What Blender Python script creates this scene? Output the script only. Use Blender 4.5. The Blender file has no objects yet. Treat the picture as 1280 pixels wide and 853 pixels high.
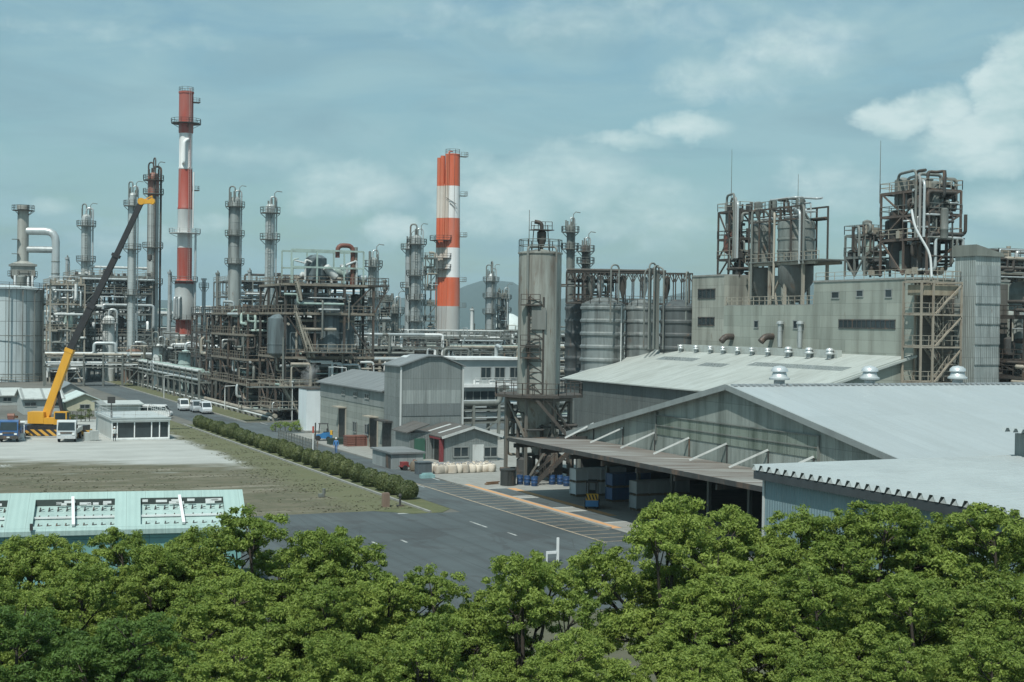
import bpy, math, random
from mathutils import Vector, Matrix, Euler
from math import sin, cos, tan, pi, radians, atan2, sqrt, hypot
random.seed(7)
SC = bpy.context.scene
COL = SC.collection
# ------------------------------------------------------------------ camera (site axes: Y runs along the road, X across it)
YAW, PIT, ROL, EYE, F = 24.2, 0.725, 0.8, 15.0, 1777.8
CM = Matrix.Rotation(radians(-YAW), 3, 'Z') @ Matrix.Rotation(radians(90 - PIT), 3, 'X') @ Matrix.Rotation(radians(ROL), 3, 'Z')
cd = bpy.data.cameras.new('camera'); cam = bpy.data.objects.new('camera', cd); COL.objects.link(cam)
cam.matrix_world = Matrix.Translation((0, 0, EYE)) @ CM.to_4x4()
cd.lens = 50; cd.sensor_width = 36; cd.clip_start = .5; cd.clip_end = 30000
SC.camera = cam
def ray(x, y): return CM @ Vector(((x - 640) / F, -(y - 426.5) / F, -1))
def gp(x, y, z=0.0):                       # where a sight line meets the height z
    d = ray(x, y); k = (z - EYE) / d.z; return Vector((0, 0, EYE)) + d * k
def aX(x, y, X): d = ray(x, y); return Vector((0, 0, EYE)) + d * (X / d.x)
def aY(x, y, Y): d = ray(x, y); return Vector((0, 0, EYE)) + d * (Y / d.y)
def aD(x, y, D): return Vector((0, 0, EYE)) + ray(x, y) * D
def ppm(p): q = CM.transposed() @ (Vector(p) - Vector((0, 0, EYE))); return F / -q.z
# ------------------------------------------------------------------ object helpers
ORG = {}
def thing(name, label, cat, loc=(0, 0, 0), group=None, rz=0.0):
    o = bpy.data.objects.new(name, None); COL.objects.link(o); o.empty_display_size = .3
    o.location = loc; o.rotation_euler = (0, 0, rz); o['label'] = label; o['category'] = cat
    if group: o['group'] = group
    ORG[o.name] = Vector(loc); return o
def tag(o, label, cat, group=None):
    o['label'] = label; o['category'] = cat
    if group: o['group'] = group
    return o
def dup(root, loc, rz=0.0, label=None, scale=None):
    r = root.copy(); COL.objects.link(r); r.location = loc; r.rotation_euler = (0, 0, rz)
    if label: r['label'] = label
    if scale: r.scale = (scale,) * 3
    for ch in list(root.children):
        c = ch.copy(); COL.objects.link(c); c.parent = r
        for g in list(ch.children):
            d = g.copy(); COL.objects.link(d); d.parent = c
    return r
class MB:
    def __init__(s): s.v = []; s.f = []; s.sm = []
    def add(s, vs, fs, smooth=False):
        n = len(s.v); s.v += [tuple(v) for v in vs]
        for f in fs: s.f.append(tuple(i + n for i in f)); s.sm.append(smooth)
        return s
    def box(s, c, d, rz=0.0):
        x, y, z = d[0] / 2, d[1] / 2, d[2] / 2; vs = []
        cr, sr = cos(rz), sin(rz)
        for a in (-x, x):
            for b in (-y, y):
                for e in (-z, z): vs.append((c[0] + a * cr - b * sr, c[1] + a * sr + b * cr, c[2] + e))
        return s.add(vs, [(0, 1, 3, 2), (4, 6, 7, 5), (0, 4, 5, 1), (2, 3, 7, 6), (0, 2, 6, 4), (1, 5, 7, 3)])
    def bb(s, a, b): return s.box([(a[i] + b[i]) / 2 for i in range(3)], [abs(b[i] - a[i]) for i in range(3)])
    def bar(s, p, q, w, h=None):
        h = h or w; p = Vector(p); q = Vector(q); d = (q - p)
        if d.length < 1e-6: return s
        d.normalize(); u = Vector((0, 0, 1)).cross(d)
        if u.length < 1e-3: u = Vector((1, 0, 0))
        u.normalize(); t = d.cross(u); vs = []
        for e in (p, q):
            for a, b in ((-1, -1), (1, -1), (1, 1), (-1, 1)): vs.append(e + u * (a * w / 2) + t * (b * h / 2))
        return s.add(vs, [(0, 3, 2, 1), (4, 5, 6, 7), (0, 1, 5, 4), (1, 2, 6, 5), (2, 3, 7, 6), (3, 0, 4, 7)])
    def cyl(s, p, q, r, r2=None, n=12, cap=True):
        r2 = r if r2 is None else r2; p = Vector(p); q = Vector(q); d = (q - p).normalized()
        u = Vector((0, 0, 1)).cross(d)
        if u.length < 1e-3: u = Vector((1, 0, 0))
        u.normalize(); t = d.cross(u); vs = []
        for e, rr in ((p, r), (q, r2)):
            for i in range(n): a = 2 * pi * i / n; vs.append(e + (u * cos(a) + t * sin(a)) * rr)
        s.add(vs, [(i, (i + 1) % n, n + (i + 1) % n, n + i) for i in range(n)], True)
        if cap: s.add(vs, [tuple(range(n))[::-1], tuple(range(n, 2 * n))])
        return s
    def tube(s, pts, r, n=6, fil=0.0):
        pts = [Vector(p) for p in pts]
        if fil: pts = fillet(pts, fil)
        L = len(pts); rs = r if isinstance(r, (list, tuple)) else [r] * L; vs = []; u0 = None
        for i, p in enumerate(pts):
            d = (pts[min(i + 1, L - 1)] - pts[max(i - 1, 0)])
            d = d.normalized() if d.length > 1e-9 else Vector((0, 0, 1))
            if u0 is None:
                u0 = Vector((0, 0, 1)).cross(d)
                if u0.length < 1e-2: u0 = Vector((1, 0, 0))
            u = u0 - d * u0.dot(d)
            if u.length < 1e-4: u = d.orthogonal()
            u.normalize(); u0 = u; t = d.cross(u)
            for k in range(n): a = 2 * pi * k / n; vs.append(p + (u * cos(a) + t * sin(a)) * rs[i])
        fs = [(i * n + k, i * n + (k + 1) % n, (i + 1) * n + (k + 1) % n, (i + 1) * n + k) for i in range(L - 1) for k in range(n)]
        s.add(vs, fs, True); s.add([vs[k] for k in range(n)][::-1], [tuple(range(n))]); s.add(vs[-n:], [tuple(range(n))]); return s
    def lathe(s, c, prof, n=24, smooth=True):
        c = Vector(c); runs_ = [[prof[0]]]; prev = None          # break the shading wherever the profile turns sharply
        for p, q in zip(prof, prof[1:]):
            d = Vector((q[0] - p[0], q[1] - p[1]))
            if d.length < 1e-6: continue
            d.normalize()
            if prev is not None and prev.dot(d) < .8: runs_.append([p])
            runs_[-1].append(q); prev = d
        for pr in runs_:
            vs = [(c.x + r * cos(2 * pi * i / n), c.y + r * sin(2 * pi * i / n), c.z + z) for r, z in pr for i in range(n)]
            s.add(vs, [(j * n + i, j * n + (i + 1) % n, (j + 1) * n + (i + 1) % n, (j + 1) * n + i) for j in range(len(pr) - 1) for i in range(n)], smooth)
        for (r, z), k in ((prof[-1], 1), (prof[0], -1)):
            if r > 1e-3: s.add([(c.x + r * cos(2 * pi * i / n), c.y + r * sin(2 * pi * i / n), c.z + z) for i in range(n)], [tuple(range(n))[::k]])
        return s
    def prism(s, poly, axis, a, b):         # polygon of 2d points extruded along an axis from a to b
        n = len(poly)
        def P(p, t): return {'x': (t, p[0], p[1]), 'y': (p[0], t, p[1]), 'z': (p[0], p[1], t)}[axis]
        vs = [P(p, a) for p in poly] + [P(p, b) for p in poly]
        return s.add(vs, [(i, (i + 1) % n, n + (i + 1) % n, n + i) for i in range(n)] + [tuple(range(n))[::-1], tuple(range(n, 2 * n))])
    def rail(s, pts, h=1.1, step=1.6, w=.07, closed=False):
        pts = [Vector(p) for p in pts]
        if closed: pts = pts + [pts[0]]
        for p, q in zip(pts, pts[1:]):
            n = max(1, round((q - p).length / step))
            for i in range(n + 1): e = p.lerp(q, i / n); s.bar(e, e + Vector((0, 0, h)), w)
            for k in (h, h * .52): s.bar(p + Vector((0, 0, k)), q + Vector((0, 0, k)), w)
        return s
    def stair(s, p, q, w=.8):               # inclined stair with stringers, treads and handrails, p low, q high
        p = Vector(p); q = Vector(q); d = q - p; sd = Vector((-d.y, d.x, 0))
        sd = sd.normalized() * w / 2 if sd.length > 1e-6 else Vector((w / 2, 0, 0))
        for k in (-1, 1):
            s.bar(p + sd * k, q + sd * k, .08, .28)
            s.bar(p + sd * k + Vector((0, 0, 1)), q + sd * k + Vector((0, 0, 1)), .06)
            for i in range(5): e = p.lerp(q, i / 4) + sd * k; s.bar(e, e + Vector((0, 0, 1)), .05)
        n = max(2, int(d.z / .3))
        for i in range(n): e = p.lerp(q, (i + .5) / n); s.bar(e - sd, e + sd, .25, .05)
        return s
    def build(s, name, m, parent=None, kind=None, local=False):
        me = bpy.data.meshes.new(name)
        o = Vector((0, 0, 0))
        if parent is not None and not local: o = ORG.get(parent.name, o)
        me.from_pydata([(a - o.x, b - o.y, c - o.z) for a, b, c in s.v], [], s.f)
        me.polygons.foreach_set('use_smooth', s.sm); me.update()
        me.materials.append(m)
        ob = bpy.data.objects.new(name, me); COL.objects.link(ob)
        if parent is not None: ob.parent = parent; ORG[ob.name] = o
        if kind: ob['kind'] = kind
        return ob
def fillet(pts, r, k=4):
    out = [pts[0]]
    for a, b, c in zip(pts, pts[1:], pts[2:]):
        u = (a - b); v = (c - b); rr = min(r, u.length * .49, v.length * .49)
        u.normalize(); v.normalize(); s, e = b + u * rr, b + v * rr
        for i in range(k + 1):
            t = i / k; out.append(s * (1 - t) ** 2 + b * 2 * t * (1 - t) + e * t * t)
    out.append(pts[-1]); return out
def solid(ob):                              # a mesh object that is a thing by itself gets its origin at its base
    me = ob.data; xs = [v.co for v in me.vertices]
    c = Vector((sum(v.x for v in xs) / len(xs), sum(v.y for v in xs) / len(xs), min(v.z for v in xs)))
    me.transform(Matrix.Translation(-c)); ob.location = c; return ob
# ------------------------------------------------------------------ materials
MATS = {}
class NT:
    def __init__(s, tree): s.t = tree; s.n = tree.nodes; s.l = tree.links
    def new(s, ty, **kw):
        n = s.n.new(ty)
        for k, v in kw.items():
            if k.startswith('i_'):
                key = k[2:]; key = int(key) if key.isdigit() else key.replace('_', ' ')
                if hasattr(v, 'is_output') or isinstance(v, bpy.types.NodeSocket): s.l.new(v, n.inputs[key])
                else: n.inputs[key].default_value = v
            else: setattr(n, k, v)
        return n
    def math(s, op, a, b=None, c=None, clamp=False):
        n = s.n.new('ShaderNodeMath'); n.operation = op; n.use_clamp = clamp
        for i, v in enumerate((a, b, c)):
            if v is None: continue
            if isinstance(v, bpy.types.NodeSocket): s.l.new(v, n.inputs[i])
            else: n.inputs[i].default_value = v
        return n.outputs[0]
    def mix(s, fac, a, b, blend='MIX'):
        n = s.n.new('ShaderNodeMix'); n.data_type = 'RGBA'; n.blend_type = blend
        for i, v in ((0, fac), (6, a), (7, b)):
            if isinstance(v, bpy.types.NodeSocket): s.l.new(v, n.inputs[i])
            else: n.inputs[i].default_value = v if i == 0 else (*v[:3], 1)
        return n.outputs[2]
    def noise(s, vec, scale, detail=4, rough=.55, sc=None, dist=0.0):
        if sc: m = s.new('ShaderNodeMapping', i_Vector=vec, i_Scale=sc); vec = m.outputs[0]
        return s.new('ShaderNodeTexNoise', i_Vector=vec, i_Scale=scale, i_Detail=detail, i_Roughness=rough, i_Distortion=dist).outputs[0]
    def ramp(s, f, lo, hi, a=0.0, b=1.0):
        return s.new('ShaderNodeMapRange', i_0=f, i_1=lo, i_2=hi, i_3=a, i_4=b).outputs[0]
def newmat(name):
    m = bpy.data.materials.new(name); m.use_nodes = True; t = NT(m.node_tree)
    return m, t, t.n['Principled BSDF']
def W(name, base, dirt=None, amt=.5, rust=0.0, rough=.6, metal=0.0, panel=None, corr=0.0, sc=1.0, streak=True, var=.12, rustc=(.105, .068, .046), bands=None):
    """weathered paint or metal: tonal variation, run-down streaks, rust blotches, sheet seams, corrugation"""
    if name in MATS: return MATS[name]
    m, t, p = newmat(name)
    tc = t.new('ShaderNodeTexCoord'); ob = tc.outputs['Object']; rnd = t.new('ShaderNodeObjectInfo').outputs['Random']
    col = (*base, 1)
    if bands:
        z = t.new('ShaderNodeSeparateXYZ', i_0=ob).outputs[2]; c = None
        for zlo, cc in bands:
            c = cc if c is None else t.mix(t.math('GREATER_THAN', z, zlo), c, cc)
        col = c
    big = t.noise(ob, .35 * sc, 3)
    v = t.math('MULTIPLY_ADD', t.math('SUBTRACT', big, .5), var * 2.5, 1.0)
    v = t.math('ADD', v, t.math('MULTIPLY', t.math('SUBTRACT', rnd, .5), var))
    cmb = t.new('ShaderNodeCombineXYZ', i_0=v, i_1=v, i_2=v).outputs[0]
    c = t.mix(1.0, col, (1, 1, 1), 'MULTIPLY'); c = t.mix(1.0, c, cmb, 'MULTIPLY')
    dirt = dirt or tuple(b * .4 for b in base)
    if streak: n1 = t.noise(ob, 1.1 * sc, 5, .6, (1, 1, .09))
    else: n1 = t.noise(ob, .6 * sc, 5, .6)
    c = t.mix(t.math('MULTIPLY', t.ramp(n1, .45, .72), amt, clamp=True), c, dirt)
    bumpin = t.noise(ob, 9 * sc, 3)
    if panel or corr:
        nm = t.new('ShaderNodeSeparateXYZ', i_0=tc.outputs['Normal']); xyz = t.new('ShaderNodeSeparateXYZ', i_0=ob)
        u = t.math('ADD', t.math('MULTIPLY', xyz.outputs[0], t.math('ABSOLUTE', nm.outputs[1])), t.math('MULTIPLY', xyz.outputs[1], t.math('ABSOLUTE', nm.outputs[0])))
        uv = t.new('ShaderNodeCombineXYZ', i_0=u, i_1=xyz.outputs[2]).outputs[0]
        if panel:
            b = t.new('ShaderNodeTexBrick', i_Vector=uv, i_Scale=1.0, offset=panel[2] if len(panel) > 2 else 0.0)
            b.inputs['Brick Width'].default_value = panel[0]; b.inputs['Row Height'].default_value = panel[1]
            b.inputs['Mortar Size'].default_value = panel[3] if len(panel) > 3 else .035; b.inputs['Mortar Smooth'].default_value = .3
            b.inputs['Color1'].default_value = (1.1, 1.1, 1.1, 1); b.inputs['Color2'].default_value = (.84, .86, .86, 1); b.inputs['Mortar'].default_value = (.5, .5, .5, 1)
            c = t.mix(.8, c, b.outputs[0], 'MULTIPLY')
        if corr: bumpin = t.math('SINE', t.math('MULTIPLY', u, 2 * pi / corr))
    if rust:
        n2 = t.noise(ob, .9 * sc, 6, .65, (1, 1, .35))
        c = t.mix(t.ramp(n2, .66 - .28 * rust, .78 - .2 * rust), c, t.mix(t.noise(ob, 4, 3), rustc, tuple(x * 1.9 for x in rustc)))
    t.l.new(c, p.inputs['Base Color'])
    rr = t.ramp(t.noise(ob, 2.5 * sc, 3), .3, .7, max(.05, rough - .12), min(1, rough + .12))
    t.l.new(rr, p.inputs['Roughness']); p.inputs['Metallic'].default_value = metal
    bp = t.new('ShaderNodeBump', i_Height=bumpin, i_Strength=.35 if corr else .12, i_Distance=.05 if corr else .02)
    t.l.new(bp.outputs[0], p.inputs['Normal'])
    MATS[name] = m; return m
def roofing(name, base, dirt, axis, seam=.9, lap=6.5, amt=.5, rust=.0, sc=1.0, k=1.0):
    """profiled metal roofing: ribs and seams across the given axis, sheet laps, run-off stains, odd replaced sheets"""
    m, t, p = newmat(name); ob = t.new('ShaderNodeTexCoord').outputs['Object']; xyz = t.new('ShaderNodeSeparateXYZ', i_0=ob); u, v = xyz.outputs[axis], xyz.outputs[1 - axis]
    uv = t.new('ShaderNodeCombineXYZ', i_0=u, i_1=v).outputs[0]
    b = t.new('ShaderNodeTexBrick', i_Vector=uv, i_Scale=1.0, offset=.0); b.inputs['Brick Width'].default_value = seam; b.inputs['Row Height'].default_value = lap; b.inputs['Mortar Size'].default_value = .022; b.inputs['Mortar Smooth'].default_value = .4
    b.inputs['Color1'].default_value = (1.05, 1.05, 1.05, 1); b.inputs['Color2'].default_value = (1 - .07 * k,) * 3 + (1,); b.inputs['Mortar'].default_value = (1 - .26 * k,) * 3 + (1,)
    st = t.noise(ob, .8 * sc, 6, .62, (1, .07, 1) if axis == 0 else (.07, 1, 1)); bl = t.noise(ob, .12 * sc, 5, .6)
    c = t.mix(1.0, base, b.outputs[0], 'MULTIPLY'); c = t.mix(t.math('MULTIPLY', t.ramp(st, .46, .74), amt, clamp=True), c, dirt); c = t.mix(t.math('MULTIPLY', t.ramp(bl, .45, .7), amt * .55, clamp=True), c, dirt)
    if rust: c = t.mix(t.ramp(t.noise(ob, .7, 6, .7, (1, .2, 1) if axis == 0 else (.2, 1, 1)), .74 - .15 * rust, .8), c, (.17, .11, .075))
    t.l.new(c, p.inputs['Base Color']); t.l.new(t.ramp(st, .3, .7, .4, .6), p.inputs['Roughness'])
    t.l.new(t.new('ShaderNodeBump', i_Height=t.math('SINE', t.math('MULTIPLY', u, 2 * pi / (seam / 3))), i_Strength=.25 * k, i_Distance=.04).outputs[0], p.inputs['Normal']); MATS[name] = m; return m
def glass(name, col=(.012, .018, .02), rough=.12):
    if name in MATS: return MATS[name]
    m, t, p = newmat(name); p.inputs['Base Color'].default_value = (*col, 1); p.inputs['Roughness'].default_value = rough
    p.inputs['Specular IOR Level'].default_value = .6
    n = t.noise(t.new('ShaderNodeTexCoord').outputs['Object'], .8, 3)
    t.l.new(t.mix(n, col, tuple(c * 3 + .01 for c in col)), p.inputs['Base Color']); MATS[name] = m; return m
RUST = W('rusty_steel', (.062, .055, .047), (.022, .02, .018), .6, .45, .75, rustc=(.085, .055, .038))
WFRAME = W('grey_window_frame', (.24, .26, .25), None, .4)
STEEL = W('grey_green_steel', (.165, .18, .165), (.05, .05, .045), .6, .3, .6)
BEIGE = W('beige_painted_steel', (.33, .305, .25), (.13, .11, .085), .6, .3, .6)
GALV = W('galvanised_cladding', (.38, .41, .41), (.15, .16, .155), .5, .06, .42, .25, panel=(3.0, 2.4, .5, .03))
ALU = W('aluminium_pipe_cladding', (.50, .54, .54), (.2, .21, .2), .4, .0, .38, .35)
DARK = W('dark_steel', (.055, .056, .053), (.02, .02, .02), .5, .45, .7)
PALE = W('pale_grey_paint', (.55, .575, .56), (.25, .25, .23), .45, .05, .5)
WHITE = W('white_paint', (.76, .78, .77), (.4, .4, .37), .3, .0, .45)
MINTG = W('pale_green_steel', (.33, .43, .39), (.13, .15, .13), .5, .15, .5)
REDOX = W('red_oxide_steel', (.15, .058, .042), (.07, .03, .022), .5, .3, .65)
EDGE = W('brown_beige_steel', (.215, .19, .15), (.08, .066, .05), .7, .35, .65)
CONC = W('stained_concrete', (.26, .265, .245), (.14, .14, .125), .55, 0, .85)
RUBBER = W('black_rubber', (.018, .018, .018), None, .3, 0, .8)
GLASS = glass('dark_window_glass')
SUN_E = 4.4; SKY_S = .1; SKY_TINT = (.70, .98, .98); VEIL = (3.4, 5.4, 5.9); CLOUD_LO = (4.3, 6.3, 6.5); CLOUD_HI = (6.6, 8.1, 8.1); GREY_BAND = (2.5, 4.2, 4.9); HAZE = 1.3e-4; EXPO = 0.0
# ------------------------------------------------------------------ ground, roads, lot, hills
def ground_mat():
    m, t, p = newmat('industrial_ground'); ob = t.new('ShaderNodeTexCoord').outputs['Object']
    c = t.mix(t.ramp(t.noise(ob, .05, 5), .35, .65), (.15, .148, .13), (.095, .098, .085))
    c = t.mix(t.math('MULTIPLY', t.ramp(t.noise(ob, .8, 5), .5, .7), .6), c, (.07, .07, .062))
    t.l.new(c, p.inputs['Base Color']); p.inputs['Roughness'].default_value = .95; return m
def asphalt_mat(name, b):
    m, t, p = newmat(name); ob = t.new('ShaderNodeTexCoord').outputs['Object']
    c = t.mix(t.ramp(t.noise(ob, .09, 5, .6), .35, .68), (b * .74, b * .92, b * .95), (b * 1.16, b * 1.42, b * 1.46))
    c = t.mix(t.math('MULTIPLY', t.ramp(t.noise(ob, .5, 6, .7, (1, .12, 1)), .5, .68), .45), c, (b * .6, b * .63, b * .63))
    c = t.mix(t.math('MULTIPLY', t.ramp(t.noise(ob, .23, 4, .5, None, .8), .585, .6), .5), c, (b * .62, b * .66, b * .67))
    # repair patches, rolled seams along the lane and darker wheel tracks
    br = t.new('ShaderNodeTexBrick', i_Vector=t.new('ShaderNodeMapping', i_Vector=ob, i_Rotation=(0, 0, 1.5708)).outputs[0], i_Scale=1.0, offset=.37); br.inputs['Brick Width'].default_value = 17; br.inputs['Row Height'].default_value = 3.1; br.inputs['Mortar Size'].default_value = .035
    br.inputs['Color1'].default_value = (1.06, 1.06, 1.06, 1); br.inputs['Color2'].default_value = (.86, .87, .87, 1); br.inputs['Mortar'].default_value = (.55, .55, .55, 1)
    c = t.mix(.75, c, br.outputs[0], 'MULTIPLY')
    xx = t.new('ShaderNodeSeparateXYZ', i_0=ob).outputs[0]; c = t.mix(t.math('MULTIPLY', t.ramp(t.math('SINE', t.math('MULTIPLY', xx, 3.6)), .3, 1), .22), c, (b * .5, b * .52, b * .53))
    vo = t.new('ShaderNodeTexVoronoi', feature='DISTANCE_TO_EDGE', i_Vector=ob, i_Scale=.16).outputs[0]
    c = t.mix(t.math('MULTIPLY', t.ramp(vo, .006, .002), .45), c, (b * .45, b * .45, b * .45))
    t.l.new(c, p.inputs['Base Color']); p.inputs['Roughness'].default_value = .85
    t.l.new(t.new('ShaderNodeBump', i_Height=t.noise(ob, 6, 4), i_Strength=.2, i_Distance=.02).outputs[0], p.inputs['Normal']); return m
def lot_mat():
    m, t, p = newmat('gravel_and_dry_grass'); ob = t.new('ShaderNodeTexCoord').outputs['Object']
    x, y = t.new('ShaderNodeSeparateXYZ', i_0=ob).outputs[:2]
    n1 = t.noise(ob, .13, 6, .62, (.55, 1.3, 1)); n2 = t.noise(ob, .55, 5, .6, (.5, 1.2, 1))
    grass = t.mix(t.ramp(n2, .35, .65), (.135, .12, .08), (.078, .08, .045))
    grass = t.mix(t.ramp(t.noise(ob, .22, 4, .6, (.4, 1.6, 1)), .52, .7), grass, (.225, .205, .16))
    grass = t.mix(t.math('MULTIPLY', t.ramp(t.noise(ob, 1.7, 5, .7), .45, .7), .5), grass, (.05, .058, .03))
    # gravel where the vehicles park: beyond a wavering line across the lot and clear of the verge
    e = t.math('ADD', y, t.math('MULTIPLY', x, .55)); e = t.math('ADD', e, t.math('MULTIPLY', t.math('SUBTRACT', n1, .5), 26))
    g1 = t.ramp(e, 159, 165)
    e2 = t.math('ADD', x, t.math('MULTIPLY', t.math('SUBTRACT', t.noise(ob, .3, 4), .5), 5))
    g2 = t.ramp(e2, 36.2, 34.6)
    patch = t.math('MULTIPLY', t.ramp(n1, .59, .64), t.ramp(y, 136, 144))
    g = t.math('MAXIMUM', t.math('MULTIPLY', g1, g2), t.math('MULTIPLY', patch, g2))
    grav = t.mix(t.ramp(t.noise(ob, .3, 5, .6, (.5, 1.2, 1)), .35, .7), (.385, .40, .375), (.285, .295, .275))
    c = t.mix(g, grass, grav)
    gr = t.math('MULTIPLY', t.ramp(t.math('ADD', x, t.math('MULTIPLY', t.math('SUBTRACT', n2, .5), 6)), 33.5, 36.5), t.math('SUBTRACT', 1.0, t.math('MULTIPLY', g, .8)))
    c = t.mix(gr, c, t.mix(n2, (.085, .10, .042), (.13, .125, .07)))
    t.l.new(c, p.inputs['Base Color']); p.inputs['Roughness'].default_value = .95
    t.l.new(t.new('ShaderNodeBump', i_Height=t.noise(ob, 3, 5), i_Strength=.5, i_Distance=.1).outputs[0], p.inputs['Normal']); return m
def grass_mat(name, a, b):
    m, t, p = newmat(name); ob = t.new('ShaderNodeTexCoord').outputs['Object']
    c = t.mix(t.ramp(t.noise(ob, .5, 6, .65), .35, .68), a, b)
    t.l.new(c, p.inputs['Base Color']); p.inputs['Roughness'].default_value = .95
    t.l.new(t.new('ShaderNodeBump', i_Height=t.noise(ob, 5, 4), i_Strength=.6, i_Distance=.08).outputs[0], p.inputs['Normal']); return m
def paint_mat(name, c, under):
    m, t, p = newmat(name); ob = t.new('ShaderNodeTexCoord').outputs['Object']
    k = t.math('ADD', t.math('MULTIPLY', t.noise(ob, 2.2, 5, .7), .6), t.math('MULTIPLY', t.noise(ob, .3, 3), .4))
    t.l.new(t.mix(t.ramp(k, .5, .66), c, under), p.inputs['Base Color']); p.inputs['Roughness'].default_value = .8; return m
ASPH = asphalt_mat('worn_asphalt', .083); ASPH2 = asphalt_mat('dark_asphalt', .072)
def sheet(name, pts, z, m, kind='structure'):
    return MB().add([(x, y, z) for x, y in pts], [tuple(range(len(pts)))]).build(name, m, kind=kind)
def rect(x0, x1, y0, y1): return [(x0, y0), (x1, y0), (x1, y1), (x0, y1)]
R = 9000
MB().add([(R * cos(2 * pi * i / 48), R * sin(2 * pi * i / 48), 0) for i in range(48)], [tuple(range(48))]).build('ground', ground_mat(), kind='structure')
sheet('lot', rect(-70, 40, 104, 215), .008, lot_mat())
sheet('junction', [(-90, 66), (60, 66), (60, 92), (49.2, 92), (49.2, 104), (41, 104.0), (36, 106.6), (-90, 106.6)], .012, ASPH2)
sheet('road', rect(42.5, 49.2, 104, 430), .016, ASPH)
sheet('side_street', rect(49.2, 100, 183, 203), .016, ASPH)
sheet('yard_paving', [(49.6, 116), (80, 116), (80, 183), (49.6, 183)], .014, CONC)
sheet('loading_apron', [(49.6, 60), (62, 60), (62, 115.996), (49.6, 115.996)], .02, CONC)
sheet('verge', [(36, 106.7), (38.5, 104.1), (41.0, 104.1), (42.4, 106), (42.4, 202), (40.1, 202), (40.1, 108)], .024, grass_mat('mown_grass', (.115, .12, .055), (.065, .082, .032)), 'structure')
sheet('far_verge', rect(50.0, 54.6, 206, 345), .02, grass_mat('verge_grass', (.125, .125, .065), (.075, .09, .04)), 'structure')
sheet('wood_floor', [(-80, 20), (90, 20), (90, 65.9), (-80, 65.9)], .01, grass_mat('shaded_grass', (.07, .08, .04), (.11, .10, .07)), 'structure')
kb = MB()
for i in range(48): kb.box((40.0, 105.2 + i * 2.03, .08), (.22, 1.97, .16))
kb.build('kerb', CONC, kind='structure')
kb = MB()
for i in range(14): kb.bb((49.25, 92 + i * 2.2, 0), (49.58, 94.16 + i * 2.2, .14))
for i in range(30): kb.bb((49.35, 204 + i * 4.6, 0), (49.6, 208.5 + i * 4.6, .14))
kb.build('kerb', CONC, kind='structure')
WLINE = paint_mat('worn_white_line', (.40, .42, .40), (.12, .125, .12)); OLINE = paint_mat('faded_orange_line', (.55, .30, .14), (.36, .27, .18)); CLINE = paint_mat('worn_cream_line', (.38, .31, .22), (.12, .125, .12))
mk = MB()
def mark(x0, x1, y0, y1, z=.021): mk.add([(x0, y0, z), (x1, y0, z), (x1, y1, z), (x0, y1, z)], [(0, 1, 2, 3)])
mark(45.9, 46.05, 86, 124)
for i in range(23): mark(46.05, 49.15, 86.5 + i * 1.65, 86.62 + i * 1.65)
mk.build('bay_markings', CLINE, kind='structure')
mk = MB()
for px, py, L in ((484, 583, 3.2), (540, 598, 4.0), (598, 656, 3.2), (470, 680, 1.6), (505, 677, 1.2), (522, 607, 3.6), (430, 560, 3), (360, 545, 3), (330, 530, 4), (640, 668, 1.5)):
    q = gp(px, py); mark(q.x - .09, q.x + .09, q.y - L / 2, q.y + L / 2, .022)
q = gp(530, 641); mark(q.x - 2.2, q.x + 1.6, q.y - .25, q.y + .1, .022)
mk.build('lane_markings', WLINE, kind='structure')
mk = MB()
mark(49.62, 50.45, 92, 121.5, .026); mark(52.55, 53.3, 98, 117.5, .026)
mk.build('orange_apron_lines', OLINE, kind='structure')
mk = MB()
for a in (94.6, 101.4, 103.6, 110.4, 111.6, 117.6): mark(50.5, 52.5, a, a + .4, .026)
mk.build('white_apron_lines', WLINE, kind='structure')
for a, b in ((95.2, 101.2), (104.1, 110.3), (112.1, 117.4)): sheet('asphalt_patch', rect(50.6, 52.4, a, b), .0255, ASPH)
def hill_mat():
    m, t, p = newmat('wooded_hill'); ob = t.new('ShaderNodeTexCoord').outputs['Object']
    t.l.new(t.mix(t.noise(ob, .004, 5), (.035, .06, .055), (.05, .08, .07)), p.inputs['Base Color']); p.inputs['Roughness'].default_value = 1; return m
hx = [(-500, 372), (-100, 366), (60, 372), (250, 380), (400, 386), (470, 380), (505, 372), (530, 374), (575, 362), (610, 352), (640, 356), (680, 368), (760, 374), (900, 360), (1050, 356), (1300, 362), (1800, 380)]
vs, fs = [], []; NX = 120
for j, (dd, k) in enumerate(((3050, 0), (3250, .45), (3500, .8), (3800, 1), (4200, .5), (4700, 0))):
    for i in range(NX):
        px = -500 + 2300 * i / (NX - 1)
        for (a, ya), (b, yb) in zip(hx, hx[1:]):
            if a <= px <= b: y = ya + (yb - ya) * (px - a) / (b - a); break
        top = aD(px, y, 3800).z + 8 * sin(i * .9) * (k > .2) + random.uniform(-5, 5) * (k > .2)
        q = aD(px, 404, dd); vs.append((q.x, q.y, -2 if k == 0 else max(3, top) * k))
fs = [(j * NX + i, j * NX + i + 1, (j + 1) * NX + i + 1, (j + 1) * NX + i) for j in range(5) for i in range(NX - 1)]
MB().add(vs, fs, True).build('hills', hill_mat(), kind='structure')
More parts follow.
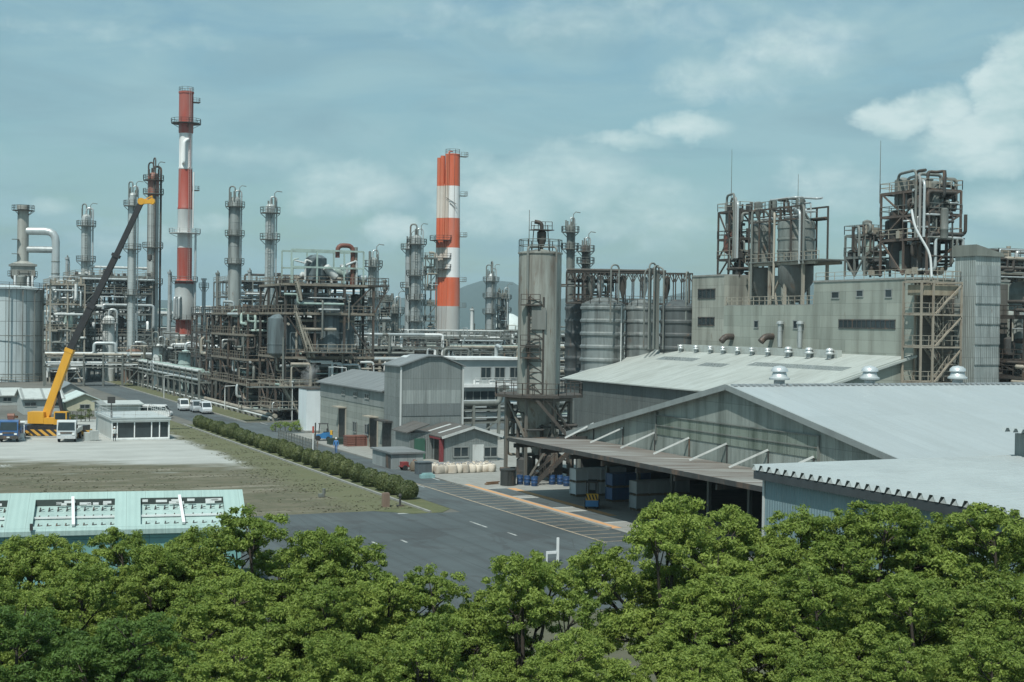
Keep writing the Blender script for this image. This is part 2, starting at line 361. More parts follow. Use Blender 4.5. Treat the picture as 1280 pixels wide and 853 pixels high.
# ------------------------------------------------------------------ generic plant pieces
def ngon(c, r, n, a0=0): return [Vector((c[0] + r * cos(a0 + 2 * pi * i / n), c[1] + r * sin(a0 + 2 * pi * i / n), c[2])) for i in range(n)]
def ring_platform(t, c, r_in, r_out, z, m=None, n=12, rail=True, a0=0):
    m = m or STEEL; c = Vector(c)
    b = MB(); i0 = ngon((c.x, c.y, z), r_in, n, a0); o0 = ngon((c.x, c.y, z), r_out, n, a0)
    up = Vector((0, 0, .14)); vs = i0 + o0 + [v + up for v in i0] + [v + up for v in o0]
    for i in range(n):
        k = (i + 1) % n
        b.add([vs[i], vs[k], vs[n + k], vs[n + i], vs[2 * n + i], vs[2 * n + k], vs[3 * n + k], vs[3 * n + i]], [(0, 1, 2, 3), (4, 7, 6, 5), (2, 6, 7, 3)])
    for i in range(0, n, 3): b.bar(i0[i] - Vector((0, 0, 1.1)), o0[i], .12)
    pf = b.build('platform', m, t)
    if rail: MB().rail([v + up for v in o0], 1.15, 9, .09, True).build('railing', m, pf)
    return pf
def column(label, px, ytop, depth, wpx, ybase=472, plats=(), mat=None, pipe=1, crown=True, name='distillation_column', cat='column', topmat=None, lad=True, taper=1.0, pipemat=None, group='distillation columns of the plant', cone=None):
    """upright process column: shell with rings, ring platforms with railings, ladder, downcomer pipe, overhead nozzle"""
    mat = mat or GALV; g = aD(px, ytop, depth); base = Vector((g.x, g.y, 0)); k = F / depth; r = wpx / 2 / k; zt = g.z
    def zz(y): return aD(px, y, depth).z
    t = thing(name, label, cat, base, group)
    pr = [(r * 1.06, 0), (r * 1.06, 3)]
    if cone: pr += [(r * cone[1], 3), (r * cone[1], zz(cone[0])), (r, zz(cone[0]) + r * 1.2)]
    z = pr[-1][1] + .1
    while z < zt - r * .7:
        rr = r * (1 + (taper - 1) * z / zt); pr += [(rr, z), (rr, z + 2.6), (rr * 1.035, z + 2.62), (rr * 1.035, z + 2.8), (rr, z + 2.82)]; z += 2.9
    pr = [q for q in pr if q[1] < zt - r * .6] + [(r * taper, zt - r * .6), (r * taper * .8, zt - r * .25), (r * taper * .4, zt), (.01, zt + .05)]
    MB().lathe(base, pr, 20).build('shell', mat, t)
    a = -pi / 2 + random.uniform(-.8, .8)
    for y in plats: ring_platform(t, base, r * .9, r + 1.1, zz(y), topmat if (topmat and y == plats[0]) else STEEL, 12)
    if lad:
        b = MB(); u = Vector((cos(a), sin(a), 0)); s = Vector((-sin(a), cos(a), 0)) * .25; q = base + u * (r + .25)
        for e in (s, -s): b.bar(q + e + Vector((0, 0, 1)), q + e + Vector((0, 0, zt)), .07)
        for i in range(int(zt / .6)): b.bar(q - s + Vector((0, 0, 1 + i * .6)), q + s + Vector((0, 0, 1 + i * .6)), .05)
        for i in range(int(zt / 2.2)): b.tube([q + s * 1.5 + Vector((0, 0, 3 + i * 2.2)), q + u * .7 + Vector((0, 0, 3 + i * 2.2)), q - s * 1.5 + Vector((0, 0, 3 + i * 2.2))], .03, 4)
        b.build('ladder', STEEL, t)
    for i in range(pipe):
        a2 = [0.35, 2.7, -1.2][i % 3] + random.uniform(-.2, .2) - radians(YAW); u = Vector((cos(a2), sin(a2), 0)); rp = max(.16, r * random.uniform(.12, .2)); q = base + u * (r + rp + .15)
        MB().tube([base + Vector((0, 0, zt - .2)), base + Vector((0, 0, zt + 1.5 + i)), q + Vector((0, 0, zt + 1.5 + i)), q + Vector((0, 0, 2))], rp, 8, .9).build('overhead_pipe', pipemat or (ALU if i == 0 else STEEL), t)
    if crown:
        b = MB()
        for i in range(4):
            q = base + Vector((random.uniform(-r, r), random.uniform(-r, r), zt)); b.cyl(q - Vector((0, 0, 1)), q + Vector((0, 0, random.uniform(.6, 1.4))), .18, n=6)
        q = base + Vector((r * .8, -r * .3, zt)); b.tube([q, q + Vector((0, 0, 2.2)), q + Vector((.5, 0, 2.7)), q + Vector((1.6, 0, 2.6))], .09, 5)
        b.build('top_nozzles', topmat or STEEL, t)
    return t
def frame(mb, xs, ys, zs, w=.32, z0=0.0, brace=.35, seed=1):
    rnd = random.Random(seed)
    for x in xs:
        for y in ys: mb.bb((x - w / 2, y - w / 2, z0), (x + w / 2, y + w / 2, zs[-1]))
    for z in zs:
        for x in xs: mb.bb((x - w * .4, ys[0], z - w * 1.1), (x + w * .4, ys[-1], z - .02))
        for y in ys: mb.bb((xs[0], y - w * .4, z - w * 1.05), (xs[-1], y + w * .4, z - .03))
    lv = [z0] + list(zs)
    for a, b in zip(lv, lv[1:]):
        for x1, x2 in zip(xs, xs[1:]):
            if rnd.random() < brace: mb.bar((x1, ys[0], a), (x2, ys[0], b), .18) if rnd.random() < .5 else mb.bar((x2, ys[0], a), (x1, ys[0], b), .18)
        for y1, y2 in zip(ys, ys[1:]):
            if rnd.random() < brace: mb.bar((xs[0], y1, a), (xs[0], y2, b), .18) if rnd.random() < .5 else mb.bar((xs[0], y2, a), (xs[0], y1, b), .18)
def drum(c, r, h, n=16):                     # profile of an upright vessel with dished heads
    return MB().lathe(c, [(.05, 0), (r * .6, .12 * r), (r, .4 * r), (r, h * .3), (r * 1.03, h * .3 + .02), (r * 1.03, h * .3 + .2), (r, h * .3 + .22), (r, h - .4 * r), (r * .6, h - .12 * r), (.05, h)], n)
def hdrum(p, q, r):
    d = (Vector(q) - Vector(p)).normalized(); b = MB(); b.cyl(p, q, r, n=14); b.cyl(q, Vector(q) + d * r * .4, r, r * .4, 14); b.cyl(p, Vector(p) - d * r * .4, r, r * .4, 14); return b
def runs(rnd, x0, x1, y0, y1, z0, z1, n=4):  # orthogonal pipe route inside a block
    p = Vector((rnd.uniform(x0, x1), rnd.uniform(y0, y1), rnd.uniform(z0, z1))); pts = [p.copy()]; last = -1
    for i in range(n):
        ax = rnd.choice([a for a in (0, 1, 2) if a != last]); last = ax; lo, hi = ((x0, x1), (y0, y1), (z0, z1))[ax]
        q = p.copy(); q[ax] = rnd.uniform(lo, hi)
        if abs(q[ax] - p[ax]) < .8: q[ax] = lo if p[ax] - lo > hi - p[ax] else hi
        pts.append(q.copy()); p = q
    return pts
def module(name, label, cat, x0, x1, y0, y1, zs, nx, ny, seed, pipes=20, vessels=6, m=None, z0=0.0, rmax=.3, clutter=60, brace=.35, w=.32, group=None, pm=None, top=None, railh=True, railm=None, vr=None, decks=None):
    """open steel process frame: columns and beams, decks and railings per storey, vessels, pipe runs and small fittings"""
    rnd = random.Random(seed); m = m or RUST; pm = pm or [STEEL, RUST, ALU, BEIGE, STEEL, MINTG]
    t = thing(name, label, cat, ((x0 + x1) / 2, (y0 + y1) / 2, z0), group)
    xs = [x0 + (x1 - x0) * i / nx for i in range(nx + 1)]; ys = [y0 + (y1 - y0) * i / ny for i in range(ny + 1)]
    b = MB(); frame(b, xs, ys, zs, w, z0, brace, seed); b.build('steel_frame', m, t)
    for z in zs:
        d = MB()
        for i in range(nx):
            for j in range(ny):
                if rnd.random() < .82 or z == zs[-1]: d.bb((xs[i] + .02, ys[j] + .02, z), (xs[i + 1] - .02, ys[j + 1] - .02, z + .09))
        if d.v:
            dk = d.build('deck', m, t)
            if railh: MB().rail([(x0 - .1, y0 - .1, z + .1), (x1 + .1, y0 - .1, z + .1), (x1 + .1, y1 + .1, z + .1), (x0 - .1, y1 + .1, z + .1)], 1.1, 1.8, .075, True).build('railing', railm or rnd.choice([m, BEIGE, STEEL]), dk)
            if railm:
                e = MB(); e.bb((x0 - .22, y0 - .24, z - .22), (x1 + .22, y0 - .18, z + .12)); e.bb((x0 - .26, y0 - .18, z - .22), (x0 - .2, y1 + .2, z + .12)); e.build('lit_deck_edge', railm, dk)  # paler fascia: the lit rim of the deck put into its colour
    lv = [z0] + list(zs)
    for i in range(vessels):
        k = rnd.randrange(len(lv) - 1) if len(lv) > 1 else 0; a, c = lv[k], lv[k + 1] if k + 1 < len(lv) else lv[k] + 4
        r = rnd.uniform(*(vr or (.5, 1.3))); x = rnd.uniform(x0 + r, x1 - r); y = rnd.uniform(y0 + r, y1 - r)
        if rnd.random() < .55: drum((x, y, a + .3), r, min(c - a - .5, r * 3.6)).build('vessel', rnd.choice([STEEL, MINTG, GALV, DARK, RUST]), t)
        else: hdrum((x - r, y, a + r + .5), (min(x1, x + r * 3), y, a + r + .5), r * .8).build('drum', rnd.choice([ALU, STEEL, RUST]), t)
    for i in range(pipes):
        r = rnd.uniform(.08, rmax); k = rnd.randrange(len(lv) - 1) if len(lv) > 1 else 0
        a = lv[k] + .6; c = (lv[k + 1] if k + 1 < len(lv) else lv[k] + 4) + rnd.choice([0, 0, 3])
        MB().tube(runs(rnd, x0 - .3, x1 + .3, y0 - .5, y1 * .5 + y0 * .5, a, min(c, zs[-1] + 2.2), rnd.choice([3, 4, 5])), r, 6, r * 2.2).build('pipe', rnd.choice(pm), t)
    b = MB()
    for i in range(clutter):
        x, y = rnd.uniform(x0, x1), rnd.uniform(y0, y0 + (y1 - y0) * .6); z = rnd.choice(lv) + .1; s = rnd.uniform(.25, .8)
        if rnd.random() < .5: b.cyl((x, y, z), (x, y, z + s * 2), s * .4, n=7)
        else: b.box((x, y, z + s * .6), (s, s * .8, s * 1.2))
    if b.v: b.build('fittings', rnd.choice([STEEL, BEIGE, DARK]), t, 'stuff')
    return t
def pipe_rack(label, p, q, zs, wid, bays, seed, n=7, m=None, group='pipe racks crossing the plant', name='pipe_rack'):
    """long trestle of portals carrying several tiers of parallel pipes from p to q"""
    rnd = random.Random(seed); m = m or STEEL; p = Vector((*p, 0)); q = Vector((*q, 0)); d = (q - p); L = d.length; d.normalize(); s = Vector((-d.y, d.x, 0))
    t = thing(name, label, 'pipe rack', p, group); b = MB()
    for i in range(bays + 1):
        c = p + d * (L * i / bays)
        for k in (-.5, .5): b.bar(c + s * wid * k, c + s * wid * k + Vector((0, 0, zs[-1] + .6)), .34)
        for z in zs: b.bar(c - s * wid * .55 + Vector((0, 0, z)), c + s * wid * .55 + Vector((0, 0, z)), .3)
        if i % 3 == 1: b.bar(c - s * wid * .5, p + d * (L * (i + 1) / bays if i < bays else L) - s * wid * .5 + Vector((0, 0, zs[0])), .16)
    for z in zs:
        for k in (-.5, .5): b.bar(p + s * wid * k + Vector((0, 0, z - .35)), q + s * wid * k + Vector((0, 0, z - .35)), .22)
    b.build('trestle', m, t)
    for z in zs:
        for i in range(n):
            r = rnd.choice([.1, .14, .2, .28, .36]); k = -.46 + .92 * i / (n - 1); f0, f1 = rnd.choice([(0, 1), (0, 1), (0, rnd.uniform(.4, .9)), (rnd.uniform(.1, .6), 1)])
            a = p + d * L * f0 + s * wid * k + Vector((0, 0, z + .15 + r)); c = p + d * L * f1 + s * wid * k + Vector((0, 0, z + .15 + r)); pts = [a, c]
            if f1 < 1: pts += [c + Vector((0, 0, rnd.choice([-1.5, 2.0, 2.5]))), c + Vector((0, 0, rnd.choice([-1.5, 2.0]))) - s * 2]
            elif rnd.random() < .4:          # expansion loop
                e = a.lerp(c, rnd.uniform(.3, .7)); u = Vector((0, 0, rnd.uniform(1.2, 2.5))); w2 = d * rnd.uniform(1, 2.5); pts = [a, e - w2, e - w2 + u, e + w2 + u, e + w2, c]
            MB().tube(pts, r, 7, r * 2).build('pipe', rnd.choice([ALU, PALE, STEEL, ALU, BEIGE, MINTG]), t)
    return t
# ------------------------------------------------------------------ striped chimneys
RED = (.33, .058, .036); WHT = (.68, .70, .69); GRY = (.33, .36, .355); ORG_ = (.58, .115, .045)
def chimney_one():
    D = 384.0; g = aD(233, 115, D); base = Vector((g.x, g.y, 0)); k = F / D
    zz = lambda y: aD(230, y, D).z
    t = thing('striped_chimney', 'tall slim red and white banded chimney, the highest of the plant', 'chimney', base)
    bands = [(-1, GRY), (zz(418), RED), (zz(400), GRY), (zz(355), RED), (zz(310), WHT), (zz(262), RED), (zz(212), WHT), (zz(167), RED)]
    m = W('red_and_white_chimney', WHT, (.30, .27, .25), .45, .0, .55, bands=bands, sc=.5); zt = zz(115)
    MB().lathe(base, [(2.5, 0), (2.4, zz(420)), (2.2, zz(419)), (2.2, zz(401)), (2.75, zz(400)), (2.75, zz(374)), (2.55, zz(372)), (2.55, zz(352)), (1.98, zz(349)), (1.95, zz(262)), (2.02, zz(261.5)), (2.02, zz(260)), (1.9, zz(259)), (1.82, zz(212)), (1.9, zz(211.5)), (1.9, zz(210)), (1.75, zz(209)), (1.75, zz(167)), (1.95, zz(166)), (1.9, zt - .6), (2.05, zt - .5), (2.05, zt), (1.7, zt), (1.7, zt - 2)], 28).build('shaft', m, t)
    for y, r in ((155, 4.0), (292, 4.2)): ring_platform(t, base, 1.85, r, zz(y), PALE if y == 292 else RUST, 12)
    for y in (128, 238): 
        b = MB(); b.bb((base.x + 1.6, base.y - 1.2, zz(y)), (base.x + 3.6, base.y + .9, zz(y) + .15)); b.rail([(base.x + 1.7, base.y - 1.1, zz(y) + .1), (base.x + 3.5, base.y - 1.1, zz(y) + .1), (base.x + 3.5, base.y + .8, zz(y) + .1)], 1.1, 1); b.build('landing', RUST, t)
    for y in (352, 400): ring_platform(t, base, 2.2, 3.6, zz(y), STEEL, 12)
    b = MB(); b.bar(base + Vector((.5, -2.35, 2)), base + Vector((.45, -1.95, zt + 1)), .09); b.bar(base + Vector((1.0, -2.25, 2)), base + Vector((.9, -1.85, zt + 1)), .09)
    for i in range(110): z = 3 + i * .62; b.bar(base + Vector((.5, -2.3 + i * .004, z)), base + Vector((1, -2.2 + i * .004, z)), .06)
    b.build('ladder', W('chimney_ladder', (.5, .33, .3), None, .5, .2), t)
    MB().tube([base + Vector((-.9, -1.4, zz(205))), base + Vector((-.9, -2.5, zz(205))), base + Vector((-.9, -2.5, zz(178))), base + Vector((.2, -2.1, zz(175))), base + Vector((.2, -1.2, zz(175)))], .42, 10, 1.2).build('bypass_pipe', WHITE, t)
    MB().tube([base + Vector((1.9, -1.1, zz(285))), base + Vector((2.0, -1.2, zz(215)))], .22, 8).build('riser_pipe', WHITE, t)
    MB().tube([base + Vector((2.6, -1.6, 4)), base + Vector((2.6, -1.6, zz(290)))], .3, 8).build('riser_pipe', ALU, t)
    for dx in (-.6, .6): MB().tube([base + Vector((dx - 2.6, -2.0, zz(398))), base + Vector((dx - 2.6, -3.2, zz(398))), base + Vector((dx - 2.6, -3.2, zz(372))), base + Vector((dx - 1.8, -2, zz(372)))], .35, 8, 1.0).build('side_pipe', ALU, t)
    b = MB(); b.rail([v for v in ngon((base.x, base.y, zt), 1.95, 8)], 1.2, 9, .08, True); b.build('top_railing', STEEL, t)
chimney_one()
def chimney_two():
    D = 372.0; g = aD(566, 193, D); base = Vector((g.x, g.y, 0)); zz = lambda y: aD(562, y, D).z; zt = zz(193)
    t = thing('striped_chimney', 'orange red and white banded chimney with narrow flues strapped to its side', 'chimney', base)
    B = lambda o, w, g_: [(-1, g_), (zz(383), o), (zz(347), w), (zz(310), o), (zz(273), w), (zz(233), o)]
    m1 = W('orange_and_white_chimney', WHT, (.42, .36, .33), .3, 0, .5, bands=B(ORG_, (.74, .75, .74), (.42, .43, .41)), sc=.5)
    m2 = W('faded_flue_paint', WHT, (.34, .22, .14), .4, 0, .6, bands=B(ORG_, (.58, .53, .47), (.36, .37, .36)), sc=.7)
    MB().lathe(base, [(2.5, 0), (2.45, 12), (1.9, zt - .3), (1.98, zt - .3), (1.98, zt), (1.5, zt), (1.5, zt - 2)], 28).build('shaft', m1, t)
    lf = Vector((-cos(radians(YAW)), sin(radians(YAW)), 0)); bk = Vector((-sin(radians(YAW)), -cos(radians(YAW)), 0))
    for i, (a, f, r, dz) in enumerate(((2.55, .5, .62, .5), (3.5, .1, .55, 1.0), (1.4, 1.6, .3, .2), (2.0, 1.2, .22, 8))):
        c = base + lf * a + bk * f; MB().lathe(c, [(r * 1.2, 0), (r * 1.15, 12), (r, zt - dz), (r * .8, zt - dz)], 12).build('flue', m2, t)
    for y in (300, 320, 340): ring_platform(t, base + lf * 2.4, 1.5, 3.4, zz(y + random.uniform(-4, 4)), RUST, 10)
    for y in (196, 245, 296, 352, 384):
        b = MB(); c = base - lf * 2.0; b.box((c.x + .7, c.y - .3, zz(y)), (2.0, 1.6, .14)); b.rail([(c.x - .2, c.y - 1.1, zz(y)), (c.x + 1.7, c.y - 1.1, zz(y)), (c.x + 1.7, c.y + .4, zz(y))], 1.1, 1); b.build('landing', STEEL, t)
    b = MB(); q = base + bk * 2.3 - lf * .4
    for e in (-.25, .25): b.bar(q + lf * e + Vector((0, 0, 2)), q + lf * e - bk * .5 + Vector((0, 0, zt)), .08)
    b.bar(base + bk * 2.2 - lf * 1.2 + Vector((0, 0, zz(262))), base + bk * 2.2 - lf * -.6 + Vector((0, 0, zz(254))), .12); b.bar(base + bk * 2.2 - lf * 1.2 + Vector((0, 0, zz(256))), base + bk * 2.2 + lf * 1.5 + Vector((0, 0, zz(248))), .12)
    b.build('ladder', RUST, t)
    MB().tube([base + bk * 2.1 + lf * 1.2 + Vector((0, 0, 6)), base + bk * 2.0 + lf * .9 + Vector((0, 0, zt + .6)), base + bk + Vector((0, 0, zt + .6))], .16, 6, .6).build('riser_pipe', m2, t)
    b = MB(); b.rail(ngon((base.x, base.y, zt), 1.95, 8), 1.2, 9, .08, True); b.build('top_railing', STEEL, t)
chimney_two()
# ------------------------------------------------------------------ columns against the sky
PG = W('pale_column_cladding', (.42, .46, .455), (.17, .19, .185), .5, .08, .45, .2)
column('pale grey distillation column behind the crane boom with hooped pipes at its top', 108, 268, 345, 12, plats=(283, 327, 377), mat=PG, pipe=2)
column('slender grey column whose head shows just left of the crane tip', 166, 241, 330, 10, plats=(258, 312, 369), mat=PG, pipe=2, crown=True)
column('grey column with rusty red head beside the crane tip', 192, 216, 350, 14, plats=(226, 243, 310, 355), mat=W('column_with_rusty_head', (.34, .37, .36), (.16, .13, .11), .6, .15, .5, bands=[(-1, (.34, .37, .36)), (aD(192, 246, 350).z, (.24, .10, .07))]), pipe=3, topmat=RUST, pipemat=RUST)
column('dark weathered column with caged ladder right of the tall chimney', 294, 246, 345, 13, plats=(259, 295, 330), mat=W('dirty_column', (.27, .30, .29), (.07, .075, .07), .8, .3, .6), pipe=2, cone=(330, 1.15))
column('light grey column rising behind the green pipe gantry of the process tower', 338, 255, 300, 12, plats=(267, 300), mat=PG, pipe=1)
column('dark capped column standing just right of the big process tower', 466, 322, 290, 11, plats=(334, 372, 400), mat=W('dirty_column', (.27, .30, .29)), pipe=1)
column('short stubby grey column between the process tower and the twin columns', 494, 380, 300, 10, plats=(392, 415), mat=STEEL, pipe=1)
column('taller of the twin grey columns left of the orange chimney', 521, 294, 330, 13, plats=(306, 345, 375, 402), mat=W('ringed_grey_column', (.30, .33, .325), (.1, .11, .105), .6, .12, .5), pipe=2)
column('slimmer partner column leaning close to the taller twin left of the orange chimney', 511, 303, 338, 8, plats=(312, 360), mat=GALV, pipe=1)
column('stepped far column right of the orange chimney, bristling with pipes', 614, 342, 420, 11, plats=(352, 372, 392), mat=GALV, pipe=3, ybase=430)
column('small far column in front of the white domed tank', 631, 366, 430, 8, plats=(374, 390), mat=STEEL, pipe=1)
column('slim column with ringed head left behind the silo gallery', 713, 281, 300, 9, plats=(291, 312), mat=STEEL, pipe=1)
column('stubby column with double platform behind the silo gallery', 732, 306, 295, 9, plats=(315, 330), mat=RUST, pipe=1)
column('thick plain column behind pipes between the tank and the crane', 136, 395, 335, 15, plats=(405,), mat=PALE, pipe=1, crown=False)
column('rust brown squat tower beside the road under the red topped column', 167, 436, 330, 24, plats=(440,), mat=W('brown_rust_shell', (.17, .10, .07), (.06, .04, .03), .6, .5, .8), pipe=1, crown=False, name='squat_tower', group='short towers along the road')
column('pale green upright vessel at the foot of the tall chimney', 232, 438, 290, 18, plats=(440,), mat=W('pale_green_vessel', (.36, .46, .43), (.12, .14, .13), .5, .1), pipe=1, crown=False, name='upright_vessel', group='short towers along the road')
column('pale vessel with white pipe bends between brown tower and green vessel', 198, 430, 300, 13, plats=(433, 455), mat=PALE, pipe=2, crown=True, name='upright_vessel', group='short towers along the road')
def lattice(label, px0, px1, ytop, depth, seed, hts=5):
    a = aD(px0, ytop, depth); b = aD(px1, ytop, depth); zs = [a.z * (i + 1) / hts for i in range(hts)]
    return module('lattice_tower', label, 'lattice tower', a.x, max(b.x, a.x + 3), a.y, a.y + 4, zs, 1, 1, seed, 14, 5, STEEL, clutter=40, brace=.9, w=.25, vr=(.4, .9), group='open lattice towers')
lattice('open lattice tower stuffed with piping left of the orange chimney', 532, 548, 322, 345, 5, 8)
lattice('low lattice tower with pipe bends right of the process tower', 475, 489, 376, 310, 6, 5)
lattice('lattice stair tower beside the stepped far column', 622, 630, 372, 425, 8, 6)
def vent_stack(label, px, ytop, D, w):
    g = aD(px, ytop, D); r = w / 2 * D / F; b = Vector((g.x, g.y, 0)); t = thing('vent_stack', label, 'vent stack', b, 'slim vent stacks on the skyline')
    MB().lathe(b, [(r * 1.5, 0), (r * 1.3, g.z * .6), (r, g.z * .62), (r, g.z - .6), (r * 1.4, g.z - .5), (r * 1.4, g.z)], 12).build('shaft', random.choice([GALV, STEEL, PALE]), t)
    if int(px) % 2: ring_platform(t, b, r, r + .8, g.z - 2.6, STEEL, 8)
    else: MB().tube([b + Vector((r + .2, 0, g.z * .5)), b + Vector((r + .2, 0, g.z - 1)), b + Vector((0, 0, g.z + .8)), b + Vector((0, 0, g.z - .2))], .1, 6, .5).build('loop_pipe', STEEL, t)
for lab, px, y, D, w in (('slim vent stack between the side duct and the hooped column', 84, 322, 372, 4), ('pale vent stack just left of the crane boom', 127, 338, 380, 5), ('short vent stack between the boom and the slender column', 147, 345, 366, 4), ('thin vent stack left of the tall chimney', 212, 340, 392, 4), ('vent stack just right of the tall chimney', 255, 348, 392, 5), ('slim vent stack left of the dark weathered column', 272, 341, 380, 4), ('vent stack between the dark weathered column and the green gantry', 312, 338, 372, 4), ('thin vent stack right of the capped column', 481, 350, 380, 4), ('low vent stack left of the stepped far column', 590, 386, 420, 4), ('slim vent stack between the stepped and small far columns', 624, 362, 440, 3)): vent_stack(lab, px, y, D, w)
# white domed tank far off
p = aD(632, 408, 640)
t = thing('domed_tank', 'white domed storage tank far behind the small columns', 'tank', (p.x, p.y, 0))
MB().lathe((p.x, p.y, 0), [(9, 0), (9, 14), (8.6, 14.6), (6.5, 17.2), (3.5, 19), (.1, 19.6)], 28).build('shell', W('far_white_tank', (.6, .66, .64), None, .2), t)
# ------------------------------------------------------------------ big tank and flare stack at the left edge
D = 330; p = aD(6, 476, D); base = Vector((p.x, p.y, 0)); zt = aD(6, 362, D).z; TM = 0
m, tt, pp = newmat('seamed_tank_cladding')
tc = tt.new('ShaderNodeTexCoord').outputs['Object']; xyz = tt.new('ShaderNodeSeparateXYZ', i_0=tc)
uu = tt.math('MULTIPLY', tt.math('ARCTAN2', xyz.outputs[1], xyz.outputs[0]), 8.4); uv = tt.new('ShaderNodeCombineXYZ', i_0=uu, i_1=xyz.outputs[2]).outputs[0]
b = tt.new('ShaderNodeTexBrick', i_Vector=uv, i_Scale=1.0, offset=0.0); b.inputs['Brick Width'].default_value = 2.3; b.inputs['Row Height'].default_value = 4.6; b.inputs['Mortar Size'].default_value = .06
b.inputs['Color1'].default_value = (.50, .57, .58, 1); b.inputs['Color2'].default_value = (.42, .49, .50, 1); b.inputs['Mortar'].default_value = (.13, .15, .15, 1)
c = tt.mix(tt.math('MULTIPLY', tt.ramp(tt.noise(tc, .9, 5, .6, (1, 1, .1)), .48, .72), .5), b.outputs[0], (.52, .56, .56)); c = tt.mix(tt.math('MULTIPLY', tt.ramp(tt.noise(tc, .7, 5, .6, (1, 1, .12)), .55, .75), .5), c, (.16, .16, .15))
tt.l.new(c, pp.inputs['Base Color']); pp.inputs['Roughness'].default_value = .45
t = thing('storage_tank', 'huge grey seamed storage tank cut by the left edge of the view', 'tank', base)
MB().lathe(base, [(8.5, 0), (8.5, zt - .6), (8.6, zt - .6), (8.6, zt), (6, zt + .8), (.1, zt + 1.2)], 48).build('shell', m, t)
pf = ring_platform(t, base, 8.4, 9.6, zt + .2, RUST, 24)
b = MB()
for i in range(9): a = -pi / 2 + (i - 4) * .33; q = base + Vector((9.3 * cos(a), 9.3 * sin(a), 0)); b.bar(q, q + Vector((0, 0, zt)), .22)
for z in (1.8, zt * .5): b.tube([base + Vector((9.2 * cos(-pi + i * .2), 9.2 * sin(-pi + i * .2), z)) for i in range(17)], .1, 5)
b.build('stiffener_posts', STEEL, t)
b = MB(); b.rail(ngon((base.x, base.y, 0), 10.5, 22), 1.2, 3, .1, True); b.build('base_railing', BEIGE, t)
for dx in (-4, 3): b = drum((base.x + dx, base.y - 4, zt + .3), 1.0, 3, 12).build('roof_vessel', STEEL, t)
D = 344; q = aD(27, 480, D); base = Vector((q.x, q.y, 0)); zz = lambda y: aD(27, y, D).z; kk = D / F
t = thing('flare_stack', 'weathered stack with railed crown and two big side ducts above the storage tank', 'stack', base)
MB().lathe(base, [(2.2, 0), (2.2, zz(350)), (2.7, zz(348)), (2.7, zz(330)), (1.35, zz(327)), (1.3, zz(262)), (1.45, zz(262)), (1.45, zz(257)), (1.1, zz(257))], 20).build('shaft', W('stack_sheet', (.33, .34, .31), (.14, .12, .1), .6, .2), t)
ring_platform(t, base, 1.2, 2.6, zz(264), RUST, 10); ring_platform(t, base, 2.2, 3.4, zz(346), RUST, 10)
b = MB(); b.box((base.x, base.y - .3, zz(338)), (5.2, 5.2, 3.0)); b.box((base.x, base.y - .3, zz(332)), (6.0, 6.0, .5)); b.build('hood', W('stack_hood', (.24, .245, .22), None, .6, .3), t)
b = MB()
for i in range(5): b.cyl((base.x - 2 + i, base.y - 2.9, zz(376)), (base.x - 2 + i, base.y - 2.9, zz(345)), .28, n=8)
b.build('vertical_pipes', WHITE, t)
R_ = CM @ Vector((1, 0, 0)); rt = Vector((R_.x, R_.y, 0)).normalized()
e = base + rt * (41 * kk)
MB().tube([base + Vector((0, 0, zz(289))), e + Vector((0, 0, zz(289))), e + Vector((0, 0, 1))], .95, 14, 2.6).build('side_duct', ALU, t)
MB().tube([base + Vector((0, 0, zz(312))), e + Vector((0, 0, zz(312)))], .8, 12).build('side_duct', GALV, t)
b = MB()
for i in range(8): z = zz(312) - 2.9 * i - 3; b.lathe(e, [(1.02, z), (1.02, z + .25)], 14)
for yy in (300, 318, 330): b.box((base.x - 1.8, base.y - 1, zz(yy)), (1.6, 1.6, .12))
b.build('duct_flanges', STEEL, t, 'stuff')
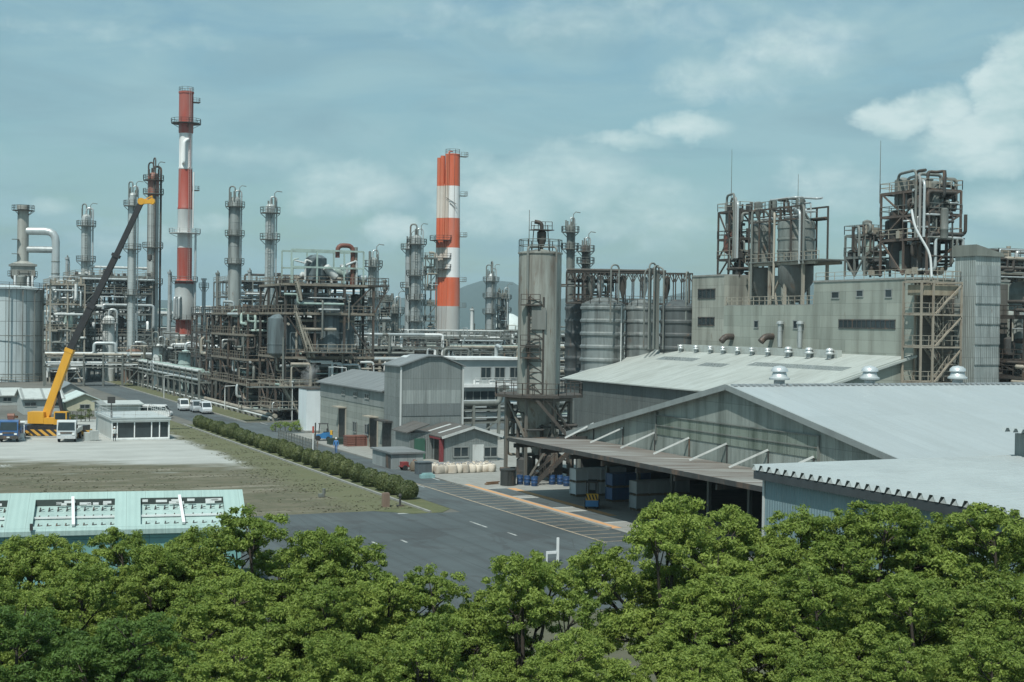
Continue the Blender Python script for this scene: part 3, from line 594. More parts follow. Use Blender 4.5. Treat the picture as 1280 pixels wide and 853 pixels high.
# ------------------------------------------------------------------ the big process tower and its neighbours (front on the side street)
def process_tower():
    x0, x1, y0, y1 = 56.5, 70.4, 209, 224
    zf = lambda y: aY(400, y, 209).z
    zs = [zf(512), zf(482), zf(447), zf(392), zf(356)]
    t = module('process_tower', 'big rusty multi storey process tower with crossing stairs and a pale green gantry on top', 'process tower', x0, x1, y0, y1, zs, 3, 3, 21, railm=EDGE, pipes=70, vessels=16, m=RUST, clutter=230, rmax=.26, brace=.3, w=.32)
    for px, r, ya, yb in ((350, 1.9, 448, 392), (366, 1.6, 446, 400), (408, 2.3, 446, 372), (430, 1.5, 446, 378), (395, 1.6, 356, 318)):
        q = aY(px, ya, y0 + 2.8); h = aY(px, yb, y0 + 2.8).z - q.z
        drum((q.x, q.y, q.z), r, h, 20).build('reactor_vessel', W('blue_grey_vessel', (.12, .155, .165), (.025, .028, .028), 1.0, .15, .5), t)
    for i, (fx, w_, lv_) in enumerate(((.12, 2.6, 0), (.4, 3.2, 0), (.68, 3.0, 0), (.25, 2.8, 1), (.6, 3.4, 1), (.85, 2.2, 1), (.2, 2.6, 2), (.5, 3.4, 2), (.82, 2.6, 2), (.3, 3.0, 3), (.7, 3.0, 3))):
        z = ([0] + zs)[lv_] + .1; x = x0 + (x1 - x0) * fx; h = ([0] + zs)[lv_ + 1] - z - .6
        drum((x, y0 + 4.5 + (i % 3) * 1.6, z), w_ / 2, h, 18).build('shade_filler_vessel', [DARK, W('shade_dark_steel', (.04, .042, .04), None, .5, .3, .8), RUST][i % 3], t)  # dark filler vessels added: the tower's inner shade is put into their colour
    # green gantry on the top deck
    z = zs[-1]; zt = zf(313); b = MB()
    for x in (x0 + 1, x0 + 5, x0 + 9.3, x0 + 12.4):
        for y in (y0 + .5, y0 + 6): b.bar((x, y, z), (x, y, zt), .22)
    for y in (y0 + .5, y0 + 6):
        for zz_ in (zt, zt - 2.6): b.bar((x0 + 1, y, zz_), (x0 + 12.4, y, zz_), .26)
    b.build('gantry', MINTG, t)
    a = aY(422, 310, y0 + 1); c = aY(441, 310, y0 + 1)
    b = MB(); b.tube([(a.x, a.y, zt - 1), (a.x, a.y, zt + .9), (c.x, c.y, zt + .9), (c.x, c.y, z)], .36, 8, .9); b.build('overhead_duct', REDOX, t)
    MB().tube([(c.x + .5, c.y, zt + .7), (c.x + .5, c.y, z)], .3, 8).build('overhead_duct', STEEL, t)
    rnd = random.Random(5)
    for i in range(16):
        x = rnd.uniform(x0 + 1.5, x0 + 13); y = rnd.uniform(y0 + .6, y0 + 5); b = MB()
        if i % 2: b.tube([(x, y, z), (x, y, z + rnd.uniform(1, 4)), (x + rnd.uniform(-3, 3), y, z + rnd.uniform(2, 4.2))], rnd.uniform(.1, .26), 6, .4); b.build('pipe', rnd.choice([ALU, MINTG, PALE]), t)
        else: hdrum((x, y, z + rnd.uniform(.8, 2.8)), (x + rnd.uniform(1.5, 3), y, z + 1.2), rnd.uniform(.35, .7)).build('drum', rnd.choice([PALE, ALU, MINTG]), t)
    # stairs crossing the front
    for (xa, ya), (xb, yb) in (((386, 447), (369, 390)), ((376, 376), (370, 352)), ((392, 447), (380, 415)), ((376, 522), (352, 482))):
        lo = aY(xa, ya, y0 - 1.1); hi = aY(xb, yb, y0 - 1.1)
        MB().stair(lo, hi, 1.0).build('stair', BEIGE, t)
    # curved landing decks low on the front
    for y, pa, pb in ((512, 302, 372), (484, 312, 398), (440, 385, 445)):
        a = aY(pa, y, y0 - 2.4); c = aY(pb, y, y0 - 2.4); b = MB(); b.bb((a.x, y0 - 2.6, a.z - .12), (c.x, y0 - .3, a.z)); d = b.build('landing', STEEL, t)
        MB().rail([(a.x, y0 - .4, a.z), (a.x, y0 - 2.5, a.z), (c.x, y0 - 2.5, a.z), (c.x, y0 - .4, a.z)], 1.1, 1.5, .08).build('railing', BEIGE, d)
    for i in range(9):
        x = rnd.uniform(x0, x1); a = rnd.uniform(1, 6); r = rnd.uniform(.12, .28)
        MB().tube([(x, y0 - .9, .5), (x, y0 - .9, a + 5), (x + rnd.uniform(-4, 4), y0 - .9, a + 5)], r, 7, .5).build('pipe', rnd.choice([ALU, BEIGE, PALE, RUST]), t)
    b = MB()
    for i in range(6): x = x0 + 3 + i * 1.6; b.lathe((x, y0 - 1.2, zs[0] + .5), [(.1, 0), (.75, .2), (.75, .5), (.1, .7)], 10); b.lathe((x, y0 - 1.2, zs[0] + 1.7), [(.1, 0), (.7, .2), (.7, .5), (.1, .7)], 10)
    b.build('coil_coolers', PALE, t)
    b = MB(); q = aY(392, 356, y0)     # wide top deck oversailing to the right
    b.bb((x1 - 1, y0 - .5, zs[-1] - .1), (x1 + 2.4, y0 + 6, zs[-1] + .12)); b.rail([(x1 - 1, y0 - .4, zs[-1] + .1), (x1 + 2.3, y0 - .4, zs[-1] + .1), (x1 + 2.3, y0 + 6, zs[-1] + .1)], 1.1, 1.5)
    b.bar((x1 + .1, y0 - .3, zs[-2] + .2), (x1 + 2.2, y0 - .3, zs[-1] - .2), .2); b.build('side_deck', RUST, t)
process_tower()
module('process_structure', 'lower rust brown process frame joined to the left of the big tower', 'process frame', 55, 64, 226, 252, [4.5, 8.5, 12.5, 16], 2, 4, 31, railm=EDGE, pipes=64, vessels=16, m=RUST, clutter=190, rmax=.28, brace=.4, group='process frames along the road', vr=(.6, 1.4))
module('process_structure', 'tangled dark process frame between the tall chimney and the brown frame', 'process frame', 56, 66, 257, 275, [4, 8, 12.5, 16], 3, 4, 32, pipes=60, vessels=16, m=DARK, clutter=180, rmax=.28, brace=.3, group='process frames along the road', vr=(.6, 1.3), pm=[STEEL, ALU, PALE, STEEL, BEIGE])
module('process_structure', 'grey process frame lining the far end of the road', 'process frame', 57, 72, 296, 345, [3.5, 6.5, 9], 3, 6, 33, pipes=34, vessels=12, m=STEEL, clutter=90, rmax=.36, group='process frames along the road', pm=[ALU, PALE, STEEL, WHITE])
module('process_structure', 'tall grey framework behind the crane boom with pipe decks', 'process frame', 44, 62, 352, 376, [6, 11, 16, 21, 25], 4, 3, 34, pipes=84, vessels=20, m=STEEL, clutter=110, rmax=.38, group='process frames behind the crane', pm=[ALU, PALE, STEEL, WHITE, BEIGE])
module('process_structure', 'framework with pale pipes between the boom and the tall chimney', 'process frame', 64, 84, 376, 394, [4.5, 9], 4, 3, 35, pipes=50, vessels=14, m=STEEL, clutter=110, rmax=.38, group='process frames behind the crane', pm=[ALU, PALE, STEEL, WHITE, BEIGE])
module('process_structure', 'far framework on the skyline right of the tall chimney', 'process frame', 84, 110, 362, 384, [6, 12, 17, 21, 25], 5, 3, 36, pipes=90, vessels=22, m=STEEL, clutter=120, rmax=.34, group='process frames behind the crane', pm=[ALU, PALE, STEEL, DARK])
module('process_structure', 'framework beside the storage tank hung with pale ducts', 'process frame', 36.5, 44, 336, 350, [6, 12, 18, 22.5], 2, 2, 37, pipes=46, vessels=8, m=BEIGE, clutter=60, rmax=.4, group='process frames behind the crane', pm=[ALU, PALE, STEEL, WHITE])
module('process_structure', 'row of pipe decks right behind the big process tower', 'process frame', 78, 96, 236, 258, [4, 7.5, 10.5], 4, 3, 38, pipes=44, vessels=12, m=STEEL, clutter=100, rmax=.3, group='process frames behind the grey buildings', pm=[ALU, PALE, STEEL, WHITE, BEIGE])
module('process_structure', 'low framework at the foot of the orange chimney', 'process frame', 108, 136, 300, 322, [4, 8, 11.5], 5, 3, 39, pipes=48, vessels=14, m=STEEL, clutter=110, rmax=.34, group='process frames behind the grey buildings', pm=[ALU, PALE, STEEL, WHITE])
module('process_structure', 'low framework under the far stepped columns', 'process frame', 148, 176, 330, 352, [5, 9, 12], 5, 3, 40, pipes=44, vessels=12, m=STEEL, clutter=110, rmax=.34, group='process frames behind the grey buildings', pm=[ALU, PALE, STEEL, WHITE])
module('process_structure', 'long low framework filling the skyline between the twin columns and the process tower', 'process frame', 100, 130, 372, 400, [5, 10, 14, 18, 21], 6, 3, 42, pipes=90, vessels=16, m=STEEL, clutter=120, rmax=.34, group='process frames behind the grey buildings', pm=[ALU, PALE, STEEL, WHITE])
# pipe racks
pipe_rack('pipe rack with white lagged lines behind the mint roofed huts', (34, 322), (58, 318), [4.5, 6.5], 5, 6, 51)
pipe_rack('pipe rack along the far side of the road below the tall chimney', (54.6, 254), (54.4, 345), [3.6, 5.2], 3, 16, 52, 6)
pipe_rack('triple decked pipe rack right of the process tower', (74, 262), (150, 272), [4.5, 7, 9.5], 7, 13, 53, 9)
pipe_rack('nearer pipe rack of bright lines above the white office', (74, 232), (112, 235), [5.5, 8], 6, 9, 54, 9, BEIGE)
pipe_rack('far pipe rack crossing behind the orange chimney', (110, 410), (210, 372), [6, 9, 12], 7, 16, 55, 9)
pipe_rack('long pipe rack across the back of the left plant', (20, 402), (110, 408), [8, 12, 16], 7, 18, 56, 9)
pipe_rack('pipe rack at the foot of the silo tower behind the small gable shed', (66, 168), (84, 169), [2.6, 4.2], 3, 5, 57, 8)
pipe_rack('pipe rack passing between the twin columns and the low framework', (96, 300), (160, 296), [4, 6.2, 8.4], 6, 12, 58, 8)
# ------------------------------------------------------------------ silo tower on a hexagonal platform
CLADG = W('greenish_corrugated_sheet', (.27, .30, .275), (.085, .10, .085), .75, .0, .6, .1, panel=(1.8, 2.3, 0, .02), corr=.18, sc=.9)
def X_window(parent, X, y0, y1, z0, z1, n, m=None, name='window', fm=None, bars=True):
    """window in a wall that faces the road (-X): frame with bars, pane as sub-part"""
    b = MB(); w = .07
    for z in (z0, z1): b.bb((X - .09, y0 - w, z - w), (X - .004, y1 + w, z + w))
    for i in range(n + 1):
        y = y0 + (y1 - y0) * i / n
        if bars or i in (0, n): b.bb((X - .085, y - w * .6, z0 + w), (X - .004, y + w * .6, z1 - w))
    f = b.build(name, fm or WFRAME, parent); b = MB(); b.bb((X - .03, y0, z0 + w), (X - .006, y1, z1 - w)); b.build('pane', m or GLASS, f); return f
def Y_window(parent, Y, x0, x1, z0, z1, n, m=None, name='window', fm=None):
    b = MB(); w = .07
    for z in (z0, z1): b.bb((x0 - w, Y - .09, z - w), (x1 + w, Y - .004, z + w))
    for i in range(n + 1): x = x0 + (x1 - x0) * i / n; b.bb((x - w * .6, Y - .085, z0 + w), (x + w * .6, Y - .004, z1 - w))
    f = b.build(name, fm or WFRAME, parent); b = MB(); b.bb((x0, Y - .03, z0 + w), (x1, Y - .006, z1 - w)); b.build('pane', m or GLASS, f); return f
def silo_tower():
    D = 136.5; q = aD(672, 560, D); base = Vector((q.x, q.y, 0)); zz = lambda y: aD(672, y, D).z; r = 2.05; zp = zz(492); zt = zz(318)
    t = thing('silo_tower', 'tall streaked grey silo standing on a rusty hexagonal platform', 'silo', base)
    MB().lathe(base, [(.35, 2.4), (r, zp - 1.0), (r, zp + .2)] + [(r * (1 + .006 * (k % 2)), zp + .3 + k * .75) for k in range(16) if zp + .3 + k * .75 < zt] + [(r, zt), (r * 1.05, zt), (r * 1.05, zt + .15), (.1, zt + .5)], 28).build('shell', W('streaked_silo', (.285, .30, .27), (.12, .10, .08), .9, .3, .6, .1, sc=1.6), t)
    bk = Vector((-sin(radians(YAW)), -cos(radians(YAW)), 0)); lf = Vector((-cos(radians(YAW)), sin(radians(YAW)), 0))
    # casing and ladder tower on the front, dark service door panel
    b = MB(); c = base + bk * 2.05 + lf * .35
    for s in (-.7, .7): b.bar(c + lf * s + Vector((0, 0, zp)), c + lf * s + Vector((0, 0, zz(372))), .14)
    for i in range(9): z = zp + i * 1.05; b.bar(c + lf * -.7 + Vector((0, 0, z)), c + lf * .7 + Vector((0, 0, z + .9)), .07); b.bar(c + lf * -.7 + Vector((0, 0, z)), c + lf * .7 + Vector((0, 0, z)), .07)
    b.build('ladder_cage', RUST, t)
    b = MB(); c2 = base + bk * 1.75 + lf * .1; b.box((c2.x, c2.y, (zz(412) + zz(385)) / 2), (1.35, 1.0, zz(385) - zz(412)), -radians(YAW)); b.build('service_box', W('service_box', (.17, .18, .165), None, .6, .4), t)
    c3 = base + bk * 2.05 + lf * .9
    for y in (382, 432, 447):
        b = MB(); b.box((c3.x, c3.y, zz(y)), (1.9, .9, .12), -radians(YAW)); b.rail([c3 + lf * .9 + bk * .4 + Vector((0, 0, zz(y) - c3.z)), c3 - lf * .9 + bk * .4 + Vector((0, 0, zz(y) - c3.z))], 1, .8, .06)
        b.build('landing', RUST, t)
    for s, rr in ((-1.5, .1), (1.2, .14), (.2, .07)): MB().tube([base + bk * 1.8 + lf * s + Vector((0, 0, zp)), base + bk * 1.8 + lf * s + Vector((0, 0, zt + .6)), base + Vector((0, 0, zt + .7))], rr, 6, .4).build('riser_pipe', random.choice([RUST, STEEL]), t)
    # top: railing, cyclone with platform, mast
    b = MB(); b.rail(ngon((base.x, base.y, zt + .2), r, 12), 1.15, 9, .06, True); b.build('top_railing', STEEL, t)
    b = MB(); c = base + lf * -.1; z = zt + .4; b.lathe((c.x, c.y, z), [(.12, 0), (.45, .9), (.45, 1.7), (.2, 1.9)], 10); b.tube([c + Vector((0, 0, z + 1.9)), c + Vector((0, 0, z + 2.6)), c + lf * .7 + Vector((0, 0, z + 2.7))], .2, 8, .4)
    for s in (-.7, .9): b.bar(c + lf * s + Vector((0, 0, z)), c + lf * s * .8 + Vector((0, 0, z + 2.4)), .09)
    b.box((c.x, c.y, z + 1.9), (2.0, 1.4, .08)); b.rail([c + lf * 1 + Vector((0, 0, z + 1.9)), c - lf * 1 + Vector((0, 0, z + 1.9))], .8, .7, .05)
    b.build('cyclone', RUST, t)
    b = MB(); c = base + lf * 1.1; b.cyl(c + Vector((0, 0, zt)), c + Vector((0, 0, zz(263))), .05, .03, 6); b.build('lightning_mast', STEEL, t)
    # platform and legs
    pf = MB(); pf.lathe((base.x, base.y, zp), [(1.9, -.25), (4.5, -.25), (4.5, 0), (1.9, 0)], 8, False); pf = pf.build('platform', RUST, t)
    MB().rail(ngon((base.x, base.y, zp), 4.4, 8), 1.1, 1.3, .06, True).build('railing', RUST, pf)
    b = MB()
    for i in range(8):
        a = 2 * pi * i / 8; u = Vector((cos(a), sin(a), 0)); b.bar(base + u * 3.3, base + u * 3.3 + Vector((0, 0, zp - .25)), .24)
        a2 = a + pi / 4; v = Vector((cos(a2), sin(a2), 0)); b.bar(base + u * 3.3 + Vector((0, 0, zp - .5)), base + v * 3.3 + Vector((0, 0, zp - .5)), .25); b.bar(base + u * 3.3 + Vector((0, 0, zp * .5)), base + v * 3.3 + Vector((0, 0, zp * .5)), .2)
        if i % 2: b.bar(base + u * 3.3, base + v * 3.3 + Vector((0, 0, zp * .5)), .18)
        else: b.bar(base + v * 3.3 + Vector((0, 0, zp * .5)), base + u * 3.3 + Vector((0, 0, zp - .4)), .18)
    b.build('legs', W('rusty_legs', (.15, .14, .12), (.06, .055, .045), .6, .35), t)
    b = MB(); hi = base + bk * 3.6 + lf * .6 + Vector((0, 0, zp)); lo = base + bk * 3.6 - lf * 3.4 + Vector((0, 0, zp * .45)); b.stair(lo, hi, .8); b.box((lo.x, lo.y, lo.z - .05), (1.6, 1.6, .1), -radians(YAW))
    b.stair(base + bk * 4.3 + lf * .4, lo - lf * .2, .8); b.build('stair', RUST, t)
    rnd = random.Random(3)
    for i in range(16):
        a = rnd.uniform(0, 6.28); c = base + Vector((cos(a), sin(a), 0)) * rnd.uniform(.8, 3.2); r2 = rnd.uniform(.08, .22)
        MB().tube(runs(rnd, base.x - 3, base.x + 3, base.y - 3.3, base.y + 2, .6, zp - .8, 3), r2, 6, .4).build('pipe', rnd.choice([RUST, RUST, BEIGE, DARK]), t)
    drum((base.x + 1, base.y - 1.2, .2), 1.0, 2.6).build('blower', RUST, t); drum((base.x - 1.6, base.y - .6, .2), .8, 2.2).build('hopper', DARK, t)
silo_tower()
# ------------------------------------------------------------------ row of ribbed silos with pipe gallery
RIBM = W('ribbed_silo_sheet', (.215, .24, .235), (.05, .054, .05), .85, .08, .45, .25, sc=.8)
def ribbed(label, px, wpx, ytop, D, zb=0.0, m=None, step=1.95, parent=None, name='ribbed_silo', cone=False, ybot=None):
    q = aD(px, ytop, D); r = wpx / 2 * D / F; zt = q.z; base = Vector((q.x, q.y, zb)); pr = [(r, 0)]
    if cone: h = cone; pr = [(.3, -h), (r, 0)]
    z = .3
    while z < zt - zb - .5: pr += [(r, z), (r, z + step * .62), (r * 1.07, z + step * .72), (r * 1.07, z + step * .86), (r, z + step * .97)]; z += step
    pr += [(r, zt - zb), (r * 1.02, zt - zb), (r * 1.02, zt - zb + .2), (r * .3, zt - zb + 1.2), (.05, zt - zb + 1.25)]
    if parent is None:
        t = thing(name, label, 'silo', base, 'ribbed silos under the pipe gallery'); MB().lathe(base, pr, 32).build('shell', m or RIBM, t)
        return t, base, r, zt
    MB().lathe(base, pr, 28).build('ribbed_tank', m or RIBM, parent); return None, base, r, zt
S1 = ribbed('wide ribbed grey silo in the middle of the row behind the silo tower', 754, 54, 382, 215)
S0 = ribbed('darker ribbed silo half hidden at the left end of the silo row', 722, 30, 382, 224, m=W('shaded_ribbed_sheet', (.075, .087, .087), (.025, .028, .028), .7, .15))  # darker copy of the ribbed sheet, with shade put into its colour
S2 = ribbed('narrower ribbed silo just left of the bundle of vertical pipes', 800, 36, 384, 216)
S3 = ribbed('shaded ribbed silo tucked against the concrete building', 848, 44, 385, 212, m=W('shaded_ribbed_sheet', (.20, .225, .225)))
t, base, r, zt = S1
b = MB(); b.tube([base + Vector((1.2, -r - .3, 0)), base + Vector((1.2, -r - .3, zt))], .09, 6); b.build('riser_pipe', PALE, t)
for S, n in ((S1, 2), (S2, 1)):
    t, base, r, zt = S; b = MB(); b.rail(ngon((base.x, base.y, zt), r, 14), 1.1, 9, .07, True); b.build('top_railing', RUST, t)
def gallery():
    D = 217; a = aD(708, 381, D); c = aD(864, 381, D); z0 = a.z + .3; zt = aD(760, 341, D).z
    t = thing('pipe_gallery', 'rusty pipe gallery of arched braces running over the tops of the ribbed silos', 'pipe gallery', (a.x, a.y, z0))
    d = (c - a); d.z = 0; L = d.length; d.normalize(); s = Vector((-d.y, d.x, 0)); O = Vector((a.x, a.y, 0))
    b = MB(); b.bar(O + Vector((0, 0, z0)) + s * -1, O + d * L + Vector((0, 0, z0)) - s, .25, .25); b.bar(O + Vector((0, 0, z0)) + s * 2, O + d * L + Vector((0, 0, z0)) + s * 2, .35, .3)
    for k in (-1, 2): b.bar(O + s * k + Vector((0, 0, zt)), O + d * L + s * k + Vector((0, 0, zt)), .17)
    n = 15
    for i in range(n + 1):
        q = O + d * (L * i / n)
        for k in (-1, 2):
            b.bar(q + s * k + Vector((0, 0, z0)), q + s * k + Vector((0, 0, zt)), .13)
            if i < n: b.bar(q + s * k + Vector((0, 0, zt - 1.4)), q + d * (L / n * .5) + s * k + Vector((0, 0, zt)), .13); b.bar(q + d * (L / n) + s * k + Vector((0, 0, zt - 1.4)), q + d * (L / n * .5) + s * k + Vector((0, 0, zt)), .13)
        b.bar(q - s + Vector((0, 0, zt)), q + s * 2 + Vector((0, 0, zt)), .18)
    b.build('steel_frame', RUST, t)
    b = MB(); b.rail([O - s * 1.1 + Vector((0, 0, z0)), O + d * L - s * 1.1 + Vector((0, 0, z0))], 1.1, 1.6, .07); b.build('railing', RUST, t)
    rnd = random.Random(9)
    for i in range(5): MB().tube([O + s * (-1 + .7 * i) + Vector((0, 0, zt + .3)), O + d * L * rnd.uniform(.35, 1) + s * (-1 + .7 * i) + Vector((0, 0, zt + .3))], rnd.choice([.14, .2, .26]), 7).build('pipe', rnd.choice([STEEL, RUST, ALU]), t)
    for f in (.2, .27, .45, .62, .8): b = MB(); q = O + d * L * f; b.lathe((q.x, q.y, z0 + .8), [(.15, 0), (.55, 1.6), (.55, 3.2), (.2, 3.5)], 12); b.build('cyclone', rnd.choice([STEEL, RUST, GALV]), t)
    for pxa, pxb, yt in ((812, 822, 329), (818, 826, 332), (806, 824, 336), (764, 776, 331), (858, 863, 340), (830, 816, 334)):
        A = aD(pxa, yt, D - 7.5); B = aD(pxb, yt, D - 7); zl = aD(pxa, 437, D - 7.5).z
        MB().tube([(A.x, A.y, zl if 780 < pxa < 840 else z0 - 3), (A.x, A.y, A.z), (B.x, B.y + .5, A.z), (B.x, B.y + .5, zl if pxa > 780 else z0)], .13, 8, 1.0).build('riser_pipe', rnd.choice([STEEL, W('dull_pipe', (.27, .28, .27), None, .5, .15)]), t)
    # dense piping in the left bays
    for i in range(16): MB().tube(runs(rnd, a.x, a.x + 9, a.y - 1, a.y + 2.5, z0, zt, 4), rnd.uniform(.08, .2), 6, .4).build('pipe', rnd.choice([STEEL, RUST, DARK]), t)
gallery()
# ------------------------------------------------------------------ big concrete block building (face on X = 110)
XB = 110.0; YN = 131.0
BW = W('panelled_block_wall', (.315, .34, .295), (.12, .118, .095), .6, .05, .8, panel=(5.2, 1.5, .5, .022), sc=.55)
zr = aX(1143, 349, XB).z; z2 = aX(960, 382, XB).z; zl = aX(880, 346, XB).z
ya = aX(1017, 380, XB).y; yb = aX(905, 380, XB).y; yc = aX(865, 390, XB).y
t = thing('block_building', 'long pale panelled plant building with stained walls and machinery on its roof', 'building', (XB, YN, 0))
MB().bb((XB, YN, 0), (XB + 14, ya, zr)).build('wall', BW, t)
MB().bb((XB, ya + .004, 0), (XB + 14, yb, z2)).build('wall', BW, t)
MB().bb((XB, yb + .004, 0), (XB + 12, yc, zl)).build('wall', W('darker_block_wall', (.33, .34, .295), (.09, .085, .07), .8, .1, .8, panel=(5.2, 1.6, .5, .022), sc=.55), t)
b = MB(); b.bb((XB - .1, YN - .1, zr), (XB + 14.1, ya + .1, zr + .22)); b.bb((XB - .1, yb, zl), (XB + 12.1, yc + .1, zl + .22)); b.bb((XB + .2, ya + .1, z2), (XB + 13.9, yb - .1, z2 + .1)); b.build('roof_coping', CONC, t)
b = MB(); b.rail([(XB + .2, ya + .3, z2 + .1), (XB + .2, yb - .3, z2 + .1)], 1.1, 1.4, .08); b.rail([(XB + .3, YN + .2, zr + .2), (XB + .3, ya, zr + .2)], 1.0, 2, .06); b.build('roof_railing', BEIGE, t)
def xwin(p0, p1, q0, q1, n, m=None, nm='window', fm=None, bars=True):
    A = aX(p0, q0, XB); B = aX(p1, q1, XB); X_window(t, XB, B.y, A.y, B.z, A.z, n, m, nm, fm, bars)
xwin(1049, 1119, 400, 411, 12, fm=DARK); xwin(1040, 1049, 365, 373, 1); xwin(1071, 1079, 363, 371, 1); xwin(1107, 1115, 362, 372, 1)
xwin(873, 894, 362, 373, 4, fm=DARK); xwin(873, 893, 397, 407, 4, fm=DARK)
xwin(943, 948, 401, 410, 1, nm='vent'); xwin(992, 997, 401, 411, 1, nm='vent')
for px in (916, 966):
    A = aX(px, 421, XB); b = MB(); b.tube([(XB + .1, A.y, A.z), (XB - 1.2, A.y, A.z), (XB - 1.9, A.y, A.z - .7)], .45, 10, .6); b.build('wall_spout', W('burnt_spout', (.05, .04, .033), None, .5, .5), t)
for px, y0_, y1_ in ((979, 406, 435), (1004, 406, 437)):
    A = aX(px, y0_, XB); b = MB(); b.cyl((XB - .5, A.y, A.z - 3.0), (XB - .5, A.y, A.z), .3, n=10); b.lathe((XB - .5, A.y, A.z), [(.3, 0), (.5, .1), (.45, .35), (.1, .5)], 10); b.bar((XB + .01, A.y, A.z - .8), (XB - .5, A.y, A.z - .8), .12); b.build('flue_pipe', GALV, t)
b = MB(); b.bb((XB + .3, YN - .25, 0), (XB + 13.6, YN - .003, zr - .3)); b.build('darkening_end_slab', W('darkening_end_slab', (.115, .11, .095), (.045, .04, .035), .7, .2, .8, panel=(2.4, 2.2, 0)), t)  # dark slab added over the pale end wall to darken it behind the stairs
# lean-to monitor roof in front of the block building
LR = roofing('pale_lean_to_roof', (.40, .435, .41), (.22, .235, .21), 1, 1.1, 8.0, .6, .2, 1.0, .6)
zt = aX(1141, 446, XB).z; XE = 93.7; ze = aX(705, 479, XE).z + .9; YF = 189.0
t = thing('lean_to_hall', 'low hall with wide pale sloping roof leaning on the panelled building', 'industrial hall', (XE, YN, 0))
def slab(b, x0, za, x1, zb_, y0, y1, th=.15): b.add([(x0, y0, za - th), (x1, y0, zb_ - th), (x1, y1, zb_ - th), (x0, y1, za - th), (x0, y0, za), (x1, y0, zb_), (x1, y1, zb_), (x0, y1, za)], [(0, 3, 2, 1), (4, 5, 6, 7), (0, 1, 5, 4), (1, 2, 6, 5), (2, 3, 7, 6), (3, 0, 4, 7)])
b = MB(); slab(b, XE - .6, ze - .1, XB - .02, zt, YN - .3, YF); b.build('roof', LR, t)
b = MB(); b.prism([(XE, 0), (XB - .03, 0), (XB - .03, zt - .2), (XE, ze - .2)], 'y', YN, YN + .3); b.build('end_wall', BW, t)
b = MB(); b.prism([(XE, 0), (XB - .03, 0), (XB - .03, zt - .2), (XE, ze - .2)], 'y', YF - .6, YF - .3); b.bb((XE, YN + .31, 0), (XE + .3, YF - .61, ze - .22)); b.build('side_wall', W('dark_lower_wall', (.12, .135, .13), (.05, .055, .05), .6, .1, panel=(2, 2.4, 0)), t)
b = MB(); sl = (zt - ze) / (XB - XE)
for k in (-.3, .55): b.bar((XE - .6, YN + k - .1, ze + .05), (XB - .1, YN + k - .1, zt + .1), .3, .25)
b.build('verge_trim', LR, t)
SKY_ = W('dull_skylight', (.19, .22, .22), (.12, .13, .13), .4, 0, .3)
for i, (f, y0_, y1_) in enumerate(((.62, 170, 180), (.52, 160, 166), (.6, 136, 156))):
    b = MB(); x0_ = XE + (XB - XE) * f; slab(b, x0_, ze + sl * (x0_ - XE) + .04, x0_ + 1.5, ze + sl * (x0_ + 1.5 - XE) + .04, y0_, y1_, .06); b.build('roof_light', SKY_, t)
slat = W('bright_roof_sheet', (.58, .61, .59), (.4, .42, .4), .4, 0, .5)
b = MB(); slab(b, XE + .5, ze + sl * .5 + .012, XB - 2, zt - sl * 2 + .012, 156.6, 159.4, .01); slab(b, XE + .5, ze + sl * .5 + .012, XB - 3, zt - sl * 3 + .012, 169, 171, .01); b.build('new_roof_sheet', slat, t)
b = MB(); b.bb((XB - 1.9, YN + 12, zt - .5), (XB - 1.2, YF - 2, zt + .45)); b.build('ridge_duct', LR, t)
def ventilator(parent_label, loc, s=1.0, proto=[None], group='roof ventilators'):
    if proto[0] is None:
        v = thing('roof_ventilator', parent_label, 'roof ventilator', (0, 0, 0), group)
        MB().lathe((0, 0, 0), [(.42, -.35), (.42, .35), (.3, .4)], 16).build('throat', GALV, v)
        b = MB(); b.lathe((0, 0, 0), [(.36, .35), (.78, .38), (.8, .5), (.62, .62), (.5, .95), (.55, 1.0)], 16); b.build('skirt', ALU, v)
        b = MB(); b.lathe((0, 0, 0), [(.66, 1.0), (.62, 1.2), (.42, 1.38), (.02, 1.46)], 16); b.build('dome', W('bright_dome', (.66, .69, .69), None, .2, 0, .3, .5), v)
        v.location = loc; v.scale = (s,) * 3; proto[0] = v; return v
    return dup(proto[0], loc, 0, parent_label, s)
ordn = ['first', 'second', 'third', 'fourth', 'fifth', 'sixth', 'seventh', 'eighth', 'ninth', 'tenth', 'eleventh', 'twelfth', 'thirteenth', 'fourteenth', 'fifteenth', 'sixteenth', 'seventeenth', 'eighteenth', 'nineteenth', 'twentieth', 'twenty-first', 'twenty-second', 'twenty-third', 'twenty-fourth', 'twenty-fifth', 'twenty-sixth', 'twenty-seventh', 'twenty-eighth']
for i, px in enumerate((839, 857, 876, 894, 910, 928, 946, 966, 992, 1018, 1044)):
    A = aX(px, 441 + (px - 839) * .035, XB - 1.55); ventilator('small domed roof ventilator, %s from the silo end of the row along the sloping roof' % ordn[i], (XB - 2.4, A.y, zt - .36 if i > 0 else zt - .36), .55 if i < 8 else .75)
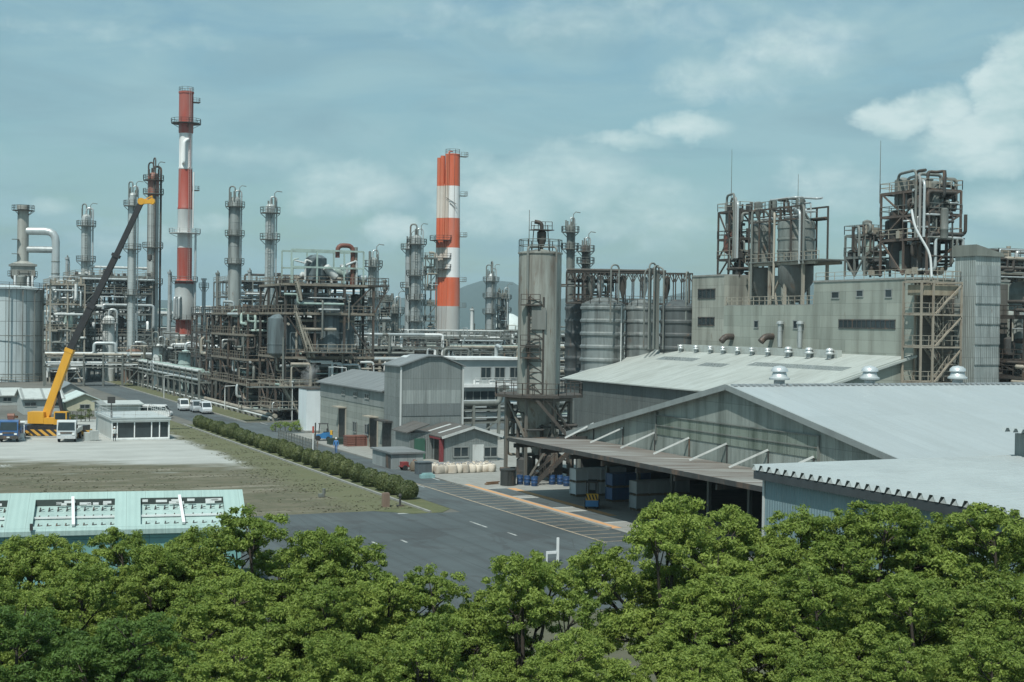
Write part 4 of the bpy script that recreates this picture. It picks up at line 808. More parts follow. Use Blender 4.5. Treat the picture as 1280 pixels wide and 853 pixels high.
# ------------------------------------------------------------------ gabled warehouse with loading canopy
XW = 58.5; XWE = 118.0
yL, yP, yR = aX(720, 543, XW).y, aX(915, 486, XW).y, 70.6
zL, zP = aX(720, 543, XW).z, aX(915, 486, XW).z; zR = zP - (zP - aX(1120, 575, XW).z) / (yP - aX(1120, 575, XW).y) * (yP - yR)
WR = roofing('blue_grey_warehouse_roof', (.335, .375, .38), (.25, .285, .285), 0, 1.2, 9.0, .4, .08, 1.0, .35)
t = thing('gable_warehouse', 'wide gabled warehouse of streaked grey sheeting with a smooth blue grey roof', 'warehouse', (XW, yP, 0))
zo = 4.3
b = MB(); b.prism([(yR, zo), (yL, zo), (yL, zL), (yP, zP), (yR, zR)], 'x', XW, XW + .25); b.build('gable_wall', CLADG, t)
b = MB()
for (y0_, za, y1_, zb_) in ((yL + .7, zL - .14, yP, zP), (yP, zP, yR - .3, zR - .05)):
    n = 1; b.add([(XW - .5, y0_, za), (XWE, y0_, za), (XWE, y1_, zb_), (XW - .5, y1_, zb_), (XW - .5, y0_, za + .2), (XWE, y0_, za + .2), (XWE, y1_, zb_ + .2), (XW - .5, y1_, zb_ + .2)], [(0, 1, 2, 3), (4, 7, 6, 5), (0, 4, 5, 1), (2, 6, 7, 3), (1, 5, 6, 2), (0, 3, 7, 4)])
b.build('roof', WR, t)
b = MB(); TR = W('grey_verge_trim', (.24, .27, .265), None, .3)
b.bar((XW - .56, yL + .8, zL + .0), (XW - .56, yP, zP + .12), .1, .42); b.bar((XW - .56, yP, zP + .12), (XW - .56, yR - .3, zR + .06), .1, .42); b.build('verge_trim', TR, t)
b = MB()
for i in range(110): b.box((XW + .2 + i * .54, yP, zP + .27), (.3, .55, .14))
b.build('ridge_cap', W('ridge_cap', (.3, .33, .34)), t)
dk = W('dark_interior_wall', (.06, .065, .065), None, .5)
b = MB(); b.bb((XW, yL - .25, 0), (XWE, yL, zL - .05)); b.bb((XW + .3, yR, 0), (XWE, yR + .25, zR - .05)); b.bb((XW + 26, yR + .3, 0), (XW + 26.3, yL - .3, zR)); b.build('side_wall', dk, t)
b = MB(); b.bb((XW - .1, yR + .3, zo - .35), (XW + .35, yL, zo - .003)); b.build('lintel_beam', DARK, t)
for i in range(9):
    y = yR + .5 + (yL - yR - .8) * i / 8; MB().bb((XW + .05, y - .15, 0), (XW + .3, y + .15, zo - .36)).build('post', STEEL, t)
A, B = aX(822, 520, XW), aX(1024, 543, XW); C_ = aX(822, 543, XW)
b = MB(); b.bb((XW - .06, B.y, C_.z), (XW - .003, A.y, A.z)); b.build('translucent_panel_band', W('mossy_translucent_sheet', (.20, .235, .20), (.06, .085, .06), .9, 0, .4, panel=(2.4, 5, 0, .05), corr=.2), t)
b = MB(); zm = C_.z - .02
for k in (A.z + .05, (A.z + C_.z) / 2): b.bb((XW - .14, B.y, k - .04), (XW - .063, A.y, k + .04))
b.bb((XW - .16, A.y, C_.z - .5), (XW - .01, A.y + .14, A.z + .3)); b.bb((XW - .16, B.y - .16, C_.z - .9), (XW - .01, B.y, A.z + .1)); b.build('girt', STEEL, t)
for i, px in enumerate((977, 1090, 1200)):
    A = aY(px, 479, yP + .2); ventilator(['large domed ventilator on the warehouse ridge near the gable peak', 'middle one of the three large ventilators along the warehouse ridge', 'large ventilator on the warehouse ridge in front of the stair tower'][i], (A.x, yP + .5, zP + .25), 1.0)
# canopy
XC = 50.6; zc0, zc1 = 5.0, 4.72; yC0, yC1 = aX(636, 548, XC).y, 70.4
CM_ = W('rust_streaked_canopy_sheet', (.23, .215, .19), (.11, .09, .075), .7, .28, .7, corr=0, sc=.9)
m, tt, pp = newmat('canopy_sheet'); ob = tt.new('ShaderNodeTexCoord').outputs['Object']
nn = tt.noise(ob, 1.1, 5, .6, (.12, 1, 1)); c = tt.mix(tt.ramp(nn, .38, .62), (.235, .235, .215), (.13, .105, .088)); c = tt.mix(tt.ramp(tt.noise(ob, .8, 4, .5, (.1, 1, 1)), .6, .64), c, (.33, .33, .31))
tt.l.new(c, pp.inputs['Base Color']); pp.inputs['Roughness'].default_value = .7
yy = tt.new('ShaderNodeSeparateXYZ', i_0=ob).outputs[1]; tt.l.new(tt.new('ShaderNodeBump', i_Height=tt.math('SINE', tt.math('MULTIPLY', yy, 20)), i_Strength=.4, i_Distance=.06).outputs[0], pp.inputs['Normal'])
t = thing('loading_canopy', 'long rust streaked canopy hung by struts over the warehouse loading bay', 'canopy', (XC, 92, 0))
b = MB(); slab(b, XC, zc0, XW - .15, zc1, yC1, yC0, .12); b.build('canopy_roof', m, t)
b = MB(); b.bb((XC - .08, yC1, zc0 - .3), (XC - .003, yC0, zc0 + .04)); b.bb((XC, yC0 + .003, zc0 - .32), (XW - .2, yC0 + .08, zc0 - .02)); b.build('edge_beam', DARK, t)
n = 0
for i in range(9):
    y = 112.1 - i * 5.4; ym_ = y + (1.9 if i == 0 else 1.3)
    if y < yC1: continue
    MB().bar((XC + 5.4, min(ym_, yC0 - .1), zc0 - .12), (XW - .06, y, zc0 + 1.2), .13, .13).build('strut', PALE, t)
    MB().bb((XW - .09, y - .05, zc1 + .02), (XW - .02, y + .05, zc0 + 1.25)).build('bracket', DARK, t)
    MB().bb((XC + .1, y - .1, zc1 - .5), (XW - .2, y + .1, zc1 - .14)).build('rib', DARK, t)
# pallet crates under the canopy
def make_crate(m, s=(1.15, 1.15, 1.1)):
    t = thing('pallet_crate', '', 'crate', (0, 0, 0)); b = MB(); b.box((0, 0, s[2] / 2 + .13), (s[0], s[1], s[2] - .15))
    for k in (-1, 1):
        for j in (-1, 1): b.box((k * s[0] / 2, j * s[1] / 2, s[2] / 2 + .12), (.08, .08, s[2] - .1))
    b.box((0, 0, s[2] + .06), (s[0] + .06, s[1] + .06, .05)); b.build('body', m, t)
    b = MB()
    for k in (-.45, 0, .45): b.box((0, k * s[1], .06), (s[0], .12, .1))
    b.build('pallet', W('weathered_timber', (.25, .2, .14), None, .5), t); return t
cw = W('white_wrapped_crate', (.56, .61, .63), (.35, .38, .4), .3, 0, .5); cb = W('blue_crate', (.05, .12, .26), (.03, .05, .09), .4, 0, .5); cg = W('grey_crate', (.34, .38, .39), None, .4, 0, .5)
crates = {}
def put(kind, m, x, y, z, label):
    if kind not in crates: crates[kind] = make_crate(m); crates[kind].location = (x, y, z); crates[kind]['label'] = label; c = crates[kind]
    else: c = dup(crates[kind], (x, y, z), 0, label)
    c['group'] = 'pallet crates under the canopy'
cols = ['nearest the road', 'second from the road', 'third from the road', 'fourth from the road']
for i in range(4):
    for k in range(2): put('w', cw, 56.2 + i * 1.24, 110.4, .03 + k * 1.2, 'white crate left of the forklift, %s, %s layer' % (cols[i], ('bottom', 'top')[k]))
for i in range(3):
    for k in range(2): put('b', cb, 57.4 + i * 1.24, 106.0, .03 + k * 1.2, 'blue crate behind the forklift, %s, %s layer' % (cols[i], ('bottom', 'top')[k]))
for i in range(4):
    for k in range(2): put('g', cg, 56.6 + i * 1.24, 100.4, .03 + k * 1.2, 'pale grey crate right of the forklift, %s, %s layer' % (cols[i], ('bottom', 'top')[k]))
# ------------------------------------------------------------------ teal walled shed with folded plate roof, lower right
A = aX(940, 584, 46.6); XS, YS, ZS = 46.6, A.y, A.z
t = thing('folded_roof_shed', 'teal walled shed with a pale folded plate roof whose edge is scalloped', 'shed', (XS, YS, 0))
B = aY(1280, 571, YS); rise = (B.z - ZS) / (B.x - XS); XSE = 66.3; YS0 = 44.0
b = MB(); b.bb((XS + .5, YS0, 0), (XSE - .3, YS - .5, ZS - .65)); b.build('wall', W('teal_wall_sheet', (.20, .29, .315), (.12, .16, .17), .35, 0, .55, corr=.25), t)
b = MB(); b.bb((XS + .44, YS - .62, 0), (XS + .62, YS - .44, ZS - .2)); b.build('corner_post', PALE, t)
# folded sheet: trapezoid ribs running along X
RP = .5 * 1.6; prof = []; n = int((YS - YS0) / RP)
for i in range(n):
    y = YS - i * RP; prof += [(y, .16), (y - RP * .3, .16), (y - RP * .5, -.14), (y - RP * .8, -.14)]
prof.append((YS - n * RP, .16)); vs = []
for X, z in ((XS, ZS), (XSE, ZS + rise * (XSE - XS))):
    for y, dz in prof: vs.append((X, y, z + dz))
k = len(prof); b = MB(); b.add(vs, [(i, i + 1, k + i + 1, k + i) for i in range(k - 1)])
b.build('folded_roof', W('pale_folded_roof', (.41, .455, .455), (.30, .33, .33), .35, 0, .45, .1, sc=.5, streak=False), t)
b = MB(); b.bb((XS + .05, YS0, ZS - .66), (XS + .48, YS - .1, ZS - .2)); b.build('painted_eave_shadow', W('eave_shadow_colour', (.05, .06, .065)), t)  # shadow under the scalloped eave, put in as a dark strip
b = MB()
for i in range(n): y = YS - i * RP - RP * .15; b.add([(XS + .03, y + .2, ZS - .16), (XS + .03, y - .36, ZS - .16), (XS + .03, y - .1, ZS + .13)], [(0, 1, 2)])
b.build('rib_stopper', PALE, t)
t = thing('folded_roof_annex', 'upper annex with scalloped roof edge at the right border of the view', 'shed', (68, 66, 0))
A = aY(1257, 537, 69.4); X0 = A.x; zt = A.z
b = MB(); b.bb((max(X0, XSE + .1), 52, 0), (X0 + 14, 69.4, zt - .25)); b.build('wall', W('grey_ribbed_wall', (.25, .28, .27), (.12, .14, .13), .5, 0, .6, corr=.35), t)
vs = []; prof = []
for i in range(26): y = 69.7 - i * .7; prof += [(y, .14), (y - .2, .14), (y - .35, -.12), (y - .55, -.12)]
for X in (X0 - .3, X0 + 14.2):
    for y, dz in prof: vs.append((X, y, zt + dz))
k = len(prof); MB().add(vs, [(i, i + 1, k + i + 1, k + i) for i in range(k - 1)]).build('folded_roof', W('pale_folded_roof', (.5, .54, .535)), t)
# ------------------------------------------------------------------ machinery on the block building
def px2(px, y, X): return aX(px, y, X)
def roof_tank_house():
    X = 113.0; zb = z2 + .1; A, B = aX(938, 330, X), aX(1004, 330, X); zd = A.z; t0 = aX(980, 279, X).z; ztop = aX(980, 248, X).z
    t = thing('roof_tank_house', 'pair of ribbed tanks in a piped frame on the recessed roof of the panelled building', 'roof plant', (X, (A.y + B.y) / 2, zb))
    y0, y1 = B.y, A.y; b = MB()
    ys = [y0, y0 + (y1 - y0) * .33, y0 + (y1 - y0) * .62, y1]
    for x in (X, X + 3.9):
        for y in ys: b.bar((x, y, zb), (x, y, zd), .34)
        b.bar((x, y0 - 3, zd - .25), (x, y1 + .3, zd - .25), .4)
        b.bar((x, ys[1], zd - .4), (x, ys[2], zb), .24); b.bar((x, ys[2], zd - .4), (x, (ys[1] + ys[2]) / 2, zb), .24)
    b.build('support_frame', BEIGE, t)
    b = MB(); b.bb((X - .6, y0 - 4.2, zd), (X + 4.4, y1 + .6, zd + .14)); d = b.build('deck', STEEL, t); MB().rail([(X - .5, y0 - 4.1, zd + .1), (X - .5, y1 + .5, zd + .1)], 1.1, 1.5, .07).build('railing', BEIGE, d)
    for pc, w in ((953, 30), (995, 46)):
        q = aX(pc, 320, X + 2.0); r = w / 2 / ppm(q) ; c = (X + 2.0, q.y, zd + .15); pr = []; z = 0; H_ = t0 - zd
        while z < H_ - 1: pr += [(r, z), (r, z + 1.25), (r * 1.04, z + 1.3), (r * 1.04, z + 1.5)]; z += 1.55
        pr += [(r, H_), (r * .4, H_ + .9), (.1, H_ + .95)]
        MB().lathe(c, pr, 26).build('ribbed_tank', W('roof_tank_sheet', (.20, .218, .20), (.05, .048, .042), .9, .25, .5, .2), t)
        MB().lathe((c[0], c[1], zb), [(.4, .4), (r * .96, (zd - zb) * .55), (r * .96, zd - zb - .5)], 24).build('hopper', W('dark_hopper_sheet', (.13, .14, .13), None, .6, .2), t)
    b = MB()
    for y in [y0 + (y1 - y0) * k / 5 for k in range(6)]:
        b.bar((X - .3, y, zd), (X - .3, y, ztop - 1.2), .2); b.bar((X + 3.9, y, zd), (X + 3.9, y, ztop - 1.2), .2)
    for z in (t0 + .4, ztop - 1.3): b.bar((X - .3, y0, z), (X - .3, y1, z), .22); b.bar((X + 3.9, y0, z), (X + 3.9, y1, z), .22)
    b.build('upper_frame', RUST, t)
    rnd = random.Random(12)
    for i, (pa, pb, yt, m_) in enumerate(((1006, 994, 256, STEEL), (1001, 986, 262, ALU), (969, 962, 266, BEIGE), (941, 950, 262, STEEL))):
        A = aX(pa, yt, X - .4); B = aX(pb, yt, X - .2); zl = aX(pa, 374 if pa < 1000 else 330, X).z
        MB().tube([(X - .5, A.y, zl), (X - .5, A.y, A.z), (X + .6, B.y, A.z), (X + 2, B.y, t0 + .5)], .17, 8, 1.1).build('pipe', m_, t)
    for i in range(12): MB().tube(runs(rnd, X, X + 3.6, y0, y1, t0 + .6, ztop, 3), rnd.uniform(.09, .2), 6, .4).build('pipe', rnd.choice([STEEL, ALU, RUST]), t)
    for px in (948, 966, 1000): q = aX(px, 258, X + 1.5); b = MB(); b.lathe((X + 1.5, q.y, ztop - 2.4), [(.1, 0), (.6, 1.4), (.6, 2.4), (.3, 2.6)], 12); b.build('cyclone', STEEL, t)
    b = MB(); A = aX(1005, 255, X + 2); b.rail([(X - .2, y0, ztop - 1.2), (X - .2, y1, ztop - 1.2)], 1.0, 1.3, .06); b.build('top_railing', STEEL, t)
    A = aX(998, 218, X + 2); MB().cyl((X + 2, A.y, ztop - 2), (X + 2, A.y, A.z), .06, .03, 6).build('lightning_mast', STEEL, t)
roof_tank_house()
def lattice_house(label, px0, px1, ybase, ytop, X, dx, levels, seed, name='roof_frame_tower', mast=None, ves=(), m=None, brace=.9, tops=3, npipe=18):
    A, B = aX(px0, ybase, X), aX(px1, ybase, X); z0 = A.z if ybase < 370 else z2; zs = [aX(px0, y, X).z for y in levels]
    t = module(name, label, 'roof plant', X, X + dx, B.y, A.y, zs, 1, 2, seed, npipe, 2, m or RUST, z0, .24, 26, brace, .22, 'pipe frames on the roof of the panelled building', [STEEL, ALU, RUST, DARK, STEEL], vr=(.5, .9))
    for (pc, w, yt, yb_, mm) in ves:
        q = aX(pc, yb_, X + dx * .35); r = w / 2 / ppm(q); drum((X + dx * .35, q.y, q.z), r, aX(pc, yt, X + dx * .35).z - q.z, 16).build('process_vessel', mm, t)
    for i in range(tops):
        q0 = aX(px0 + (px1 - px0) * (.35 + .2 * i), ytop, X + .5); q1 = aX(px0 + (px1 - px0) * (.8 + .09 * i), ytop + 2 * i, X - .5)
        MB().tube([(X + .8, q0.y, zs[-1] - 2), (X + .8, q0.y, q0.z - i * .5), (X - .6, q1.y, q0.z - i * .5), (X - .6, q1.y, zs[0])], .17, 8, .9).build('looped_pipe', [STEEL, W('dull_pipe', (.27, .28, .27)), ALU][i % 3], t)
    if mast: q = aX(mast[0], mast[1], X + 1); MB().cyl((X + 1, q.y, zs[-1] - 1), (X + 1, q.y, q.z), .07, .03, 6).build('lightning_mast', STEEL, t)
    return t
lattice_house('slim lattice frame with dark red vessels and a tall mast', 897, 924, 347, 245, 112.5, 4, (325, 300, 266), 61, mast=(915, 187), ves=((917, 26, 290, 320, REDOX), (915, 16, 262, 292, STEEL)), m=RUST, npipe=14)
lattice_house('low frame with stubby exhaust column in the middle of the panelled building roof', 1056, 1080, 346, 285, 112.5, 4, (322, 295), 62, ves=((1083, 12, 275, 340, STEEL), (1066, 14, 312, 340, DARK)), m=STEEL, tops=1, npipe=12)
lattice_house('tallest rusty roof frame crammed with cyclones and looping pipes above the stairs', 1100, 1158, 345, 218, 113.0, 5.0, (301, 272, 243), 63, mast=(1101, 176), ves=((1150, 22, 300, 344, DARK), (1128, 20, 222, 262, STEEL), (1148, 20, 222, 290, STEEL), (1122, 22, 262, 340, DARK), (1146, 12, 268, 292, MINTG), (1180, 10, 260, 300, STEEL), (1162, 18, 305, 344, DARK), (1135, 16, 305, 344, RUST), (1168, 14, 226, 268, STEEL), (1112, 12, 275, 300, DARK)), m=W('dark_rust_frame', (.105, .082, .068), (.04, .034, .03), .6, .5, .75), tops=3, npipe=44)
# stairs and corrugated elevator shaft at the near end
A, B = aY(1150, 483, 127.6), aY(1200, 483, 127.6); x0, x1 = A.x, B.x; y0, y1 = 127.6, 130.7
zs = [aY(1150, y, 127.6).z for y in (478, 433, 392, 351)]; zb0 = 0
SB = W('stair_beige', (.30, .265, .21), (.11, .09, .07), .6, .4)
t = thing('stair_tower', 'open rusty beige stair tower zigzagging up the end of the panelled building', 'stair tower', (x0, y0, 0))
b = MB(); frame(b, [x0, x0 + 1.7, x1], [y0, y1], zs, .2, 0, 0)
for za, zb_ in zip([0] + zs, zs): b.bar((x0 + 2, y0 - .02, za), (x1, y0 - .02, zb_ - .4), .16)
b.build('steel_frame', SB, t)
lv = [0] + zs
for i, (za, zb_) in enumerate(zip(lv, zs)):
    zm = (za + zb_) / 2
    MB().stair((x0 + 2.6, y0 + .8, za), (x1 - 1.5, y0 + .8, zm), .9).build('stair', BEIGE, t); MB().stair((x1 - 1.5, y0 + 2.2, zm), (x0 + 2.6, y0 + 2.2, zb_), .9).build('stair', BEIGE, t)
    b = MB(); b.bb((x1 - 1.5, y0 + .4, zm - .1), (x1 - .1, y0 + 3, zm)); d = b.build('landing', BEIGE, t); MB().rail([(x1 - 1.4, y0 + .45, zm), (x1 - .15, y0 + .45, zm), (x1 - .15, y0 + 2.9, zm)], 1.1, 1, .06).build('railing', BEIGE, d)
    b = MB(); b.bb((x0 + .2, y0 + .2, zb_), (x0 + 2.6, y1, zb_ + .1)); d = b.build('deck', BEIGE, t); MB().rail([(x0 + .2, y1, zb_ + .1), (x0 + .2, y0 + .2, zb_ + .1), (x1, y0 + .2, zb_ + .1), (x1, y1, zb_ + .1)], 1.1, 1.2, .06).build('railing', BEIGE, d)
b = MB(); b.bb((x0 + .6, y0 + .3, zs[-1] - 1.6), (x1 - .2, y1, zs[-1] - .4)); b.build('hopper_box', W('tan_hopper', (.29, .25, .18), (.1, .08, .06), .6, .4), t)
MB().tube([(x0 + 1.2, y0 - .2, zs[-1] + .5), (x0 + 1.0, y0 - .2, zs[-1] + 3), (x0 - 1, y0 + .2, zs[-1] + 6), (x0 - 1.3, y0 + .4, zs[-1] + 8)], .14, 7, 1).build('white_hose', WHITE, t)
A, B = aY(1203, 480, 126.5), aY(1247, 480, 125.8)
t = thing('elevator_shaft', 'tall narrow corrugated elevator shaft with slanted cap beside the stair tower', 'elevator shaft', (A.x, 127, 0))
zt = aY(1220, 320, 127.2).z; xw0, xw1 = aY(1217, 480, 127.2).x, aY(1248, 480, 127.2).x
b = MB(); b.bb((xw0, 127.2, 0), (xw1, 130.6, zt)); b.build('wall', W('banded_shaft_sheet', (.37, .41, .39), (.15, .17, .155), .75, .04, .55, .1, panel=(.35, 2.35, 0, .03), corr=.3), t)
b = MB(); b.add([(xw0 - .2, 126.9, zt), (xw1 + .2, 126.9, zt), (xw1 + .2, 130.9, zt), (xw0 - .2, 130.9, zt), (xw0 - .2, 126.9, zt + 1.3), (xw1 + .2, 126.9, zt + .35), (xw1 + .2, 130.9, zt + .35), (xw0 - .2, 130.9, zt + 1.3)], [(0, 3, 2, 1), (4, 5, 6, 7), (0, 1, 5, 4), (1, 2, 6, 5), (2, 3, 7, 6), (3, 0, 4, 7)]); b.build('cap', W('cap_sheet', (.2, .215, .19), None, .6, .15), t)
b = MB()
for i in range(9): z = 1.5 + i * 2.35; b.bb((xw0 + .02, 127.1, z), (xw1 - .02, 127.197, z + .09)); b.add([(xw0, 127.08, z + .09), (xw1, 127.08, z + .09), (xw1, 127.19, z + 2.1), (xw0, 127.19, z + 2.1)], [(0, 1, 2, 3)])
b.build('flared_sheets', W('flared_shaft_sheet', (.36, .40, .39), (.17, .19, .18), .8, .02, .5, .15, panel=(.45, 2.35, 0, .03), corr=.3, var=.3), t)
# tanks and rusty racks at the right border
t, bs, r, zt_ = ribbed('smooth pale silo right of the elevator shaft', 1262, 34, 402, 172, m=W('pale_green_silo', (.33, .37, .345), (.13, .14, .125), .6, .05), step=3.4)
t['group'] = 'silos at the right border'
t, bs, r, zt_ = ribbed('large dark silo cut by the right border behind the shaft', 1272, 62, 340, 196, m=W('dark_end_silo', (.24, .27, .255), (.08, .085, .08), .6, .1), step=3.4)
t['group'] = 'silos at the right border'
A, B = aD(1264, 480, 165), aD(1298, 480, 165)
module('process_structure', 'rusty pipe frame clipped by the right border of the view', 'process frame', A.x, A.x + 5.5, A.y - 2, A.y + 3, [aD(1265, y, 165).z for y in (470, 450, 395)], 2, 1, 71, 34, 3, RUST, clutter=30, group='process frames at the right border', pm=[RUST, BEIGE, RUST, ALU])
A = aD(1248, 345, 185)
module('process_structure', 'rusty top gallery crowning the silos at the right border', 'process frame', A.x, A.x + 9, A.y, A.y + 4, [aD(1250, 341, 185).z, aD(1250, 322, 185).z], 3, 1, 72, 26, 4, RUST, z0=aD(1250, 352, 185).z, clutter=40, group='process frames at the right border', pm=[RUST, BEIGE, ALU, STEEL])
# ------------------------------------------------------------------ grey sheds in the middle
SHED = W('grey_corrugated_shed', (.215, .238, .232), (.11, .122, .118), .55, .0, .55, .15, panel=(1.2, 2.15, 0, .02), corr=.2)
SHED2 = W('pale_boarded_wall', (.285, .305, .275), (.14, .15, .132), .5, .0, .7, panel=(40, .75, 0, .02))
DROOF = roofing('dark_shed_roof', (.11, .105, .097), (.055, .052, .048), 1, .8, 9, .6, .5)
GROOF = roofing('grey_shed_roof', (.20, .215, .215), (.11, .12, .12), 1, .9, 9, .6, .2)
SKYL = W('pale_roof_sheet', (.5, .53, .52), (.36, .38, .38), .3, 0, .4)
A, B = gp(490, 576), gp(577, 562)
Y1 = 150.0; xa, xb = aY(500, 560, Y1).x, aY(577, 560, Y1).x; ze, zp = aY(500, 458, Y1).z, aY(539, 446, Y1).z; DY = aX(480, 520, xa).y - Y1
t = thing('tall_shed', 'tall grey corrugated shed with a blunt gable and streaked wall bands', 'shed', (xa, Y1, 0)); xm = (xa + xb) / 2 + .2
b = MB(); b.prism([(xa, 0), (xb, 0), (xb, ze), (xm + .8, zp), (xm - .8, zp), (xa, ze)], 'y', Y1, Y1 + DY); b.build('wall', SHED, t)
b = MB()
for (p, q) in (((xa - .3, ze - .06), (xm - .8, zp + .02)), ((xm - .8, zp + .02), (xm + .8, zp + .02)), ((xm + .8, zp + .02), (xb + .3, ze - .06))):
    b.add([(p[0], Y1 - .3, p[1]), (q[0], Y1 - .3, q[1]), (q[0], Y1 + DY + .2, q[1]), (p[0], Y1 + DY + .2, p[1]), (p[0], Y1 - .3, p[1] + .14), (q[0], Y1 - .3, q[1] + .14), (q[0], Y1 + DY + .2, q[1] + .14), (p[0], Y1 + DY + .2, p[1] + .14)], [(0, 3, 2, 1), (4, 5, 6, 7), (0, 1, 5, 4), (1, 2, 6, 5), (2, 3, 7, 6), (3, 0, 4, 7)])
b.build('roof', GROOF, t)
b = MB(); b.add([(xa + .8, Y1 + 4, ze + .28), (xm - 1.4, Y1 + 4, zp + .02), (xm - 1.4, Y1 + 6, zp + .02), (xa + .8, Y1 + 6, ze + .28)], [(0, 1, 2, 3)]); b.build('roof_light', SKYL, t)
b = MB(); b.bb((xa - .1, Y1 - .12, 0), (xa + .08, Y1 + .0, ze - .1)); b.bb((xb - .05, Y1 - .12, 0), (xb + .14, Y1, ze - .1)); b.build('downpipe', PALE, t)
zb1, zb2 = aY(530, 488, Y1).z, aY(530, 505, Y1).z; zb3 = aY(530, 520, Y1).z
b = MB(); b.bb((xa + .2, Y1 - .06, zb2), (xb - .2, Y1 - .003, zb1)); b.build('pale_sheet_band', W('pale_sheet_band', (.30, .33, .32), (.15, .165, .16), .7, 0, .5, panel=(.6, 10, 0, .02), corr=.2), t)
b = MB(); b.bb((xa + .2, Y1 - .05, zb3), (xb - .2, Y1 - .003, zb2 - .02)); b.build('dark_sheet_band', W('dark_sheet_band', (.17, .192, .192), (.10, .115, .11), .5, 0, .5, panel=(1.6, 10, 0, .02), corr=.2), t)
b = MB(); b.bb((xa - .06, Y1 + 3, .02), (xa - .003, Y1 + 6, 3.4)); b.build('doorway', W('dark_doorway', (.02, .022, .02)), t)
b = MB(); b.bb((xa - .9, Y1 + 2.6, 3.5), (xa - .003, Y1 + 6.4, 3.7)); b.build('door_hood', DARK, t)
# lower building on its left
x0 = xa + .25; yA, yB = Y1 + DY + .25, 182.0; zE = aX(425, 481, x0).z; 
t = thing('long_low_shed', 'pale boarded shed with dark doorways joined to the tall grey shed', 'shed', (x0, yA, 0)); zR2 = zE + 1.5; x1 = x0 + 9
b = MB(); b.prism([(x0, 0), (x1, 0), (x1, zE), ((x0 + x1) / 2, zR2), (x0, zE)], 'y', yA, yB); b.build('wall', SHED2, t)
b = MB(); b.bb((x0 - .05, yA + .1, zE - 1.9), (x0 - .003, yB, zE - .1)); b.build('upper_band', W('dark_upper_band', (.21, .23, .22), (.12, .13, .12), .5, 0, .7, panel=(1.4, 9, 0, .02)), t)
b = MB(); xm = (x0 + x1) / 2
for p, q in (((x0 - .5, zE - .1), (xm, zR2 + .02)), ((xm, zR2 + .02), (x1 + .4, zE - .1))):
    b.add([(p[0], yA - .002, p[1]), (q[0], yA - .002, q[1]), (q[0], yB + .5, q[1]), (p[0], yB + .5, p[1]), (p[0], yA, p[1] + .15), (q[0], yA, q[1] + .15), (q[0], yB + .5, q[1] + .15), (p[0], yB + .5, p[1] + .15)], [(0, 3, 2, 1), (4, 5, 6, 7), (0, 1, 5, 4), (1, 2, 6, 5), (2, 3, 7, 6), (3, 0, 4, 7)])
b.build('roof', GROOF, t)
for y in (yA + 3, yA + 8, yA + 13):
    b = MB(); sl = (zR2 - zE) / (xm - x0); b.add([(x0 + .6, y, zE + .18 + sl * .6), (xm - .5, y, zR2 + .17 - sl * .5), (xm - .5, y + 1.3, zR2 + .17 - sl * .5), (x0 + .6, y + 1.3, zE + .18 + sl * .6)], [(0, 1, 2, 3)]); b.build('roof_light', SKYL, t)
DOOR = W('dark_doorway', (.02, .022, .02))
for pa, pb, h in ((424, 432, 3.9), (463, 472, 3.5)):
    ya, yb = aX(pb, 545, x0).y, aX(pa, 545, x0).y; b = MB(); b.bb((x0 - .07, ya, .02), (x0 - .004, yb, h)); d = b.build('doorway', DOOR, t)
    b = MB(); b.bb((x0 - .12, ya - .15, 0), (x0 - .004, ya - .003, h + .15)); b.bb((x0 - .12, yb + .003, 0), (x0 - .004, yb + .15, h + .15)); b.bb((x0 - 1.0, ya - .2, h + .16), (x0 - .004, yb + .2, h + .3)); b.build('door_frame', BEIGE, d)
for pa, pb, q0, q1 in ((428, 432, 488, 494), (443, 447, 489, 496), (457, 462, 492, 499), (442, 446, 527, 541), (457, 461, 530, 544)):
    a = aX(pa, q0, x0); c = aX(pb, q1, x0); X_window(t, x0 - .05, c.y, a.y, c.z, a.z, 2)
# white tank box at its left end
a, c = gp(383, 545), gp(418, 550); t = thing('white_tank', 'plain white boxy tank beside the pale boarded shed', 'tank', (52, 186, 0)); zt = aY(400, 487, 183.6).z
xa_, xb_ = aY(383, 520, 183.6).x, aY(420, 520, 183.6).x
b = MB(); b.bb((xa_, 183.6, .3), (xb_ - .1, 187.5, zt)); b.build('body', W('white_tank_paint', (.66, .72, .74), (.45, .49, .5), .3, .02, .4), t)
b = MB(); b.bb((xa_ - .06, 183.5, zt), (xb_, 187.6, zt + .12)); b.build('lid', DARK, t)
b = MB(); b.bb((xa_ - .2, 183.4, .02), (xb_, 187.7, .3)); b.build('plinth', CONC, t)
b = MB(); xx = (xa_ + xb_) / 2 + .6; b.tube([(xx, 183.45, zt - 2.4), (xx, 183.45, zt - .5)], .09, 6); b.build('level_gauge', STEEL, t)
